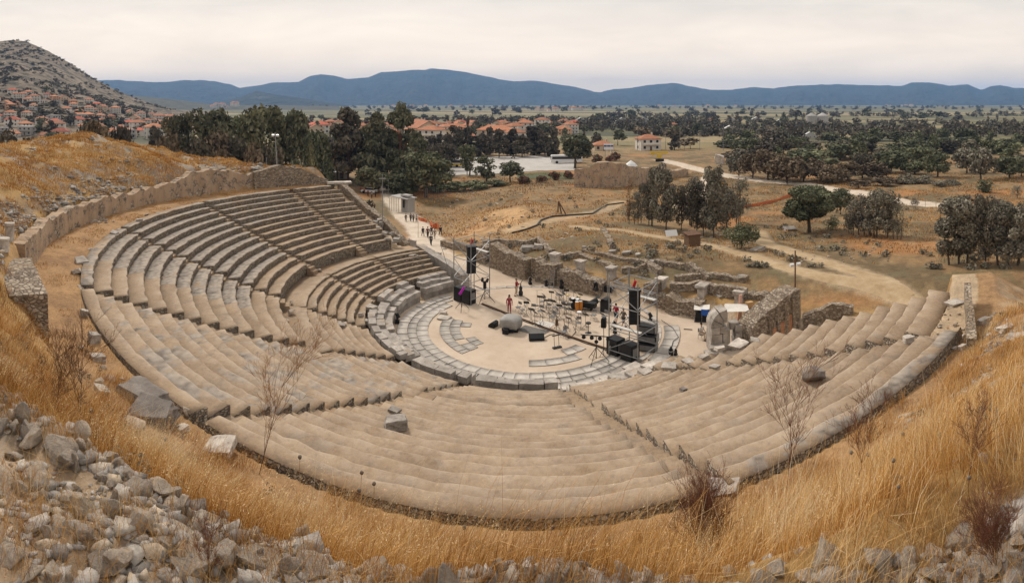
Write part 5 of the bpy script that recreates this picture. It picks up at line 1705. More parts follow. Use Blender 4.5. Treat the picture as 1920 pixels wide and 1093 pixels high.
for i, (px, b, tp) in enumerate([(947, 293, 262), (1275, 283, 243), (1283, 284, 262), (1356, 280, 236), (1195, 283, 255), (1418, 278, 246), (1423, 276, 250), (1478, 274, 250), (1312, 276, 250), (1248, 276, 248)]):
    p = atd(px, 300); h = (b - tp) * 300 / FPX
    t = thing('lamp_pole', 'thin pale lighting pole beyond the field', 'pole', (p.x, p.y, p.z), 0, 'thin poles beyond the field')
    MB().tube((0, 0, -.2), (0, 0, h + 2), .14, 6, .09).build('pole', M_STEEL, t); MB().box((.4, 0, h + 2), (1.0, .2, .12)).build('lamp', M_STEEL, t)
for i, px in enumerate((1112, 1138, 1145)):
    p = atd(px, 240); t = thing('flagpole', 'white flagpole beside the road bend', 'pole', p, 0, 'white flagpoles'); MB().tube((0, 0, 0), (0, 0, 7), .07, 6).build('pole', M_PAINTW, t)
p = atd(1141, 255)
t = thing('billboard', 'blue and white sign board beside the small orange house', 'sign', p, face(p))
MB().box((0, 0, 4.6), (4.2, .15, 2.6)).build('board', M_PAINTW, t); MB().box((0, -.1, 4.9), (4.0, .06, .7)).build('blue_band', simple('blue_paint', (.04, .07, .22), .5), t)
for x in (-1.5, 1.5): MB().tube((x, .1, 0), (x, .1, 4.4), .09).build('post', M_STEEL, t)
p = onground(1236, 303, 120)
t = thing('crane', 'yellow folding crane parked beside the city wall ruin', 'crane', p, face(p)); k = dist(p) / FPX
MB().box((0, 0, 10 * k), (9 * k, 5 * k, 8 * k)).build('cab', M_PAINTY, t); MB().box((0, 0, 17 * k), (34 * k, 2.6 * k, 4.5 * k)).build('boom', M_PAINTY, t); MB().box((1 * k, 0, 3 * k), (16 * k, 6 * k, 5 * k)).build('base', M_BLKMET, t)
MB().box((-12 * k, 0, 14 * k), (6 * k, 2 * k, 3.5 * k), Euler((0, .5, 0))).build('jib', M_PAINTY, t)
p = onground(1183, 312, 120); k = dist(p) / FPX
o = MB().lathe([(13 * k, 0), (9 * k, 5 * k), (1 * k, 11 * k), (.1, 11.4 * k)], (0, 0, 0), 10).build('heap_cover', M_PAINTW, None, loc=p); props(o, 'white heap of sand beyond the city wall ruin', 'heap')
# orange safety netting
M_ORANGE = simple('orange_netting', (.52, .14, .05), .8, .3, 3)
def netting(pts, h, label):
    P = [onground(*q) for q in pts]
    V = []; n = len(P)
    for i, p in enumerate(P):
        k = rng.uniform(.75, 1.1); V += [(p.x, p.y, p.z - .1), (p.x + rng.uniform(-.1, .1), p.y + rng.uniform(-.1, .1), p.z + h * k), (p.x + .04, p.y + .06, p.z + h * k), (p.x + .04, p.y + .06, p.z - .1)]
    F = []
    for i in range(n - 1):
        for j in range(4): F.append((i * 4 + j, i * 4 + (j + 1) % 4, (i + 1) * 4 + (j + 1) % 4, (i + 1) * 4 + j))
    me = bpy.data.meshes.new('safety_netting'); me.from_pydata(V, [], F); me.materials.append(M_ORANGE)
    props(link('safety_netting', me), label, 'netting')
netting([(1396, 390), (1415, 387), (1435, 383), (1455, 378), (1475, 371), (1488, 366)], .6, 'long strip of orange safety netting across the field')
netting([(784, 412), (789, 415), (796, 416), (800, 418)], .7, 'orange netting beside the walking group, farther piece')
netting([(806, 424), (812, 428), (818, 428), (823, 430)], .95, 'orange netting beside the path, nearer piece')
netting([(1352, 406), (1366, 406), (1376, 407)], .5, 'short piece of orange netting between the grove trunks')
# hose, hoist, shed, panels, fences
P = [onground(*q) + Vector((0, 0, .12)) for q in [(960, 438), (985, 432), (1006, 424), (1014, 414), (1035, 407), (1075, 404), (1110, 402), (1124, 393), (1138, 385), (1170, 381)]]
o = MB().path(P, .13, 7).build('hose', M_BLKMET); props(o, 'long black hose winding across the dug earth', 'hose')
p = onground(1056, 402); k = dist(p) / FPX
t = thing('wooden_hoist', 'leaning brown timber hoist standing in the dug field', 'hoist', p)
for a, b in (((5 * k, 0, 0), (-9 * k, 0, 25 * k)), ((-10 * k, 1 * k, 3 * k), (-9 * k, 0, 24 * k)), ((-3 * k, 2.5 * k, 0), (-8 * k, 0, 23 * k))): MB().tube(a, b, .12, 6).build('beam', M_WOOD, t)
p = onground(1298, 460); t = thing('tool_shed', 'small brown wooden shed at the edge of the grove rubble', 'shed', p, .2)
MB().box((0, 0, .7), (1.6, 1.2, 1.4)).build('wall', M_WOOD, t); MB().box((0, 0, 1.45), (1.9, 1.5, .1), Euler((.1, 0, 0))).build('roof', M_RUST, t)
p = onground(1259, 448); t = thing('info_board', 'tilted white information board before the grove rubble', 'sign', p, .1)
MB().box((0, 0, .75), (1.6, .08, .9), Euler((-.7, 0, 0))).build('board', M_PAINTW, t); MB().tube((0, .1, 0), (0, .1, .7), .05).build('post', M_STEEL, t)
for px, b, w, h, lab in [(783, 489, 17, 24, 'grey metal gate panel, left one at the foot of the walkway'), (820, 499, 15, 26, 'grey metal gate panel, right one at the foot of the walkway'), (773, 470, 16, 20, 'grey metal panel beside the ragged seat ends')]:
    p = at(px, b, 0); k = dist(p) / FPX
    t = thing('panel_gate', lab, 'gate', p, -.7)
    MB().box((0, 0, h * k / 2), (w * k * 1.25, .08, h * k)).build('sheet', M_GREYW, t)
    for s_ in (-1, 1): MB().tube((s_ * w * k * .62, .06, 0), (s_ * w * k * .62, .06, h * k + .1), .05).build('post', M_STEEL, t)
for i, (px, b) in enumerate([(548, 330), (562, 334), (572, 337), (500, 322), (1775, 394), (1735, 388), (1755, 392), (1718, 382)]):
    p = onground(px, b); t = thing('fence_post', 'thin wire fence post on dry ground', 'post', p, 0, 'thin fence posts'); MB().tube((0, 0, -.1), (0, 0, 1.7), .04, 6).build('post', M_STEEL, t)
def mesh_fence(a, b, z, h, label, n=9):
    t = thing('mesh_fence', label, 'fence', (a.x, a.y, z), math.atan2(b.y - a.y, b.x - a.x)); L = (b - a).to_2d().length
    for i in range(n + 1): MB().tube((L * i / n, 0, 0), (L * i / n, 0, h), .03, 5).build('post', M_STEEL, t)
    for q in (.05, h / 2, h): MB().tube((0, 0, q), (L, 0, q), .018, 4).build('rail', M_STEEL, t)
a, b = onground(798, 376), onground(822, 372); mesh_fence(a, b, min(a.z, b.z), 3.0, 'wire mesh gate before the large round tree', 6)
a, b = onground(660, 352, 80), onground(686, 362, 80); mesh_fence(a, b, min(a.z, b.z), 2.2, 'short wire mesh fence beside the far seats', 6)
a, b = onground(825, 366), onground(1060, 340); mesh_fence(a, b, min(a.z, b.z), 1.0, 'low wire fence along the hedge at the parking area', 24)
# iron door in the stage wall
x, y = uv(10.9, -16.4)
t = thing('iron_gate', 'dark iron bar gate in a gap of the stage wall', 'gate', (x, y, 0), RAD(-45))
for i in range(7): MB().tube((-.5 + i * .17, 0, 0), (-.5 + i * .17, 0, 2.3), .025, 5).build('bar', M_BLKMET, t)
for z in (.1, 1.2, 2.25): MB().box((0, 0, z), (1.15, .06, .06)).build('rail', M_BLKMET, t)
# ------------------------------------------------------------------ people
def skin_mesh(name, verts, edges, radii, mat, sub=1, root=0):
    me = bpy.data.meshes.new(name + '_cage')
    me.from_pydata(verts, edges, [])
    o = bpy.data.objects.new(name + '_cage', me)
    COL.objects.link(o)
    sk = o.modifiers.new('s', 'SKIN')
    for i, r in enumerate(radii):
        rr = r if hasattr(r, '__len__') else (r, r)
        me.skin_vertices[0].data[i].radius = rr
        me.skin_vertices[0].data[i].use_root = (i == root)
    if sub:
        ss = o.modifiers.new('u', 'SUBSURF'); ss.levels = sub; ss.render_levels = sub
    dg = bpy.context.evaluated_depsgraph_get()
    m2 = bpy.data.meshes.new_from_object(o.evaluated_get(dg))
    m2.name = name
    bpy.data.objects.remove(o); bpy.data.meshes.remove(me)
    m2.materials.clear(); m2.materials.append(mat)
    m2.polygons.foreach_set('use_smooth', [True] * len(m2.polygons))
    return m2
M_SKIN = simple('skin', (.42, .25, .17), .6, .08)
CLOTH = {}
def cloth(col):
    k = tuple(col)
    if k not in CLOTH: CLOTH[k] = simple('cloth_%d' % len(CLOTH), col, .9, .2, 6)
    return CLOTH[k]
def rotx(p, piv, a):
    x, y, z = p; _, py_, pz = piv
    c, s_ = math.cos(a), math.sin(a)
    return (x, py_ + (y - py_) * c - (z - pz) * s_, pz + (y - py_) * s_ + (z - pz) * c)
def person(p, rz, label, top=(.02, .02, .025), legs=(.02, .02, .025), hair=(.02, .014, .01), pose='stand', shorts=False, longhair=False, group=None, h=1.75, short_sleeve=False):
    """faces -Y before turning; one continuous body, clothes and hair as children"""
    t = thing('person', label, 'person', p, rz, group)
    k = h / 1.75
    S = {}
    S['pel'] = (0, 0, .93); S['bel'] = (0, -.01, 1.08); S['che'] = (0, 0, 1.28); S['nek'] = (0, .005, 1.47); S['hd0'] = (0, -.01, 1.56); S['hd1'] = (0, -.01, 1.66)
    step = {'walk': .34, 'stand': .05, 'sit': 0, 'hold': .03}[pose]
    for s_, n in ((-1, 'l'), (1, 'r')):
        f = step * s_
        if pose == 'sit':
            S['hip' + n] = (.10 * s_, 0, .50); S['kne' + n] = (.13 * s_, -.44, .52); S['ank' + n] = (.12 * s_, -.40, .09); S['toe' + n] = (.13 * s_, -.58, .04)
        else:
            S['hip' + n] = (.10 * s_, 0, .90); S['kne' + n] = (.11 * s_, -f * .55 - .02, .49); S['ank' + n] = (.11 * s_, -f + (.1 if f < 0 else 0), .09 + (.04 if f < -.2 else 0)); S['toe' + n] = (.13 * s_, S['ank' + n][1] - .17, .035)
        S['sho' + n] = (.19 * s_, 0, 1.42)
        if pose == 'hold':
            S['elb' + n] = (.25 * s_, -.10, 1.16); S['wri' + n] = (.10 * s_, -.33, 1.22); S['han' + n] = (.04 * s_, -.40, 1.25)
        elif pose == 'walk':
            S['elb' + n] = (.25 * s_, .06 * s_ * 2, 1.14); S['wri' + n] = (.24 * s_, .12 * s_ - .12, .93); S['han' + n] = (.24 * s_, .12 * s_ - .17, .84)
        elif pose == 'sit':
            S['elb' + n] = (.25 * s_, -.04, 1.14); S['wri' + n] = (.16 * s_, -.28, 1.05); S['han' + n] = (.12 * s_, -.36, 1.04)
        else:
            S['elb' + n] = (.26 * s_, .02, 1.14); S['wri' + n] = (.27 * s_, -.06, .90); S['han' + n] = (.27 * s_, -.09, .81)
    if pose == 'sit':
        for q in ('pel', 'bel', 'che', 'nek', 'hd0', 'hd1', 'shol', 'shor', 'elbl', 'elbr', 'wril', 'wrir', 'hanl', 'hanr'):
            x, y, z = S[q]; S[q] = (x, y, z - .40)
    def chain(names, rad, mat, nm, ed=None, sub=1):
        v = [tuple(c * k for c in S[q]) for q in names]
        e = ed or [(i, i + 1) for i in range(len(v) - 1)]
        return link(nm, skin_mesh(nm, v, e, [tuple(c * k for c in (r if hasattr(r, '__len__') else (r, r))) for r in rad], mat, sub), t)
    names = ['pel', 'bel', 'che', 'nek', 'hd0', 'hd1'] + [q + n for n in 'lr' for q in ('hip', 'kne', 'ank', 'toe')] + [q + n for n in 'lr' for q in ('sho', 'elb', 'wri', 'han')]
    I = {q: i for i, q in enumerate(names)}
    ed = [('pel', 'bel'), ('bel', 'che'), ('che', 'nek'), ('nek', 'hd0'), ('hd0', 'hd1')]
    for n in 'lr':
        ed += [('pel', 'hip' + n), ('hip' + n, 'kne' + n), ('kne' + n, 'ank' + n), ('ank' + n, 'toe' + n), ('che', 'sho' + n), ('sho' + n, 'elb' + n), ('elb' + n, 'wri' + n), ('wri' + n, 'han' + n)]
    rad = [(.12, .10), (.12, .095), (.14, .10), .052, .085, .085] + [.085, .055, .038, .03] * 2 + [.05, .042, .03, .03] * 2
    chain(names, rad, M_SKIN, 'body', [(I[a], I[b]) for a, b in ed])
    # shirt or jacket
    nm = ['pel', 'bel', 'che', 'shol', 'shor', 'elbl', 'elbr'] + ([] if short_sleeve else ['wril', 'wrir'])
    J = {q: i for i, q in enumerate(nm)}
    e2 = [('pel', 'bel'), ('bel', 'che'), ('che', 'shol'), ('che', 'shor'), ('shol', 'elbl'), ('shor', 'elbr')] + ([] if short_sleeve else [('elbl', 'wril'), ('elbr', 'wrir')])
    chain(nm, [(.145, .12), (.145, .118), (.165, .125), .075, .075, .06, .06, .045, .045][:len(nm)], cloth(top), 'shirt', [(J[a], J[b]) for a, b in e2])
    nm = ['pel', 'hipl', 'hipr', 'knel', 'kner'] + ([] if shorts else ['ankl', 'ankr'])
    J = {q: i for i, q in enumerate(nm)}
    e3 = [('pel', 'hipl'), ('pel', 'hipr'), ('hipl', 'knel'), ('hipr', 'kner')] + ([] if shorts else [('knel', 'ankl'), ('kner', 'ankr')])
    chain(nm, [(.135, .115), .105, .105, .075, .075, .058, .058][:len(nm)], cloth(legs), 'trousers', [(J[a], J[b]) for a, b in e3])
    hz0 = S['hd1'][2]
    mb = MB()
    mb.lathe([(.05, -.06), (.098, .0), (.094, .055), (.05, .10), (.005, .11)], (S['hd1'][0] * k, (S['hd1'][1] + .03) * k, hz0 * k), 12)
    if longhair: mb.path([(0, .08 * k, hz0 * k), (0, .12 * k, (hz0 - .2) * k), (0, .12 * k, (hz0 - .42) * k)], [.09 * k, .12 * k, .07 * k], 8)
    mb.build('hair', cloth(hair), t, smooth=True)
    hx, hy, hzz = S['hd1']; hzz -= .02
    eye, lip = cloth((.02, .015, .012)), cloth((.30, .10, .08))
    for s_ in (-1, 1):
        MB().box((s_ * .035 * k, (hy - .085) * k, (hzz + .015) * k), (.022 * k, .02 * k, .014 * k)).build('eye', eye, t)
        MB().box((s_ * .09 * k, (hy + .005) * k, hzz * k), (.02 * k, .04 * k, .06 * k)).build('ear', M_SKIN, t)
    MB().box((0, (hy - .092) * k, (hzz - .015) * k), (.024 * k, .04 * k, .045 * k)).build('nose', M_SKIN, t)
    MB().box((0, (hy - .085) * k, (hzz - .055) * k), (.05 * k, .02 * k, .012 * k)).build('mouth', lip, t)
    for n in 'lr':
        a, b = S['ank' + n], S['toe' + n]
        MB().path([(a[0] * k, (a[1] + .05) * k, .035 * k), (a[0] * k, a[1] * k, .05 * k), (b[0] * k, b[1] * k, .035 * k)], [.035 * k, .05 * k, .036 * k], 8).build('shoe', cloth((.03, .025, .022)), t)
        # hand: palm, four unequal bent fingers and a thumb off its side
        w, hnd = Vector(S['wri' + n]) * k, Vector(S['han' + n]) * k
        d = (hnd - w).normalized(); side = d.cross(Vector((0, 0, 1)) if abs(d.z) < .8 else Vector((0, 1, 0))).normalized(); up = side.cross(d)
        mb = MB(); mb.path([w, hnd], [.026 * k, .034 * k], 8)
        for q, L in enumerate((.062, .072, .068, .052)):
            o_ = hnd + side * (q - 1.5) * .017 * k
            mb.path([o_, o_ + d * L * .55 * k, o_ + d * L * .95 * k - up * .018 * k], [.009 * k, .0085 * k, .006 * k], 6)
        o_ = w.lerp(hnd, .45) + side * .03 * k
        mb.path([o_, o_ + (side * .03 + d * .03) * k, o_ + (side * .035 + d * .06) * k], [.011 * k, .010 * k, .007 * k], 6)
        mb.build('hand', M_SKIN, t)
    return t
toC = lambda p: math.atan2(-p.y, -p.x) + math.pi / 2     # turn so that -Y looks at the camera
p = at(968, 555, .03); person(p, toC(p) + 1.3, 'man in dark red top and beige trousers standing at the back of the orchestra', (.26, .018, .03), (.46, .36, .26), (.16, .10, .07), 'hold')
q = thing('instrument_case', 'dark instrument standing on the floor beside the man in red and beige', 'case', p + Vector((.45, .1, 0)), .3)
MB().lathe([(.05, 0), (.22, .05), (.24, .35), (.14, .55), (.19, .8), (.06, .98), (.04, 1.3)], (0, 0, 0), 10).build('case_body', M_BLKMET, q); MB().tube((0, 0, 1.25), (.25, .1, 1.55), .03).build('neck', M_BLKMET, q)
p = at(955, 587, .03); person(p, toC(p) + .1, 'woman with long dark hair in red patterned trouser suit standing beside the covered piano', (.30, .045, .055), (.33, .07, .085), (.018, .01, .008), 'stand', longhair=True, h=1.68)
p = at(1155, 607, .03); person(p, toC(p) + 2.6, 'man in red tee shirt and dark teal shorts near the right tower', (.34, .025, .045), (.012, .045, .06), (.02, .014, .01), 'stand', shorts=True, h=1.8, short_sleeve=True)
p = at(1169, 616, .03); person(p, toC(p) + 2.3, 'man in grey patterned shirt and dark shorts walking beside the right tower', (.13, .115, .095), (.045, .038, .032), (.02, .014, .01), 'walk', shorts=True, h=1.78, short_sleeve=True)
p = at(1315, 636, .03)
c = thing('folding_chair', 'pale folding chair carrying the seated helper beside the gate ruin', 'chair', p, toC(p) + .9)
person(p + Vector((0, 0, -.0)), toC(p) + .9, 'helper in white tee shirt and pale trousers sitting on a chair beside the gate ruin', (.62, .58, .52), (.48, .40, .31), (.02, .014, .01), 'sit', short_sleeve=True)
MB().box((0, -.05, .40), (.42, .42, .04)).build('seat', M_STEEL, c); MB().box((0, .18, .75), (.42, .04, .3)).build('backrest', M_STEEL, c)
for x in (-.19, .19):
    for y in (-.24, .18): MB().tube((x, y, 0), (x, y * .8, .40 if y < 0 else .9), .014, 5).build('leg', M_STEEL, c)
PG = [(808, 461, 22, 'walk', (.02, .02, .025), 'person in black suit with white shirt leading the group on the walkway'), (793, 444, 19, 'walk', (.02, .02, .025), 'person in black walking alone on the left of the walkway'), (802, 447, 22, 'walk', (.10, .025, .03), 'person in dark red and black behind the leader of the group'),
      (809, 442, 18, 'walk', (.03, .03, .035), 'person in dark suit in the middle of the walking group'), (815, 449, 20, 'walk', (.22, .15, .12), 'person in beige top and pale trousers in the walking group'), (826, 442, 19, 'walk', (.02, .02, .025), 'person in black at the right side of the walkway'),
      (761, 416, 13, 'stand', (.02, .02, .025), 'person in black standing apart before the ticket hut'), (770, 416, 16, 'walk', (.02, .02, .02), 'person in black, first of the pair below the ticket hut'), (775, 417, 15, 'walk', (.03, .025, .03), 'person in black, second of the pair below the ticket hut'), (781, 418, 13, 'stand', (.34, .26, .22), 'person in pale top and dark trousers right of the pair below the hut')]
for px, b, hp, pose, top, lab in PG:
    p = onground(px, b, 62); person(p, toC(p) + rng.uniform(-.4, .4), lab, top, (.40, .32, .25) if 'pale trousers' in lab else (.02, .02, .022), (.03, .02, .015), pose, h=min(1.9, max(1.6, hp * dist(p) / FPX)))
for i, (px, b, top, lab) in enumerate([(676, 362, (.30, .05, .05), 'person in red top by the white car, farthest left'), (683, 364, (.42, .14, .09), 'person in orange top beside the white car'), (690, 368, (.30, .06, .05), 'person in red top in front of the white car'), (697, 372, (.36, .30, .27), 'person in pale top in front of the white car'), (704, 370, (.02, .02, .025), 'person in black right of the white car')]):
    p = onground(px, b, 90); person(p, toC(p) + rng.uniform(-1, 1), lab, top, (.03, .03, .04), pose='stand')

# ------------------------------------------------------------------ stage gear
FL = .035
# straight timber rail with cable across the orchestra
a, b = at(903, 570, .04), at(1165, 664, .04)
L = (b - a).length; t = thing('stage_rail', 'long dark straight rail with cable dividing the orchestra floor', 'rail', a, math.atan2(b.y - a.y, b.x - a.x))
MB().box((L / 2, .07, .05), (L, .09, .1)).build('rail', M_WOOD, t); MB().path([(L * i / 24, -.12 + .04 * math.sin(i * 1.9), .03) for i in range(25)], .03, 6).build('cable', M_BLKMET, t)
# music stands
def music_stand_proto():
    t = bpy.data.objects.new('music_stand', None); COL.objects.link(t)
    MB().box((0, 0, 1.18), (.52, .03, .36), Euler((-.75, 0, 0))).build('desk', M_BLKMET, t)
    MB().tube((0, .02, .25), (0, .02, 1.12), .018, 6).build('pole', M_BLKMET, t)
    for i in range(3):
        a = i * 2.09 + .5; MB().path([(0, .02, .30), (.16 * math.cos(a), .16 * math.sin(a), .12), (.30 * math.cos(a), .30 * math.sin(a), .01)], .014, 5).build('leg', M_BLKMET, t)
    return t
def fold_chair_proto():
    t = bpy.data.objects.new('orchestra_chair', None); COL.objects.link(t)
    MB().box((0, 0, .45), (.44, .42, .035)).build('seat', M_GREYC, t)
    MB().box((0, .22, .80), (.44, .03, .26), Euler((.15, 0, 0))).build('backrest', M_GREYC, t)
    for x in (-.2, .2):
        MB().tube((x, .30, 0), (x, -.16, .46), .014, 5).build('leg', M_STEEL, t); MB().tube((x, -.26, 0), (x, .24, .92), .014, 5).build('leg', M_STEEL, t)
    return t
M_GREYC = simple('grey_chair_shell', (.20, .195, .19), .5, .15)
ms = None
MS = [(1012, 580, ''), (1020, 577, ''), (1025, 585, ''), (1031, 601, ''), (1034, 570, ''), (1037, 590, ''), (1043, 571, ''), (1049, 573, ''), (1057, 574, ''), (1062, 569, ''), (1076, 570, ''), (1088, 573, ''), (1049, 597, ''), (1058, 594, ''), (1062, 601, ''), (987, 593, ''), (990, 586, ''), (996, 604, ''), (1018, 608, ''),
      (1098, 615, ''), (1127, 585, ''), (1129, 614, ''), (1097, 590, ''), (1003, 611, ''), (1013, 614, ''), (1080, 622, ''), (1066, 620, ''), (1044, 618, ''), (1029, 592, ''), (1071, 607, '')]
for i, (px, b, _) in enumerate(MS):
    p = at(px, b, FL)
    if ms is None: ms = music_stand_proto(); o = ms
    else: o = copy_tree(ms)
    o.location = p; o.rotation_euler = (0, 0, RAD(-45) + rng.uniform(-.7, .7) + math.pi)
    s_ = rng.uniform(.9, 1.08); o.scale = (1, 1, s_)
    props(o, 'black folding music stand among the orchestra places', 'music stand', 'music stands of the orchestra')
fc = None
for i, (px, b) in enumerate([(972, 585), (980, 590), (1013, 592), (999, 590), (1017, 574), (1030, 580), (1040, 585), (1041, 597), (1046, 560), (1052, 562), (1055, 585), (1036, 603), (1064, 588), (1080, 575), (1070, 578), (1113, 600), (1121, 574), (1058, 632), (1085, 615), (1134, 602)]):
    p = at(px, b, FL)
    if fc is None: fc = fold_chair_proto(); o = fc
    else: o = copy_tree(fc)
    o.location = p; o.rotation_euler = (0, 0, RAD(-45) + rng.uniform(-.8, .8))
    props(o, 'grey folding chair behind a music stand', 'chair', 'chairs of the orchestra')
# covered grand piano
def piano():
    p = at(958, 618, FL); t = thing('covered_piano', 'grand piano under a bulging grey cover at the middle of the orchestra', 'piano', p, -.35)
    V, F = ICO3; P = V.copy()
    P = np.sign(P) * np.abs(P) ** .5
    ang = np.arctan2(P[:, 1], P[:, 0])
    lowk = sstep(.5, -.6, P[:, 2])
    P[:, :2] *= (1 + .075 * np.sin(ang * 11 + P[:, 2] * 3) * lowk - .10 * sstep(-.5, -1, P[:, 2]) - .10 * sstep(.5, 1.0, P[:, 2]))[:, None]
    P[:, 0] *= .90; P[:, 1] *= .82; P[:, 2] = P[:, 2] * .50 + .66 + .04 * np.cos(P[:, 0] * 2.2) * (P[:, 2] > .3)
    link('cover', np_mesh('cover', P, F.ravel(), 3, simple('grey_cover_cloth', (.30, .285, .265), .65, .2, 2.5), smooth=True), t)
    for x, y in ((-.6, -.5), (.6, -.5), (0, .6)): MB().tube((x, y, 0), (x, y, .4), .06, 8).build('leg', M_BLACK, t)
    MB().box((-.1, -1.0, .2), (.5, .35, .42), jit=.04).build('bench', M_BLACK, t)
piano()
def wedge_monitor(px, b, rz, label, w=.75):
    p = at(px, b, FL); t = thing('stage_monitor', label, 'loudspeaker', p, rz)
    MB().prism([(-.3, 0), (.28, 0), (.3, .18), (-.1, .48), (-.3, .40)], -w / 2, w / 2).build('cabinet', M_BLACK, t)
    MB().box((.11, 0, .34), (.44, w * .9, .02), Euler((0, .64, 0))).build('grille', M_BLKMET, t)
wedge_monitor(925, 612, 2.6, 'black wedge monitor speaker left of the covered piano'); wedge_monitor(962, 622, -1.4, 'black wedge monitor leaning against the covered piano'); wedge_monitor(1006, 637, -1.5, 'low black monitor speaker in front of the grey mat', 1.25)
def mat_on_floor(px, b, w, dpt, rz, mat, name, label):
    p = at(px, b, FL + .012); o = MB().box((0, 0, 0), (w, dpt, .02)).build(name, mat, None, loc=p, rot=(0, 0, rz)); props(o, label, 'mat')
mat_on_floor(999, 620, 2.5, 1.35, -.62, simple('grey_mat', (.15, .14, .13), .9, .25, 5), 'floor_mat', 'dark grey floor mat right of the covered piano')
m_ = NM('spotted_rug'); mat_on_floor(1021, 608, 1.6, 1.3, -.5, m_.out(m_.ramp(m_.vor(7), [(.22, (.06, .06, .06)), (.34, (.62, .58, .52))]), .9), 'spotted_rug', 'white rug with dark spots under the conductor place')
# drum kit and percussion
M_AMBER = simple('amber_wood', (.52, .20, .035), .4, .2, 6)
M_BRASS = simple('brass_cymbal', (.50, .38, .18), .3, .2, 6, metal=.8)
def drum(t, c, r, h, mat, name='drum', tilt=(0, 0, 0)):
    mb = MB(); R = Euler(tilt).to_matrix()
    n = 16
    a, b = Vector(c) - R @ Vector((0, 0, h / 2)), Vector(c) + R @ Vector((0, 0, h / 2))
    mb.tube(a, b, r, n); mb.build(name, mat, t)
    MB().tube(b, b + R @ Vector((0, 0, .012)), r * .97, n).build('drum_head', M_PAINTW if name != 'bass_drum' else M_BLACK, t)
def kit():
    p = at(1078, 579, FL); t = thing('drum_kit', 'dark drum kit with cymbals in the middle of the orchestra', 'drum kit', p, -.6)
    drum(t, (0, 0, .34), .33, .5, M_BLACK, 'bass_drum', (1.57, 0, 0)); drum(t, (-.25, .1, .82), .18, .25, M_BLACK, 'tom', (.3, 0, 0)); drum(t, (.25, .1, .82), .18, .25, M_BLACK, 'tom', (.3, 0, 0)); drum(t, (.75, .4, .4), .24, .45, M_BLACK, 'floor_tom'); drum(t, (-.65, .5, .6), .2, .16, M_BLKMET, 'snare')
    for x, y, z in ((-.7, -.1, 1.25), (.6, -.2, 1.35), (-1.0, .5, .95)):
        MB().tube((x, y, 0), (x, y, z), .015, 5).build('stand', M_STEEL, t); MB().lathe([(.23, 0), (.08, .02), (.02, .05)], (x, y, z), 16).build('cymbal', M_BRASS, t)
    MB().lathe([(.17, .42), (.17, .5), (.05, .52)], (0, 1.1, 0), 12).build('stool', M_BLACK, t); MB().tube((0, 1.1, 0), (0, 1.1, .45), .03).build('stool_post', M_STEEL, t)
kit()
p = at(1096, 580, FL); t = thing('keyboard_case', 'long black covered keyboard lying on low stands right of the drum kit', 'case', p, -.5)
MB().box((0, 0, .5), (2.2, .7, .45), jit=.06).build('cover', M_BLACK, t); 
for x in (-.7, .7): MB().box((x, 0, .15), (.08, .5, .3)).build('stand', M_BLKMET, t)
p = at(1108, 578, FL); t = thing('flight_case', 'black rounded flight bag beside the keyboard case', 'case', p, .6); MB().tube((-.5, 0, .35), (.7, 0, .55), .26, 14, .3).build('bag', M_BLACK, t); MB().tube((.7, 0, .55), (.74, 0, .55), .24, 14).build('lid', M_GREYC, t)
for px, b, lab in ((1082, 586, 'tall amber conga drum on the left of its pair'), (1089, 585, 'tall amber conga drum on the right of its pair')):
    p = at(px, b, FL); t = thing('conga_drum', lab, 'drum', p); MB().lathe([(.12, 0), (.16, .2), (.20, .5), (.17, .85)], (0, 0, .15), 14).build('shell', M_AMBER, t); MB().lathe([(.175, 0), (.175, .02)], (0, 0, 1.0), 14).build('skin', M_PAINTW, t); MB().lathe([(.15, 0), (.12, .15)], (0, 0, 0), 10).build('stand', M_STEEL, t)
p = at(1086, 606, FL); t = thing('timpani', 'small white topped drum on thin legs in front of the drum kit', 'drum', p); MB().lathe([(.16, .88), (.22, .95), (.22, 1.02)], (0, 0, 0), 14).build('shell', M_PAINTW, t)
for a in (0, 2.1, 4.2): MB().tube((.2 * math.cos(a), .2 * math.sin(a), 0), (.12 * math.cos(a), .12 * math.sin(a), .9), .015, 5).build('leg', M_STEEL, t)
p = at(1103, 624, FL); t = thing('stool', 'round black stool on a pedestal near the right tower', 'stool', p); MB().lathe([(.24, .78), (.24, .86)], (0, 0, 0), 14).build('seat', M_BLACK, t); MB().tube((0, 0, 0), (0, 0, .8), .03).build('post', M_BLKMET, t); MB().lathe([(.3, 0), (.03, .1)], (0, 0, 0), 12).build('base', M_BLKMET, t)
p = at(1059, 624, FL); t = thing('guitar_stand', 'pale guitar leaning on a small stand near the rail', 'guitar', p, .4)
MB().box((0, 0, .35), (.36, .09, .45), Euler((-.2, 0, 0)), taper=.7).build('guitar_body', M_GREYC, t); MB().tube((0, .05, .55), (0, .18, 1.15), .03, 6).build('neck', M_WOOD, t)
for x in (-.18, .18): MB().tube((x, -.15, 0), (0, .1, .5), .014, 5).build('leg', M_STEEL, t)
p = at(1044, 617, FL); t = thing('cello', 'brown cello shaped instrument on a stand near the rail', 'instrument', p, .2); MB().lathe([(.03, .25), (.17, .33), (.12, .55), (.14, .75), (.04, .86), (.02, 1.2)], (0, 0, 0), 10).build('instrument_body', M_WOOD, t)
for a in (0, 2.1, 4.2): MB().tube((0, 0, .4), (.3 * math.cos(a), .3 * math.sin(a), 0), .014, 5).build('leg', M_BLKMET, t)
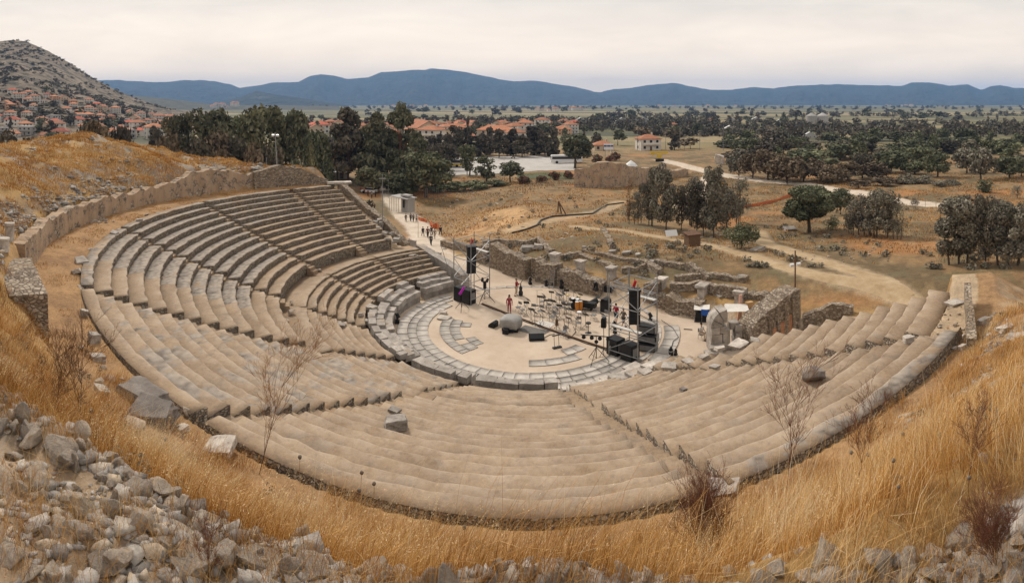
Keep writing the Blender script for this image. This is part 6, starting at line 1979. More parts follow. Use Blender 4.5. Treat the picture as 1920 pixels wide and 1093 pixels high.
p = at(1007, 573, FL); t = thing('microphone_stand', 'tall thin microphone stand with boom at the left of the music stands', 'microphone stand', p); MB().tube((0, 0, 0), (0, 0, 1.45), .014, 5).build('post', M_BLKMET, t); MB().tube((-.15, 0, 1.45), (.55, 0, 1.47), .012, 5).build('boom', M_BLKMET, t); MB().lathe([(.2, 0), (.03, .04)], (0, 0, 0), 12).build('base', M_BLKMET, t)
# moving head lamps along the back edge
def moving_head(px, b, label, s_=1.0, z=FL):
    p = at(px, b, z); t = thing('moving_head_lamp', label, 'stage lamp', p, rng.uniform(0, 3)); t.scale = (s_,) * 3
    MB().box((0, 0, .1), (.36, .30, .2)).build('base', M_BLACK, t)
    for x in (-.17, .17): MB().box((x, 0, .36), (.05, .14, .36)).build('yoke', M_BLACK, t)
    MB().tube((0, -.08, .38), (0, .06, .68), .14, 12, .11).build('lamp_head', M_BLACK, t)
for px, b, s_, lab in [(972, 520, 1.2, 'black moving lamp standing behind the man in red and beige'), (994, 533, 1.1, 'black moving lamp on the back kerb, left of two'), (1024, 537, 1.0, 'black moving lamp on the back kerb, right of two'), (1037, 537, .8, 'low lamp beside the small metal ladder'), (1053, 541, 1.3, 'large black moving lamp at the far edge behind the music stands'), (1080, 541, .6, 'small black lamp lying on the back kerb, left one'), (1088, 543, .6, 'small black lamp lying on the back kerb, right one'),
                      (1152, 614, .8, 'black lamp on the floor between the two men and the plank'), (1153, 625, .8, 'black lamp hanging below the near plank of the right tower'), (1219, 604, 1.2, 'black lamp head on the stack inside the right tower'), (745, 606, 1.3, 'black moving lamp standing against the podium wall at the left'), (1258, 666, .9, 'black lamp lying on the pale slabs right of the tower, left one'), (1267, 666, .7, 'black lamp lying on the pale slabs right of the tower, right one')]:
    moving_head(px, b, lab, s_)
def rack(px, b, label, w=.9, d=.7, h=.9, top=None):
    p = at(px, b, FL); t = thing('equipment_rack', label, 'case', p, -.75)
    MB().box((0, 0, h / 2 + .05), (w, d, h)).build('box', top or M_BLACK, t)
    for x in (-1, 1):
        for y in (-1, 1): MB().box((x * w / 2, y * d / 2, h / 2 + .05), (.05, .05, h + .02)).build('corner_post', M_STEEL, t)
rack(1117, 551, 'black equipment rack with steel corners at the back edge', .9, .7, .9); moving_head(1117, 545, 'moving lamp on top of the black equipment rack', 1.3, 1.0)
rack(1130, 551, 'yellow wooden case beside the black equipment rack', 1.2, .7, .9, simple('yellow_wood', (.50, .31, .09), .7, .2, 4))
rack(1144, 556, 'black frame case under the silver truss', 1.0, .8, 1.0)
p = at(1136, 584, FL); t = thing('loudspeaker', 'tall black loudspeaker standing on the floor left of the right tower', 'loudspeaker', p, -.7)
MB().prism([(-.4, 0), (.4, 0), (.4, 1.0), (.28, 1.2), (-.28, 1.2), (-.4, 1.0)], -.35, .35).build('cabinet', M_BLACK, t); MB().box((.02, -.36, .55), (.6, .03, .9)).build('grille', M_BLKMET, t)
def speaker_on_pole(px, b, zt, label):
    p = at(px, b, FL); t = thing('pole_speaker', label, 'loudspeaker', p, -.4)
    MB().tube((0, 0, 0), (0, 0, zt - .5), .025, 6).build('pole', M_BLKMET, t)
    for a in (0, 2.1, 4.2): MB().tube((0, 0, .5), (.45 * math.cos(a), .45 * math.sin(a), 0), .018, 5).build('leg', M_BLKMET, t)
    MB().prism([(-.19, zt - .75), (.19, zt - .75), (.19, zt - .1), (.1, zt), (-.1, zt), (-.19, zt - .1)], -.17, .17).build('cabinet', M_BLACK, t)
speaker_on_pole(1132, 666, 2.9, 'black loudspeaker on a thin pole beside the lamp bar')
def tripod_bar(px, b, zt, label, bar=True, purple=False):
    p = at(px, b, FL); t = thing('lamp_tripod', label, 'lamp stand', p, -.35)
    MB().tube((0, 0, .3), (0, 0, zt), .035, 8, .025).build('post', M_BLKMET, t)
    for i in range(3):
        a = i * 2.09 + .3; MB().tube((0, 0, 1.15), (1.0 * math.cos(a), 1.0 * math.sin(a), .02), .025, 6).build('leg', M_BLKMET, t); MB().tube((0, 0, .35), (.62 * math.cos(a), .62 * math.sin(a), .42), .015, 5).build('brace', M_BLKMET, t)
    if bar:
        MB().box((0, 0, zt), (2.4, .06, .06)).build('bar', M_BLKMET, t)
        for i in range(4):
            x = -.95 + i * .62; MB().tube((x, -.12, zt - .12), (x, .16, zt - .24), .15, 12, .12).build('lamp', M_BLACK, t)
        MB().tube((.0, -.1, zt - .4), (.0, .14, zt - .5), .13, 12).build('lamp', M_BLACK, t)
    else:
        for x in (-.22, .22): MB().tube((x, -.1, zt + .05), (x * 1.3, .12, zt + .3), .14, 12, .12).build('lamp', M_BLACK, t)
        MB().box((0, 0, zt - .3), (.26, .22, .7)).build('dimmer', M_BLACK, t)
    return t
tripod_bar(1118, 680, 2.0, 'lamp bar with four round lamps on a tall black tripod by the rail')
tripod_bar(909, 567, 2.0, 'tripod with two black lamps beside the left tower', False)
p = at(866, 582, FL); t = thing('lamp_tripod', 'tripod carrying a lamp wrapped in purple film before the left tower', 'lamp stand', p, .5)
MB().tube((0, 0, .3), (0, 0, 1.5), .03, 8).build('post', M_BLKMET, t)
for i in range(3): a = i * 2.09; MB().tube((0, 0, .9), (.75 * math.cos(a), .75 * math.sin(a), .02), .025, 6).build('leg', M_BLKMET, t)
MB().box((0, 0, 1.85), (.16, .16, .85), Euler((.2, .5, 0)), jit=.03).build('purple_lamp', simple('purple_film', (.42, .02, .40), .35, .3, 6), t)
p = at(1044, 652, FL); t = thing('floor_stand', 'short double stand in front of the rail', 'stand', p, .4)
for x in (-.2, .2): MB().tube((x, 0, 0), (x, .1, .95), .02, 5).build('post', M_BLKMET, t); MB().box((x, -.05, .05), (.35, .25, .1)).build('foot', M_BLKMET, t)
MB().box((0, .1, .95), (.7, .08, .08)).build('bar', M_BLKMET, t)

# scaffold towers
def scaffold(corners, h, label, levels, name='scaffold_tower'):
    c = sum(corners, Vector()) / 4
    t = thing(name, label, 'scaffold', (c.x, c.y, 0))
    Q = [p - Vector((c.x, c.y, 0)) for p in corners]
    for q in Q:
        MB().tube((q.x, q.y, FL), (q.x, q.y, h), .045, 8).build('upright', M_STEEL, t)
        MB().box((q.x, q.y, FL + .02), (.2, .2, .04)).build('base_plate', M_STEEL, t)
    for z in levels:
        for i in range(4):
            a, b = Q[i], Q[(i + 1) % 4]; MB().tube((a.x, a.y, z), (b.x, b.y, z), .036, 6).build('ledger', M_STEEL, t)
    for i in range(4):
        a, b = Q[i], Q[(i + 1) % 4]
        for z0, z1 in zip(levels[:-1], levels[1:]):
            if (i + levels.index(z0)) % 2: a, b = b, a
            MB().tube((a.x, a.y, z0 + .1), (b.x, b.y, z1 - .1), .03, 6).build('brace', M_STEEL, t)
    return t, Q, c
M_PLANK = simple('white_plank', (.60, .57, .52), .7, .12, 4)
cr_ = [at(1142, 669, 0), at(1196, 687, 0), at(1232, 662, 0), at(1180, 645, 0)]
tw, Q, c1 = scaffold(cr_, 6.1, 'steel scaffold tower carrying a black speaker column on the right of the orchestra', [.55, 2.15, 4.0, 5.6])
def plank(t, a, b, z, w=.34):
    a, b = Vector(a), Vector(b); m_ = (a + b) / 2
    MB().box((m_.x, m_.y, z), ((b - a).length, w, .07), Euler((0, 0, math.atan2(b.y - a.y, b.x - a.x)))).build('plank', M_PLANK, t)
plank(tw, Q[0].lerp(Q[3], .15), Q[1].lerp(Q[2], .15), 2.3); plank(tw, Q[3].lerp(Q[0], .1), Q[2].lerp(Q[1], .1), 2.35); plank(tw, Q[3].lerp(Q[0], .1), Q[2].lerp(Q[1], .1), 4.2, .4)
def line_array(c, z0, z1, rz, label):
    t = thing('line_array', label, 'loudspeaker', (c.x, c.y, 0), rz)
    n = 8; h = (z1 - z0) / n
    for i in range(n):
        k = i / (n - 1)
        MB().box((0, .10 * (1 - k) ** 2, z0 + h * (i + .5)), (.86, .50, h * .95), Euler((-.10 * (1 - k), 0, 0)), taper=.98).build('speaker_box', M_BLACK, t)
        MB().box((0, -.255 + .10 * (1 - k) ** 2, z0 + h * (i + .5)), (.78, .02, h * .8), Euler((-.10 * (1 - k), 0, 0))).build('grille', M_BLKMET, t)
    MB().box((0, 0, z1 + .08), (.95, .8, .12)).build('fly_frame', M_BLKMET, t)
    MB().tube((0, 0, z1 + .1), (0, 0, z1 + 1.0), .02, 6).build('chain', M_RUST, t); MB().box((0, 0, z1 + .55), (.2, .2, .5), Euler((.2, .3, 0))).build('hoist', simple('red_hoist', (.45, .03, .03), .5), t)
    return t
line_array(c1 + Vector((.1, .0, 0)), 2.35, 4.95, RAD(-5), 'tall black column of stacked speakers hanging in the right scaffold tower')
def sub(p, rz, label, w=1.15, d=.9, h=1.25, z=FL):
    t = thing('subwoofer', label, 'loudspeaker', (p.x, p.y, z), rz)
    MB().box((0, 0, h / 2), (w, d, h)).build('cabinet', M_BLACK, t); MB().box((0, -d / 2 - .015, h / 2), (w * .92, .03, h * .9)).build('grille', M_BLKMET, t)
    MB().box((w * .5 + .012, 0, h * .55), (.025, d * .7, h * .5)).build('side_panel', M_GREYC, t)
q0, q1 = at(1156, 668, 0), at(1183, 679, 0)
rz_ = math.atan2((q1 - q0).y, (q1 - q0).x)
sub(q0 + Vector((0, .35, 0)), rz_, 'large black bass cabinet, left of the pair under the right tower'); sub(q1 + Vector((0, .35, 0)), rz_, 'large black bass cabinet, right of the pair under the right tower')
for px, b, z, lab in ((1214, 656, FL, 'long black amplifier case on the ground inside the right tower'), (1216, 640, .62, 'black amplifier case stacked as second inside the right tower'), (1214, 622, 1.2, 'tilted black case on top of the stack inside the right tower')):
    p = at(px, b, z); t = thing('amplifier_case', lab, 'case', (p.x, p.y, z), -.55); MB().box((0, 0, .28), (1.5, .8, .54), jit=.02).build('case', M_BLACK, t); MB().box((0, -.41, .28), (1.3, .03, .4)).build('panel', M_GREYC, t)
    for s_ in (-1, 1): MB().box((s_ * .74, 0, .28), (.05, .82, .56)).build('edge_trim', M_STEEL, t)
cl_ = [at(851, 561, 0), at(883, 573, 0), at(918, 558, 0), at(889, 546, 0)]
tw2, Q2, c2 = scaffold(cl_, 6.2, 'steel scaffold tower carrying a black speaker column on the left of the orchestra', [.55, 2.15, 4.2, 5.8])
plank(tw2, Q2[3].lerp(Q2[0], .1), Q2[2].lerp(Q2[1], .1), 4.6, .42)
d_ = 1
a, b = Q2[0], Vector((-3.2, 2.2, 0)); MB().tube((a.x, a.y, 1.2), (a.x - 1.5, a.y + 1.2, 5.2), .03, 6).build('stay', M_STEEL, tw2); MB().tube((Q2[3].x, Q2[3].y, 2.6), (Q2[3].x - 2.6, Q2[3].y + .4, 5.6), .03, 6).build('stay', M_STEEL, tw2)
line_array(c2 + Vector((-.05, -.3, 0)), 2.55, 5.15, RAD(20), 'tall black column of stacked speakers hanging in the left scaffold tower')
q0, q1 = at(863, 566, 0), at(877, 571, 0); rz_ = math.atan2((q1 - q0).y, (q1 - q0).x)
sub(q0 + Vector((0, .35, 0)), rz_, 'black bass cabinet, left of the pair under the left tower', 1.0, .9, 1.35); sub(q1 + Vector((.1, .35, 0)), rz_, 'black bass cabinet, right of the pair under the left tower', 1.0, .9, 1.35)
# lighting truss lying across the stage wall
def truss(a, b, s_=.42):
    t = thing('lighting_truss', 'silver lattice truss lying along the stage wall between two pillars', 'truss', a); d = b - a; L = d.length
    q = d.to_track_quat('X', 'Z')
    t.rotation_mode = 'QUATERNION'; t.rotation_quaternion = q
    C_ = [(0, 0), (s_, 0), (s_, s_), (0, s_)]
    for y, z in C_: MB().tube((0, y, z), (L, y, z), .035, 6).build('chord', M_STEEL, t)
    mb = MB(); n = 12
    for i in range(n):
        x0, x1 = L * i / n, L * (i + 1) / n
        for k in range(4):
            p0, p1 = C_[k], C_[(k + 1) % 4]
            if i % 2: p0, p1 = p1, p0
            mb.tube((x0, *p0), (x1, *p1), .02, 5)
    mb.build('lattice', M_STEEL, t)
truss(at(1151, 537, 2.15), at(1224, 561, 1.9))
for i, (px, b, tp) in enumerate([(1139, 556, 502), (1178, 560, 508)]):
    p = at(px, b, .3); t = thing('steel_pole', 'slim upright steel pole before the stage wall', 'pole', p, 0, 'steel poles before the stage wall'); MB().tube((0, 0, -.2), (0, 0, (b - tp) * dist(p) / FPX), .035, 6).build('pole', M_STEEL, t); MB().box((0, 0, 0), (.3, .3, .04)).build('foot', M_STEEL, t)
for s_, lab in ((0, ''),):
    p = at(1033, 542, FL); t = thing('step_ladder', 'small silver step ladder leaning at the stage wall', 'ladder', p, -.6)
    for x in (-.25, .25): MB().tube((x, 0, 0), (x * .7, .5, 1.9), .03, 6).build('rail', M_STEEL, t)
    for i in range(5): MB().box((0, .08 + i * .09, .3 + i * .36), (.46, .06, .04)).build('rung', M_STEEL, t)
# covered equipment by the gate ruin
M_TARP = simple('white_tarpaulin', (.66, .62, .56), .7, .1, 2)
M_BLUE = simple('blue_tarpaulin', (.02, .10, .42), .5, .15, 3)
p = at(1316, 601, FL); t = thing('covered_cases', 'road cases on a steel frame under a white and blue tarpaulin', 'cases', p, -.35); t.scale = (.58, .7, .85)
MB().box((0, 0, .1), (2.3, 1.2, .2)).build('pallet', M_BLKMET, t); MB().box((-.5, 0, .6), (.9, 1.0, .8)).build('road_case', M_BLACK, t); MB().box((.5, 0, .6), (.9, 1.0, .8)).build('road_case', M_BLACK, t)
for x in (-1.1, 0, 1.1):
    for y in (-.6, .6): MB().tube((x, y, 0), (x, y, 1.35), .03, 5).build('frame_post', M_STEEL, t)
MB().add([(-1.2, -.7, 1.35), (.2, -.75, 1.3), (1.2, -.7, 1.42), (1.2, .7, 1.5), (0, .7, 1.42), (-1.2, .7, 1.5), (-1.2, -.7, 1.3), (.2, -.75, 1.25), (1.2, -.7, 1.37), (1.2, .7, 1.45), (0, .7, 1.37), (-1.2, .7, 1.45)], [(0, 1, 4, 5), (1, 2, 3, 4), (11, 10, 7, 6), (10, 9, 8, 7), (0, 6, 7, 1), (1, 7, 8, 2), (2, 8, 9, 3), (3, 9, 10, 4), (4, 10, 11, 5), (5, 11, 6, 0)]).build('white_sheet', M_TARP, t)
MB().box((.55, -.78, 1.08), (1.25, .06, .6), Euler((.15, .05, 0)), jit=.04).build('blue_sheet', M_BLUE, t)
p = at(1382, 612, .3); t = thing('canvas_shelter', 'white canvas sheet stretched flat as a shelter behind the gate ruin', 'shelter', p, -.25); t.scale = (.66, .9, .85)
MB().box((0, .2, 1.75), (3.0, 1.7, .07), Euler((.08, .02, 0)), jit=.08).build('canvas', M_TARP, t)
for x in (-1.35, 1.35):
    for y in (-.5, .9): MB().tube((x, y, -.3), (x, y, 1.75), .03, 5).build('post', M_STEEL, t)
p = at(1405, 598, .5); t = thing('wooden_box', 'upright plywood box leaning by the dark opening behind the gate ruin', 'box', p, .1); MB().box((0, 0, .75), (.62, .4, 1.5)).build('box', simple('plywood', (.50, .30, .14), .8, .15, 3), t); MB().tube((0, -.21, .9), (0, -.2, .9), .12, 12).build('emblem', M_RUST, t)
p = at(1404, 590, .4); t = thing('opening_shade_sheet', 'black sheet standing for the shaded opening in the stage wall behind the gate ruin', 'shade sheet', p + Vector((0, .6, 0)), -.1); MB().box((0, 0, .8), (1.7, .1, 1.3), jit=.06).build('cloth', M_BLACK, t); MB().tube((-.9, 0, 1.48), (.9, 0, 1.48), .03, 5).build('rod', M_STEEL, t)  # black sheet and rod added to paint the shade inside a wall opening
p = at(1387, 600, .4); o = MB().box((0, 0, 1.1), (.35, .3, 2.2), Euler((0, .1, 0)), jit=.05, taper=.6).build('leaning_board', simple('pink_board', (.52, .30, .22), .8), None, loc=p); props(o, 'leaning pinkish board beside the black opening sheet', 'board')
p = at(1419, 598, .6); o = MB().box((0, 0, .8), (.45, .12, 1.6), Euler((.3, .5, .2)), jit=.03).build('white_board', M_PAINTW, None, loc=p); props(o, 'leaning white board right of the black opening sheet', 'board')
# cables on the floor
for pts, lab in [([(1240, 600), (1262, 615), (1272, 632), (1262, 640), (1258, 655)], 'black cable curling along the pale slabs right of the tower'), ([(1160, 664), (1150, 672), (1143, 690), (1132, 688)], 'black cable between rail and right tower'), ([(1075, 612), (1080, 622), (1070, 633), (1064, 634)], 'thin cable loop near the guitar'), ([(1290, 588), (1262, 592), (1245, 585)], 'thin cable along the stage wall'), ([(1015, 636), (1030, 628), (1040, 626)], 'thin cable from the long monitor speaker')]:
    P = [at(x, y, FL + .14 if 'slabs' in lab else FL + .03) for x, y in pts]; o = MB().path(P, .025, 5).build('cable', M_BLKMET); props(o, lab, 'cable')
p = at(1290, 618, FL + .03); o = MB().box((0, 0, .03), (.75, .05, .05)).build('dropped_bar', M_BLKMET, None, loc=p, rot=(0, 0, -.5)); props(o, 'thin dark bar lying on the sand right of the tower', 'bar')
# ------------------------------------------------------------------ loose stones round the theatre
S = stone
S(268, 752, 104, 40, 'large grey weathered boulder block on the bank at the left', 'dark', .62, 'boulder', rz=-.15, sink=.0)
S(285, 786, 92, 44, 'rough boulder lying under the large weathered block at the left', 'dark', .7, 'boulder', rz=.1, sink=.12)
S(258, 800, 84, 30, 'pale lower boulder half buried in straw below the large block', 'rock', .7, 'boulder', sink=.3)
S(415, 848, 62, 34, 'flat pale limestone slab at the upper edge of the straw', 'pale', .8, 'boulder', tilt=.3)
S(352, 780, 30, 36, 'brown upright stone at the end of the left stairway', 'rock', .8, 'boulder')
S(744, 800, 50, 30, 'grey squared block lying on the middle seats', 'block', .8, rz=.3, sink=.08, tilt=.04)
S(740, 770, 26, 8, 'flat pale stone on the seats just above the grey squared block', 'block', .6)
S(1525, 714, 54, 50, 'dark split boulder lying on the right seats', 'darkrock', .9, 'boulder', rz=.3, sink=.12)
S(1703, 642, 21, 22, 'small squared block standing at the end of the right rim', 'pale', .9)
S(1355, 922, 66, 22, 'white broken slab at the lower end of the right stairway', 'pale', .7, 'boulder')
S(1450, 700, 10, 8, 'small grey stone on the right seats', 'small', .9) if False else None
S(1281, 732, 12, 9, 'small dark stone lying on the lower right seats', 'dark', .9)
S(545, 590, 22, 22, 'heap like boulder by the tall step of the far seats', 'rock', .9)
S(547, 570, 12, 14, 'pale stone leaning against the tall step', 'small', .9)
S(538, 602, 14, 10, 'pale stone below the leaning one on the gangway', 'small', .9)
S(598, 508, 14, 11, 'grey round stone on the broad gangway', 'small', .9)
S(622, 486, 10, 8, 'grey stone at the foot of the tall far step', 'small', .9)
for i, (px, py, w, h, k) in enumerate([(274, 404, 18, 9, 'pale'), (262, 414, 14, 8, 'block'), (214, 438, 16, 8, 'block'), (172, 470, 20, 14, 'rock'), (152, 493, 26, 16, 'pale'), (143, 512, 24, 14, 'pale'), (152, 545, 26, 16, 'rock'), (158, 592, 16, 26, 'pale'), (175, 642, 24, 34, 'pale'), (154, 656, 22, 18, 'pale'), (183, 675, 28, 22, 'block'), (196, 692, 22, 18, 'rock'), (205, 712, 34, 22, 'rock'), (183, 718, 26, 20, 'rock'), (190, 735, 34, 18, 'pale'), (228, 712, 20, 12, 'rock'), (340, 806, 30, 14, 'pale'), (188, 410, 12, 7, 'rock'), (168, 428, 8, 6, 'rock')]):
    S(px, py, w, h, 'tumbled pale stone lying outside the left edge of the seats', k if i % 3 else 'rock', .8, 'tumbled_stone', 'tumbled stones outside the left rim', tilt=.4, sink=.25, rz=rng.uniform(0, 6))
for i in range(46):
    px, py = 185 + rng.gauss(0, 11), 416 - abs(rng.gauss(0, 5)) * .9 + rng.uniform(0, 4)
    S(px, py, rng.uniform(4, 9), rng.uniform(4, 7), 'small grey stone in the heap by the retaining wall', 'small', .9, 'heaped_stone', 'stones heaped by the retaining wall', tilt=.5)
for px, py, w, h, lab in [(18, 450, 18, 34, 'upright marble column drum at the left edge'), (8, 470, 20, 26, 'short marble column stump at the left edge'), (243, 393, 9, 13, 'grey marble post stump below the retaining wall')]:
    p = onseat(px, py); k = dist(p) / FPX
    o = MB().lathe([(w * k * .5, 0), (w * k * .48, h * k * .8), (w * k * .56, h * k * .86), (w * k * .54, h * k)], (0, 0, -.05), 16).build('column_drum', M_PALE, None, loc=p); props(o, lab, 'column')
# marble pieces on the right bank
for px, py, w, h, k, lab in [(1790, 571, 44, 10, 'pale', 'long fallen marble column on the right beside the narrow wall'), (1844, 606, 30, 16, 'pale', 'marble beam on the right bank, left one'), (1885, 618, 44, 14, 'pale', 'marble beam on the right bank, right one'), (1791, 612, 20, 12, 'rock', 'orange stained stone beside the narrow wall'),
                           (1808, 640, 10, 24, 'pale', 'short upright marble post beside the narrow wall'), (1805, 656, 18, 16, 'pale', 'pale cube of stone below the narrow wall'), (1790, 656, 12, 9, 'pale', 'small pale stone left of the stone cube'), (1808, 678, 14, 12, 'rock', 'grey stone in straw below the stone cube'), (1840, 700, 0, 0, 'rock', '')]:
    if w: S(px, py, w, h, lab, k, .5, 'marble_piece', where=onground, rz=0.1)
p = onground(1900, 642); o = S(1908, 634, 36, 12, 'pale flat stone at the far right edge of the bank', 'pale', .6, 'marble_piece', where=onground)
for i in range(36):
    px, py = rng.uniform(1740, 1812), rng.uniform(560, 660)
    S(px, py, rng.uniform(4, 12), rng.uniform(3, 7), 'small rubble stone on the earth beside the narrow wall', 'small', .9, 'loose_stone', 'loose stones beside the narrow wall', where=onground)
# blocks in the field behind the stage and rubble under the grove
for px, py, w, h, lab in [(1148, 474, 16, 8, 'dark block in the field, left of three'), (1175, 476, 18, 8, 'dark block in the field, middle of three'), (1196, 480, 10, 8, 'dark block in the field, right of three'), (1225, 492, 16, 6, 'flat pale slab in the field'), (1095, 466, 8, 8, 'white round stone in the field'), (1392, 520, 20, 8, 'fallen grey block behind the stage wall'),
                          (1420, 470, 26, 10, 'grey block lying beside the field track'), (1345, 548, 20, 8, 'fallen slab behind the stage pillars, left one'), (1352, 556, 18, 7, 'fallen slab behind the stage pillars, right one'), (1480, 432, 26, 10, 'dark heap of stone left of the full round tree'), (990, 470, 30, 16, 'large grey block behind the far stage wall'), (1010, 466, 22, 14, 'round grey masonry lump behind the far stage wall')]:
    S(px, py, w, h, lab, 'block', .8, 'field_block', where=onground)
for i in range(150):
    if i < 95: px, py = rng.uniform(1235, 1405), rng.uniform(432, 470); py = max(py, 424 + (px - 1235) * .12)
    else: px, py = rng.uniform(1480, 1670), rng.uniform(452, 500)
    S(px, py, rng.uniform(4, 9), rng.uniform(3, 6), 'small stone in the rubble of the dry field', 'small', .9, 'rubble_stone', 'rubble stones in the dry field', where=onground)
for i in range(70):
    px, py = rng.uniform(830, 1090), rng.uniform(360, 470)
    S(px, py, rng.uniform(4, 12), rng.uniform(3, 6), 'pale stone on the dug earth left of the field', 'small', .9, 'spoil_stone', 'stones on the dug earth', where=onground)
for i in range(60):
    t_ = rng.random(); px, py = 700 + t_ * 150 + rng.uniform(-10, 14), 415 + t_ * 115 + rng.uniform(-6, 8)
    S(px, py, rng.uniform(5, 13), rng.uniform(4, 8), 'grey stone on the crumbling end of the far seats', 'block', .9, 'broken_stone', 'crumbling stones at the end of the far seats')
S(830, 590, 16, 12, 'white stepped marble base by the podium', 'pale', .9); S(833, 598, 24, 8, 'flat white plinth under the stepped marble base', 'pale', .9)
S(870 - 100, 600, 9, 8, 'pale stone by the podium wall, left one', 'small', .9); S(782, 592, 9, 7, 'pale stone by the podium wall, right one', 'small', .9)
for px, py, w, h in [(676, 592, 10, 9), (690, 606, 16, 12), (696, 580, 22, 12), (640, 612, 18, 10), (1350, 655, 20, 8), (1385, 648, 36, 9), (1415, 640, 18, 8), (1320, 672, 22, 10), (1340, 690, 20, 9), (1290, 680, 24, 8), (1255, 690, 30, 12), (1210, 700, 26, 10)]:
    S(px, py, w, h, 'broken pale slab beside the lowest seats', 'pale', .8, 'broken_slab', 'broken slabs beside the lowest seats')

# ------------------------------------------------------------------ rubble crest in the foreground
def crest_point():
    al = rng.uniform(8, 72); rho = 46.0 + abs(rng.gauss(0, 1.5))
    x, y = pol(rho, 225 + al)
    return x, y
BIG = [(120, 850, 96, 46), (200, 868, 60, 40), (255, 925, 84, 60), (265, 990, 90, 70), (230, 830, 40, 26), (60, 900, 70, 30), (130, 945, 80, 44), (60, 1000, 60, 36), (300, 925, 60, 30), (330, 960, 70, 40), (370, 1000, 70, 50), (150, 1010, 60, 30), (200, 1060, 90, 40), (60, 1080, 90, 40), (350, 1075, 90, 40), (560, 1010, 86, 50), (500, 1000, 50, 26), (590, 1075, 110, 44), (470, 1065, 90, 50), (640, 1050, 60, 44), (700, 1085, 90, 40), (755, 1062, 74, 38), (880, 1068, 56, 44), (930, 1070, 40, 22), (1000, 1080, 40, 26), (800, 1088, 70, 26), (1080, 1078, 50, 24), (1160, 1080, 70, 26), (1225, 1070, 52, 36), (1290, 1085, 60, 24), (1370, 1080, 50, 24), (1460, 1068, 56, 26), (1430, 1090, 70, 24),
       (1545, 1066, 110, 60), (1520, 1092, 80, 36), (1640, 1060, 80, 46), (1700, 1068, 60, 40), (1755, 1050, 60, 44), (1810, 1035, 90, 50), (1760, 1090, 90, 40), (1850, 1075, 80, 50), (1905, 1020, 50, 50), (1690, 1092, 70, 30), (1600, 1090, 60, 30), (20, 860, 60, 30), (20, 1050, 70, 40), (410, 940, 40, 24), (430, 1030, 60, 40), (300, 1030, 60, 40)]
for i, (px, py, w, h) in enumerate(BIG):
    S(px, py, w, h, 'big grey limestone rock on the rubble crest in the foreground', 'rock', rng.uniform(.7, 1.1), 'limestone_rock', 'big rocks on the rubble crest', where=onground, sink=.22, tilt=.5, rz=rng.uniform(0, 6))
n = 0
while n < 250:
    x, y = crest_point()
    d = math.hypot(x, y)
    if d < 2.6 or d > 11 or abs(math.atan2(x, y)) > 1.02: continue
    z = hz(x, y); s_ = rng.choice([.05, .06, .07, .08, .10, .12, .15])
    rr_ = math.hypot(x - CX, y - CY); aa_ = (math.degrees(math.atan2(y - CY, x - CX)) - 225 + 180) % 360 - 180
    if rr_ < 46.4: s_ *= .7
    if rr_ < 46.0 + 1.05 * float(sstep(43.5, 47.5, aa_)): continue
    o = link('rubble_rock', rng.choice(ROCKS if s_ > .08 else ROCKS_S), None, (x, y, z + s_ * .35), (rng.uniform(0, 6), rng.uniform(0, 6), rng.uniform(0, 6)), (s_ * rng.uniform(.8, 1.5), s_, s_ * rng.uniform(.6, .9)))
    props(o, 'fist to head sized grey rock among the rubble of the foreground crest', 'stone', 'rocks of the foreground rubble'); n += 1
ICO0 = ico(1)
def make_chip_mat():
    m = NM('gravel_stone'); co = m.co('Position')
    c = m.ramp(m.attr('tint', 'Fac'), [(0, (.20, .178, .158)), (.45, (.34, .31, .28)), (.8, (.48, .435, .385)), (1, (.52, .41, .29))])
    c = m.mix(1.0, c, m.ramp(m.noise(14, 6, .7, co), [(.3, .6), (.7, 1.25)]), 'MULTIPLY')
    m.bump(m.noise(22, 5, .7, co), .6, .03)
    return m.out(c, .95)
M_CHIP = make_chip_mat()
def chips(name, spots, seed):
    V0, F0 = ICO0
    g = np.random.default_rng(seed)
    S_ = np.array(spots); n = len(S_)
    z = height(S_[:, 0], S_[:, 1])
    P = np.repeat(V0[None], n, 0) * g.uniform(.42, 1.38, (n, len(V0), 1)) * g.uniform(.5, 1.6, (n, 1, 3)) * np.array([1.15, 1.15, .58])
    a = g.uniform(0, 6.28, n); c, s_ = np.cos(a)[:, None], np.sin(a)[:, None]
    X = P[:, :, 0] * c - P[:, :, 1] * s_; Y = P[:, :, 0] * s_ + P[:, :, 1] * c
    k = S_[:, 2][:, None]
    V = np.stack([X * k + S_[:, 0][:, None], Y * k + S_[:, 1][:, None], P[:, :, 2] * k + (z + S_[:, 2] * .07)[:, None]], 2)
    F = (F0[None] + (np.arange(n) * len(V0))[:, None, None]).ravel()
    o = link(name, np_mesh(name, V.reshape(-1, 3), F, 3, M_CHIP, attrs={'tint': np.repeat(g.random(n), len(V0))})); props(o, kind='stuff')
def spots_gravel():
    g = np.random.default_rng(4); n = 90000
    al = g.uniform(2, 78, n); rho = 45.3 + np.abs(g.normal(0, 2.2, n)); f = np.radians(225 + al)
    x, y = CX + rho * np.cos(f), CY + rho * np.sin(f); d = np.hypot(x, y)
    k = g.choice([.016, .024, .034, .048, .066, .09], n, p=[.18, .24, .22, .18, .12, .06])
    keep = (d > 2.3) & (d < 13) & (g.random(n) < np.where(rho < 46.2 + 1.0 * sstep(43.5, 47.5, al), .2 * (al < 45) + .03, 1)) & (fbm(x / .7, y / .7, 141) + .25 * g.random(n) > .54)
    return np.stack([x, y, k], 1)[keep]
chips('gravel', spots_gravel(), 5)
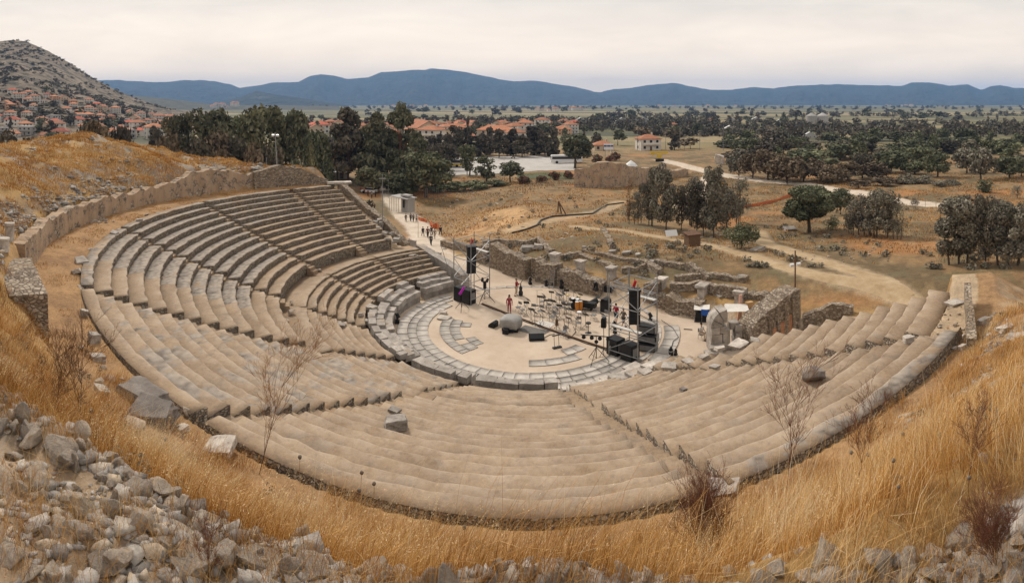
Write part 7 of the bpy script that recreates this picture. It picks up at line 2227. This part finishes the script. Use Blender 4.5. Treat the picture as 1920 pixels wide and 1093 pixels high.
def spots_bank():
    g = np.random.default_rng(14)
    n = 9000
    al = g.uniform(-84, 14, n); rho = np.where(g.random(n) < .6, 39.7 + np.abs(g.normal(0, 2.6, n)), g.uniform(42, 58, n)); f = np.radians(225 + al)
    x, y = CX + rho * np.cos(f), CY + rho * np.sin(f)
    k = g.choice([.07, .10, .14, .2, .3], n, p=[.3, .3, .22, .13, .05])
    q = fbm(x / 3.0, y / 3.0, 131)
    keep = q > np.where(rho < 42.5, .45, np.where(rho > 52, .55, .60))
    A = np.stack([x, y, k], 1)[keep]
    n = 4000
    al = g.uniform(58, 82, n); rho = g.uniform(36.2, 46, n); f = np.radians(225 + al); x, y = CX + rho * np.cos(f), CY + rho * np.sin(f)
    keep = fbm(x / 1.6, y / 1.6, 133) > .57
    B = np.stack([x, y, g.choice([.03, .045, .07, .11], n)], 1)[keep]
    return np.concatenate([A, B])
chips('rubble', spots_bank(), 6)

# ------------------------------------------------------------------ dry grass
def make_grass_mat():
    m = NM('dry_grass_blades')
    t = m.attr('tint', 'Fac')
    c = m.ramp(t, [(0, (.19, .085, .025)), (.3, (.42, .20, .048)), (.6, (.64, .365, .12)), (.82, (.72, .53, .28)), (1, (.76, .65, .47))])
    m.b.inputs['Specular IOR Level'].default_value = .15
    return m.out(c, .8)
M_GRASS = make_grass_mat()
def blades(x, y, h, w, lean, tint, g, curve=.35, ldir=None):
    n = len(x)
    z = height(x, y) - .02
    a = g.random(n) * 6.283 if ldir is None else ldir + g.normal(0, .8, n)
    dx, dy = np.cos(a), np.sin(a)
    pa = g.random(n) * 6.283
    wx, wy = np.cos(pa) * w / 2, np.sin(pa) * w / 2
    L = lean * h
    m_x, m_y, m_z = x + dx * L * curve, y + dy * L * curve, z + h * .55
    t_x, t_y, t_z = x + dx * L, y + dy * L, z + h * (1 - .18 * lean)
    V = np.stack([np.stack([x - wx, y - wy, z], 1), np.stack([x + wx, y + wy, z], 1), np.stack([m_x + wx * .75, m_y + wy * .75, m_z], 1), np.stack([m_x - wx * .75, m_y - wy * .75, m_z], 1), np.stack([t_x, t_y, t_z], 1)], 1)
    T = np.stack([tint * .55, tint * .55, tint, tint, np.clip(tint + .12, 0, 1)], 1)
    b = np.arange(n)[:, None] * 5
    q = (b + np.array([[0, 1, 2, 3, 3, 2, 4]])).ravel()
    fs = np.tile([4, 3], n)
    return V.reshape(-1, 3), q, fs, T.ravel()
class Grass:
    def __init__(s): s.V, s.q, s.fs, s.T, s.b = [], [], [], [], 0
    def add(s, r):
        V, q, fs, T = r
        s.V.append(V); s.q.append(q + s.b); s.fs.append(fs); s.T.append(T); s.b += len(V)
    def build(s, name):
        o = link(name, np_mesh(name, np.concatenate(s.V), np.concatenate(s.q), np.concatenate(s.fs), M_GRASS, attrs={'tint': np.concatenate(s.T)})); props(o, kind='stuff'); return o
def region(n, a0, a1, r0, r1, g):
    al = g.uniform(a0, a1, n); rho = np.sqrt(g.uniform(r0 ** 2, r1 ** 2, n))
    f = np.radians(225 + al)
    return CX + rho * np.cos(f), CY + rho * np.sin(f), rho, al
def build_grass():
    g = np.random.default_rng(77)
    G = Grass()
    # slope below the crest
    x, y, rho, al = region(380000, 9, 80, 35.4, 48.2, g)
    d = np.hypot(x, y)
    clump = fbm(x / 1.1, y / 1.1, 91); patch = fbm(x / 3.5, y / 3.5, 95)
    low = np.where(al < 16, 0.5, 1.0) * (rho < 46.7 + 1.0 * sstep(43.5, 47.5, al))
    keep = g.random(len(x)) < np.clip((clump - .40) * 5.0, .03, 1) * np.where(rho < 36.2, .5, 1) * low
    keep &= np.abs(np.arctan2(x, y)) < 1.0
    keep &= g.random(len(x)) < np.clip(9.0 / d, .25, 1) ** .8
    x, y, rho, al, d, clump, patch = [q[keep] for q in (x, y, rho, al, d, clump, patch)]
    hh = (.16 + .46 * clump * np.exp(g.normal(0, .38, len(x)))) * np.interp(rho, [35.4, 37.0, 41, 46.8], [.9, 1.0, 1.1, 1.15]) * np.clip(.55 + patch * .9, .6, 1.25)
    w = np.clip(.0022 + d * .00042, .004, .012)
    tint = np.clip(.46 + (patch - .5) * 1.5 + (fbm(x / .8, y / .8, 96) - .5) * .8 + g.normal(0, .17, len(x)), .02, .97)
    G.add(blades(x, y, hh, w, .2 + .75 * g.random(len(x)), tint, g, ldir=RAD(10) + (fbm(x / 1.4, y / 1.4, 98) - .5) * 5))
    # tall pale oat stalks
    x, y, rho, al = region(26000, 12, 80, 36.5, 46.8, g)
    keep = (np.abs(np.arctan2(x, y)) < .98) & (fbm(x / 1.6, y / 1.6, 97) > .45)
    x, y = x[keep], y[keep]
    hh = .40 + .45 * g.random(len(x)) ** 1.6; lean = .15 + .35 * g.random(len(x)); 
    V, q, fs, T = blades(x, y, hh, np.full(len(x), .0045), lean, np.clip(.74 + g.normal(0, .1, len(x)), .45, 1), g, ldir=RAD(15)); G.add((V, q, fs, T))
    tips = V.reshape(-1, 5, 3)
    for k in range(9):                            # spikelets hanging round each tip
        f = 1 - k * .06
        base = tips[:, 3] * (1 - f) + tips[:, 4] * f
        n = len(base); o_ = g.normal(0, .022, (n, 3)) + np.array([0, 0, -.012])
        s_ = .006 + .007 * g.random((n, 1))
        a1 = g.normal(size=(n, 3)); a1[:, 2] *= .6; a1 /= np.linalg.norm(a1, axis=1)[:, None]
        a2 = np.cross(a1, np.array([.3, .5, .8])); P = base + o_
        Vq = np.stack([P - a2 * s_ * .25, P + a2 * s_ * .25, P + a1 * s_ + a2 * s_ * .2, P + a1 * s_ - a2 * s_ * .2, P + a1 * s_ * 2], 1)
        b = np.arange(n)[:, None] * 5
        G.add((Vq.reshape(-1, 3), (b + np.array([[0, 1, 2, 3, 3, 2, 4]])).ravel(), np.tile([4, 3], n), np.repeat(.72 + .22 * g.random(n), 5)))
    # tufts between the crest stones
    x, y, rho, al = region(200000, 6, 76, 45.9, 49.4, g)
    d = np.hypot(x, y); keep = (fbm(x / .5, y / .5, 99) > .43) & (np.abs(np.arctan2(x, y)) < 1.0) & (d > 2.6)
    x, y, d = x[keep], y[keep], d[keep]
    G.add(blades(x, y, .10 + .30 * g.random(len(x)) ** 1.4, np.clip(.0018 + d * .0004, .003, .008), .3 + .7 * g.random(len(x)), np.clip(.50 + (fbm(x / .6, y / .6, 94) - .5) * .8 + g.normal(0, .2, len(x)), .05, 1), g))
    # walkway edge, left bank, far right bank: shorter and coarser
    x, y, rho, al = region(130000, -92, 18, 39.6, 60, g)
    keep = fbm(x / 2.2, y / 2.2, 101) > .40; x, y = x[keep], y[keep]; d = np.hypot(x, y); keep = (np.abs(np.arctan2(x, y)) < .95); x, y, d = x[keep], y[keep], d[keep]
    G.add(blades(x, y, .15 + .3 * g.random(len(x)), np.clip(d * .0007, .01, .06), .3 + .5 * g.random(len(x)), np.clip(.52 + (fbm(x / 4, y / 4, 103) - .5) * .8 + g.normal(0, .12, len(x)), .05, .95), g))
    x, y, rho, al = region(26000, -90, 84, 35.4, 39.5, g)
    keep = (fbm(x / 1.5, y / 1.5, 105) > .54) & (np.abs(np.arctan2(x, y)) < .95); x, y = x[keep], y[keep]; d = np.hypot(x, y)
    G.add(blades(x, y, .06 + .16 * g.random(len(x)), np.clip(d * .0006, .006, .04), .4 + .5 * g.random(len(x)), np.clip(.40 + g.normal(0, .14, len(x)), .05, .9), g))
    # field behind the stage
    px = g.uniform(780, 1960, 60000); d = g.uniform(62, 190, 60000); th = (px - 960) / FPX
    x, y = d * np.sin(th), d * np.cos(th); rx, ry = x - CX, y - CY; u = rx * AX[0] + ry * AX[1]
    keep = (u > 14) & (fbm(x / 5, y / 5, 107) > .47)
    for k, (pts, wd) in PATHW.items(): keep &= seg_dist(x, y, pts) > wd * 1.1
    x, y, d = x[keep], y[keep], d[keep]
    G.add(blades(x, y, .15 + .35 * g.random(len(x)), np.clip(d * .0009, .05, .16), .4 + .5 * g.random(len(x)), np.clip(.33 + (fbm(x / 9, y / 9, 109) - .5) * .9 + g.normal(0, .12, len(x)), .02, .8), g))
    # tufts rooted in the joints of the seats
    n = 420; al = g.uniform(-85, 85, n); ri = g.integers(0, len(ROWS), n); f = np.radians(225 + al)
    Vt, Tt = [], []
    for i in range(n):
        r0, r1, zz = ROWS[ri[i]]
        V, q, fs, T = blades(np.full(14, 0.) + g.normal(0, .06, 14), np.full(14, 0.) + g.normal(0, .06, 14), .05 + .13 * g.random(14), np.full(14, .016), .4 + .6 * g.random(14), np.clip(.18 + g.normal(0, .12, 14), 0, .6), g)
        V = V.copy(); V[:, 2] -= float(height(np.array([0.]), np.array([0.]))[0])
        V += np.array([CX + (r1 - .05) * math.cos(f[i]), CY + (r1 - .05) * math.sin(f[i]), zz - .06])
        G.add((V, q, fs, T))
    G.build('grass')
    # grey green weeds in the field
    Vs, ts = [], []
    for i in range(520):
        px = g.uniform(840, 1900); base = g.uniform(372, 545); p = onground(px, base, 60); u = (p.x - CX) * AX[0] + (p.y - CY) * AX[1]
        if u < 13 or float(fbm(np.array([p.x / 7]), np.array([p.y / 7]), 111)[0]) < .48: continue
        if any(float(seg_dist(np.array([p.x]), np.array([p.y]), pts)[0]) < wd * 1.2 for pts, wd in PATHW.values()): continue
        V, t = leaf_cloud([(0, 0, .3, .45, .45, .35), (.3, .1, .25, .3, .3, .25)], 40, .16, int(g.integers(1, 9999))); s_ = g.uniform(.4, 1.1)
        Vs.append(V * np.array([s_ * 1.1, s_ * 1.1, s_ * 1.0]) + np.array([p.x, p.y, p.z])); ts.append(t)
    for i in range(260):                          # drier weeds among the straw of the near slope
        al = g.uniform(12, 80); rho = g.uniform(36.5, 46); x, y = pol(rho, 225 + al)
        if fbm(np.array([x / 2.5]), np.array([y / 2.5]), 113)[0] < .5: continue
        V, t = leaf_cloud([(0, 0, .4, .3, .3, .4), (.2, .1, .3, .25, .25, .3)], 70, .07, int(g.integers(1, 9999))); s_ = g.uniform(.25, .55)
        Vs.append(V * s_ + np.array([x, y, hz(x, y)])); ts.append(t * .8)
    V = np.concatenate(Vs); o = link('weeds', np_mesh('weeds', V, np.arange(len(V)), 4, L_GREY, attrs={'tint': np.concatenate(ts)})); props(o, kind='stuff')
build_grass()

# ------------------------------------------------------------------ bare shrubs and seed heads
M_TWIG = simple('dry_twigs', (.13, .065, .035), .9, .3, 8)
M_TWIGO = simple('orange_twigs', (.30, .155, .06), .9, .3, 8)
M_TWIGR = simple('red_brown_twigs', (.17, .07, .038), .9, .3, 8)
def bare_shrub(px, py, hpx, wpx, label, mat, seed, lean=0.0, many=False, twigmat=None):
    p = onground(px, py); k = dist(p) / FPX; H, W = hpx * k * 1.05, wpx * k
    t = thing('bare_shrub', label, 'shrub', p, 0)
    g = random.Random(seed); st, tw_ = MB(), MB()
    def grow(mb, a, d, L, r, depth):
        pts = [a]; n = 4
        for i in range(n):
            d = (d + Vector((g.gauss(0, .10), g.gauss(0, .10), g.gauss(0.03, .06)))).normalized(); pts.append(pts[-1] + d * L / n)
        mb.path(pts, [max(r * (1 - .16 * i), (.22 if depth < 2 else .17) * k) for i in range(n + 1)], 5 if depth < 2 else 3)
        if depth >= 4: return
        nb = 10 if depth == 0 else 6 if depth == 1 else 4 if depth == 2 else 3
        for i in range(nb):
            q = pts[g.randint(1, n)]; a_ = g.uniform(0, 6.28); sp = g.uniform(.35, .85)
            nd = (d + Vector((math.cos(a_) * sp, math.sin(a_) * sp * .6, g.uniform(-.1, .25)))).normalized()
            grow(tw_ if depth >= 1 else st, q, nd, L * g.uniform(.42, .66), r * .5, depth + 1)
    ns = 6 if many else 1
    for i in range(ns):
        a_ = g.uniform(-1, 1)
        d = Vector((lean + (a_ * W / H * .6 if many else 0), g.uniform(-.2, .2), 1)).normalized()
        grow(st, Vector((0, 0, -.03)), d, H * (.80 if not many else g.uniform(.45, .7)), .011 * k * 55 * (1.1 if many else 1.5), 0)
    st.build('stem', mat, t); tw_.build('twigs', twigmat or mat, t)
bare_shrub(486, 890, 190, 130, 'tall bare orange twigged shrub in front of the left seats', M_TWIG, 3, .32, twigmat=M_TWIGO)
bare_shrub(108, 790, 130, 70, 'thin bare shrub on the left straw slope, left of two', M_TWIG, 4, .08)
bare_shrub(148, 800, 140, 60, 'thin bare shrub on the left straw slope, right of two', M_TWIG, 5, .2)
bare_shrub(1478, 912, 175, 90, 'slender bare shrub before the right rim', M_TWIGR, 6, .2)
bare_shrub(1318, 1085, 175, 110, 'bare brown shrub at the bottom edge right of centre', M_TWIGR, 7, 0, True)
bare_shrub(1868, 1070, 150, 120, 'bushy red brown twig shrub in the bottom right corner', M_TWIGR, 8, 0, True)
bare_shrub(1600, 930, 140, 40, 'thin leaning bare stem in the right straw', M_TWIGR, 9, .35)
bare_shrub(1815, 900, 120, 40, 'thin bare stem high in the right straw', M_TWIGR, 10, .3)
bare_shrub(390, 1090, 80, 20, 'thin bare stem at the bottom left of the crest', M_TWIGR, 11, .0)
for i, (px, py, st) in enumerate([(672, 940, 22), (676, 915, 30), (700, 930, 20), (563, 880, 24), (1665, 905, 40), (1600, 880, 30), (1625, 882, 26), (1675, 945, 26), (1245, 905, 24), (1225, 970, 26), (1055, 1030, 30), (1145, 1035, 26), (870, 1012, 20), (1762, 830, 18), (1695, 830, 18), (1818, 915, 22), (315, 845, 20), (168, 785, 16)]):
    p = onground(px, py + 30); k = dist(p) / FPX
    t = thing('thistle', 'dry thistle with a round grey seed head on a thin stalk', 'plant', p, rng.uniform(0, 6), 'dry thistles in the straw')
    hh = (30 + st) * k; MB().path([(0, 0, 0), (.03, 0, hh * .5), (.05, .02, hh)], .006, 4).build('stalk', M_TWIGO, t)
    V, F = ICO2; g = np.random.default_rng(i); P = V * (1 + g.normal(0, .12, (len(V), 1))) * 3.6 * k + np.array([.05, .02, hh])
    link('seed_head', np_mesh('seed_head', P, F.ravel(), 3, simple('seed_head_%d' % i, (.17, .14, .11), .9) if i == 0 else bpy.data.materials['seed_head_0']), t)
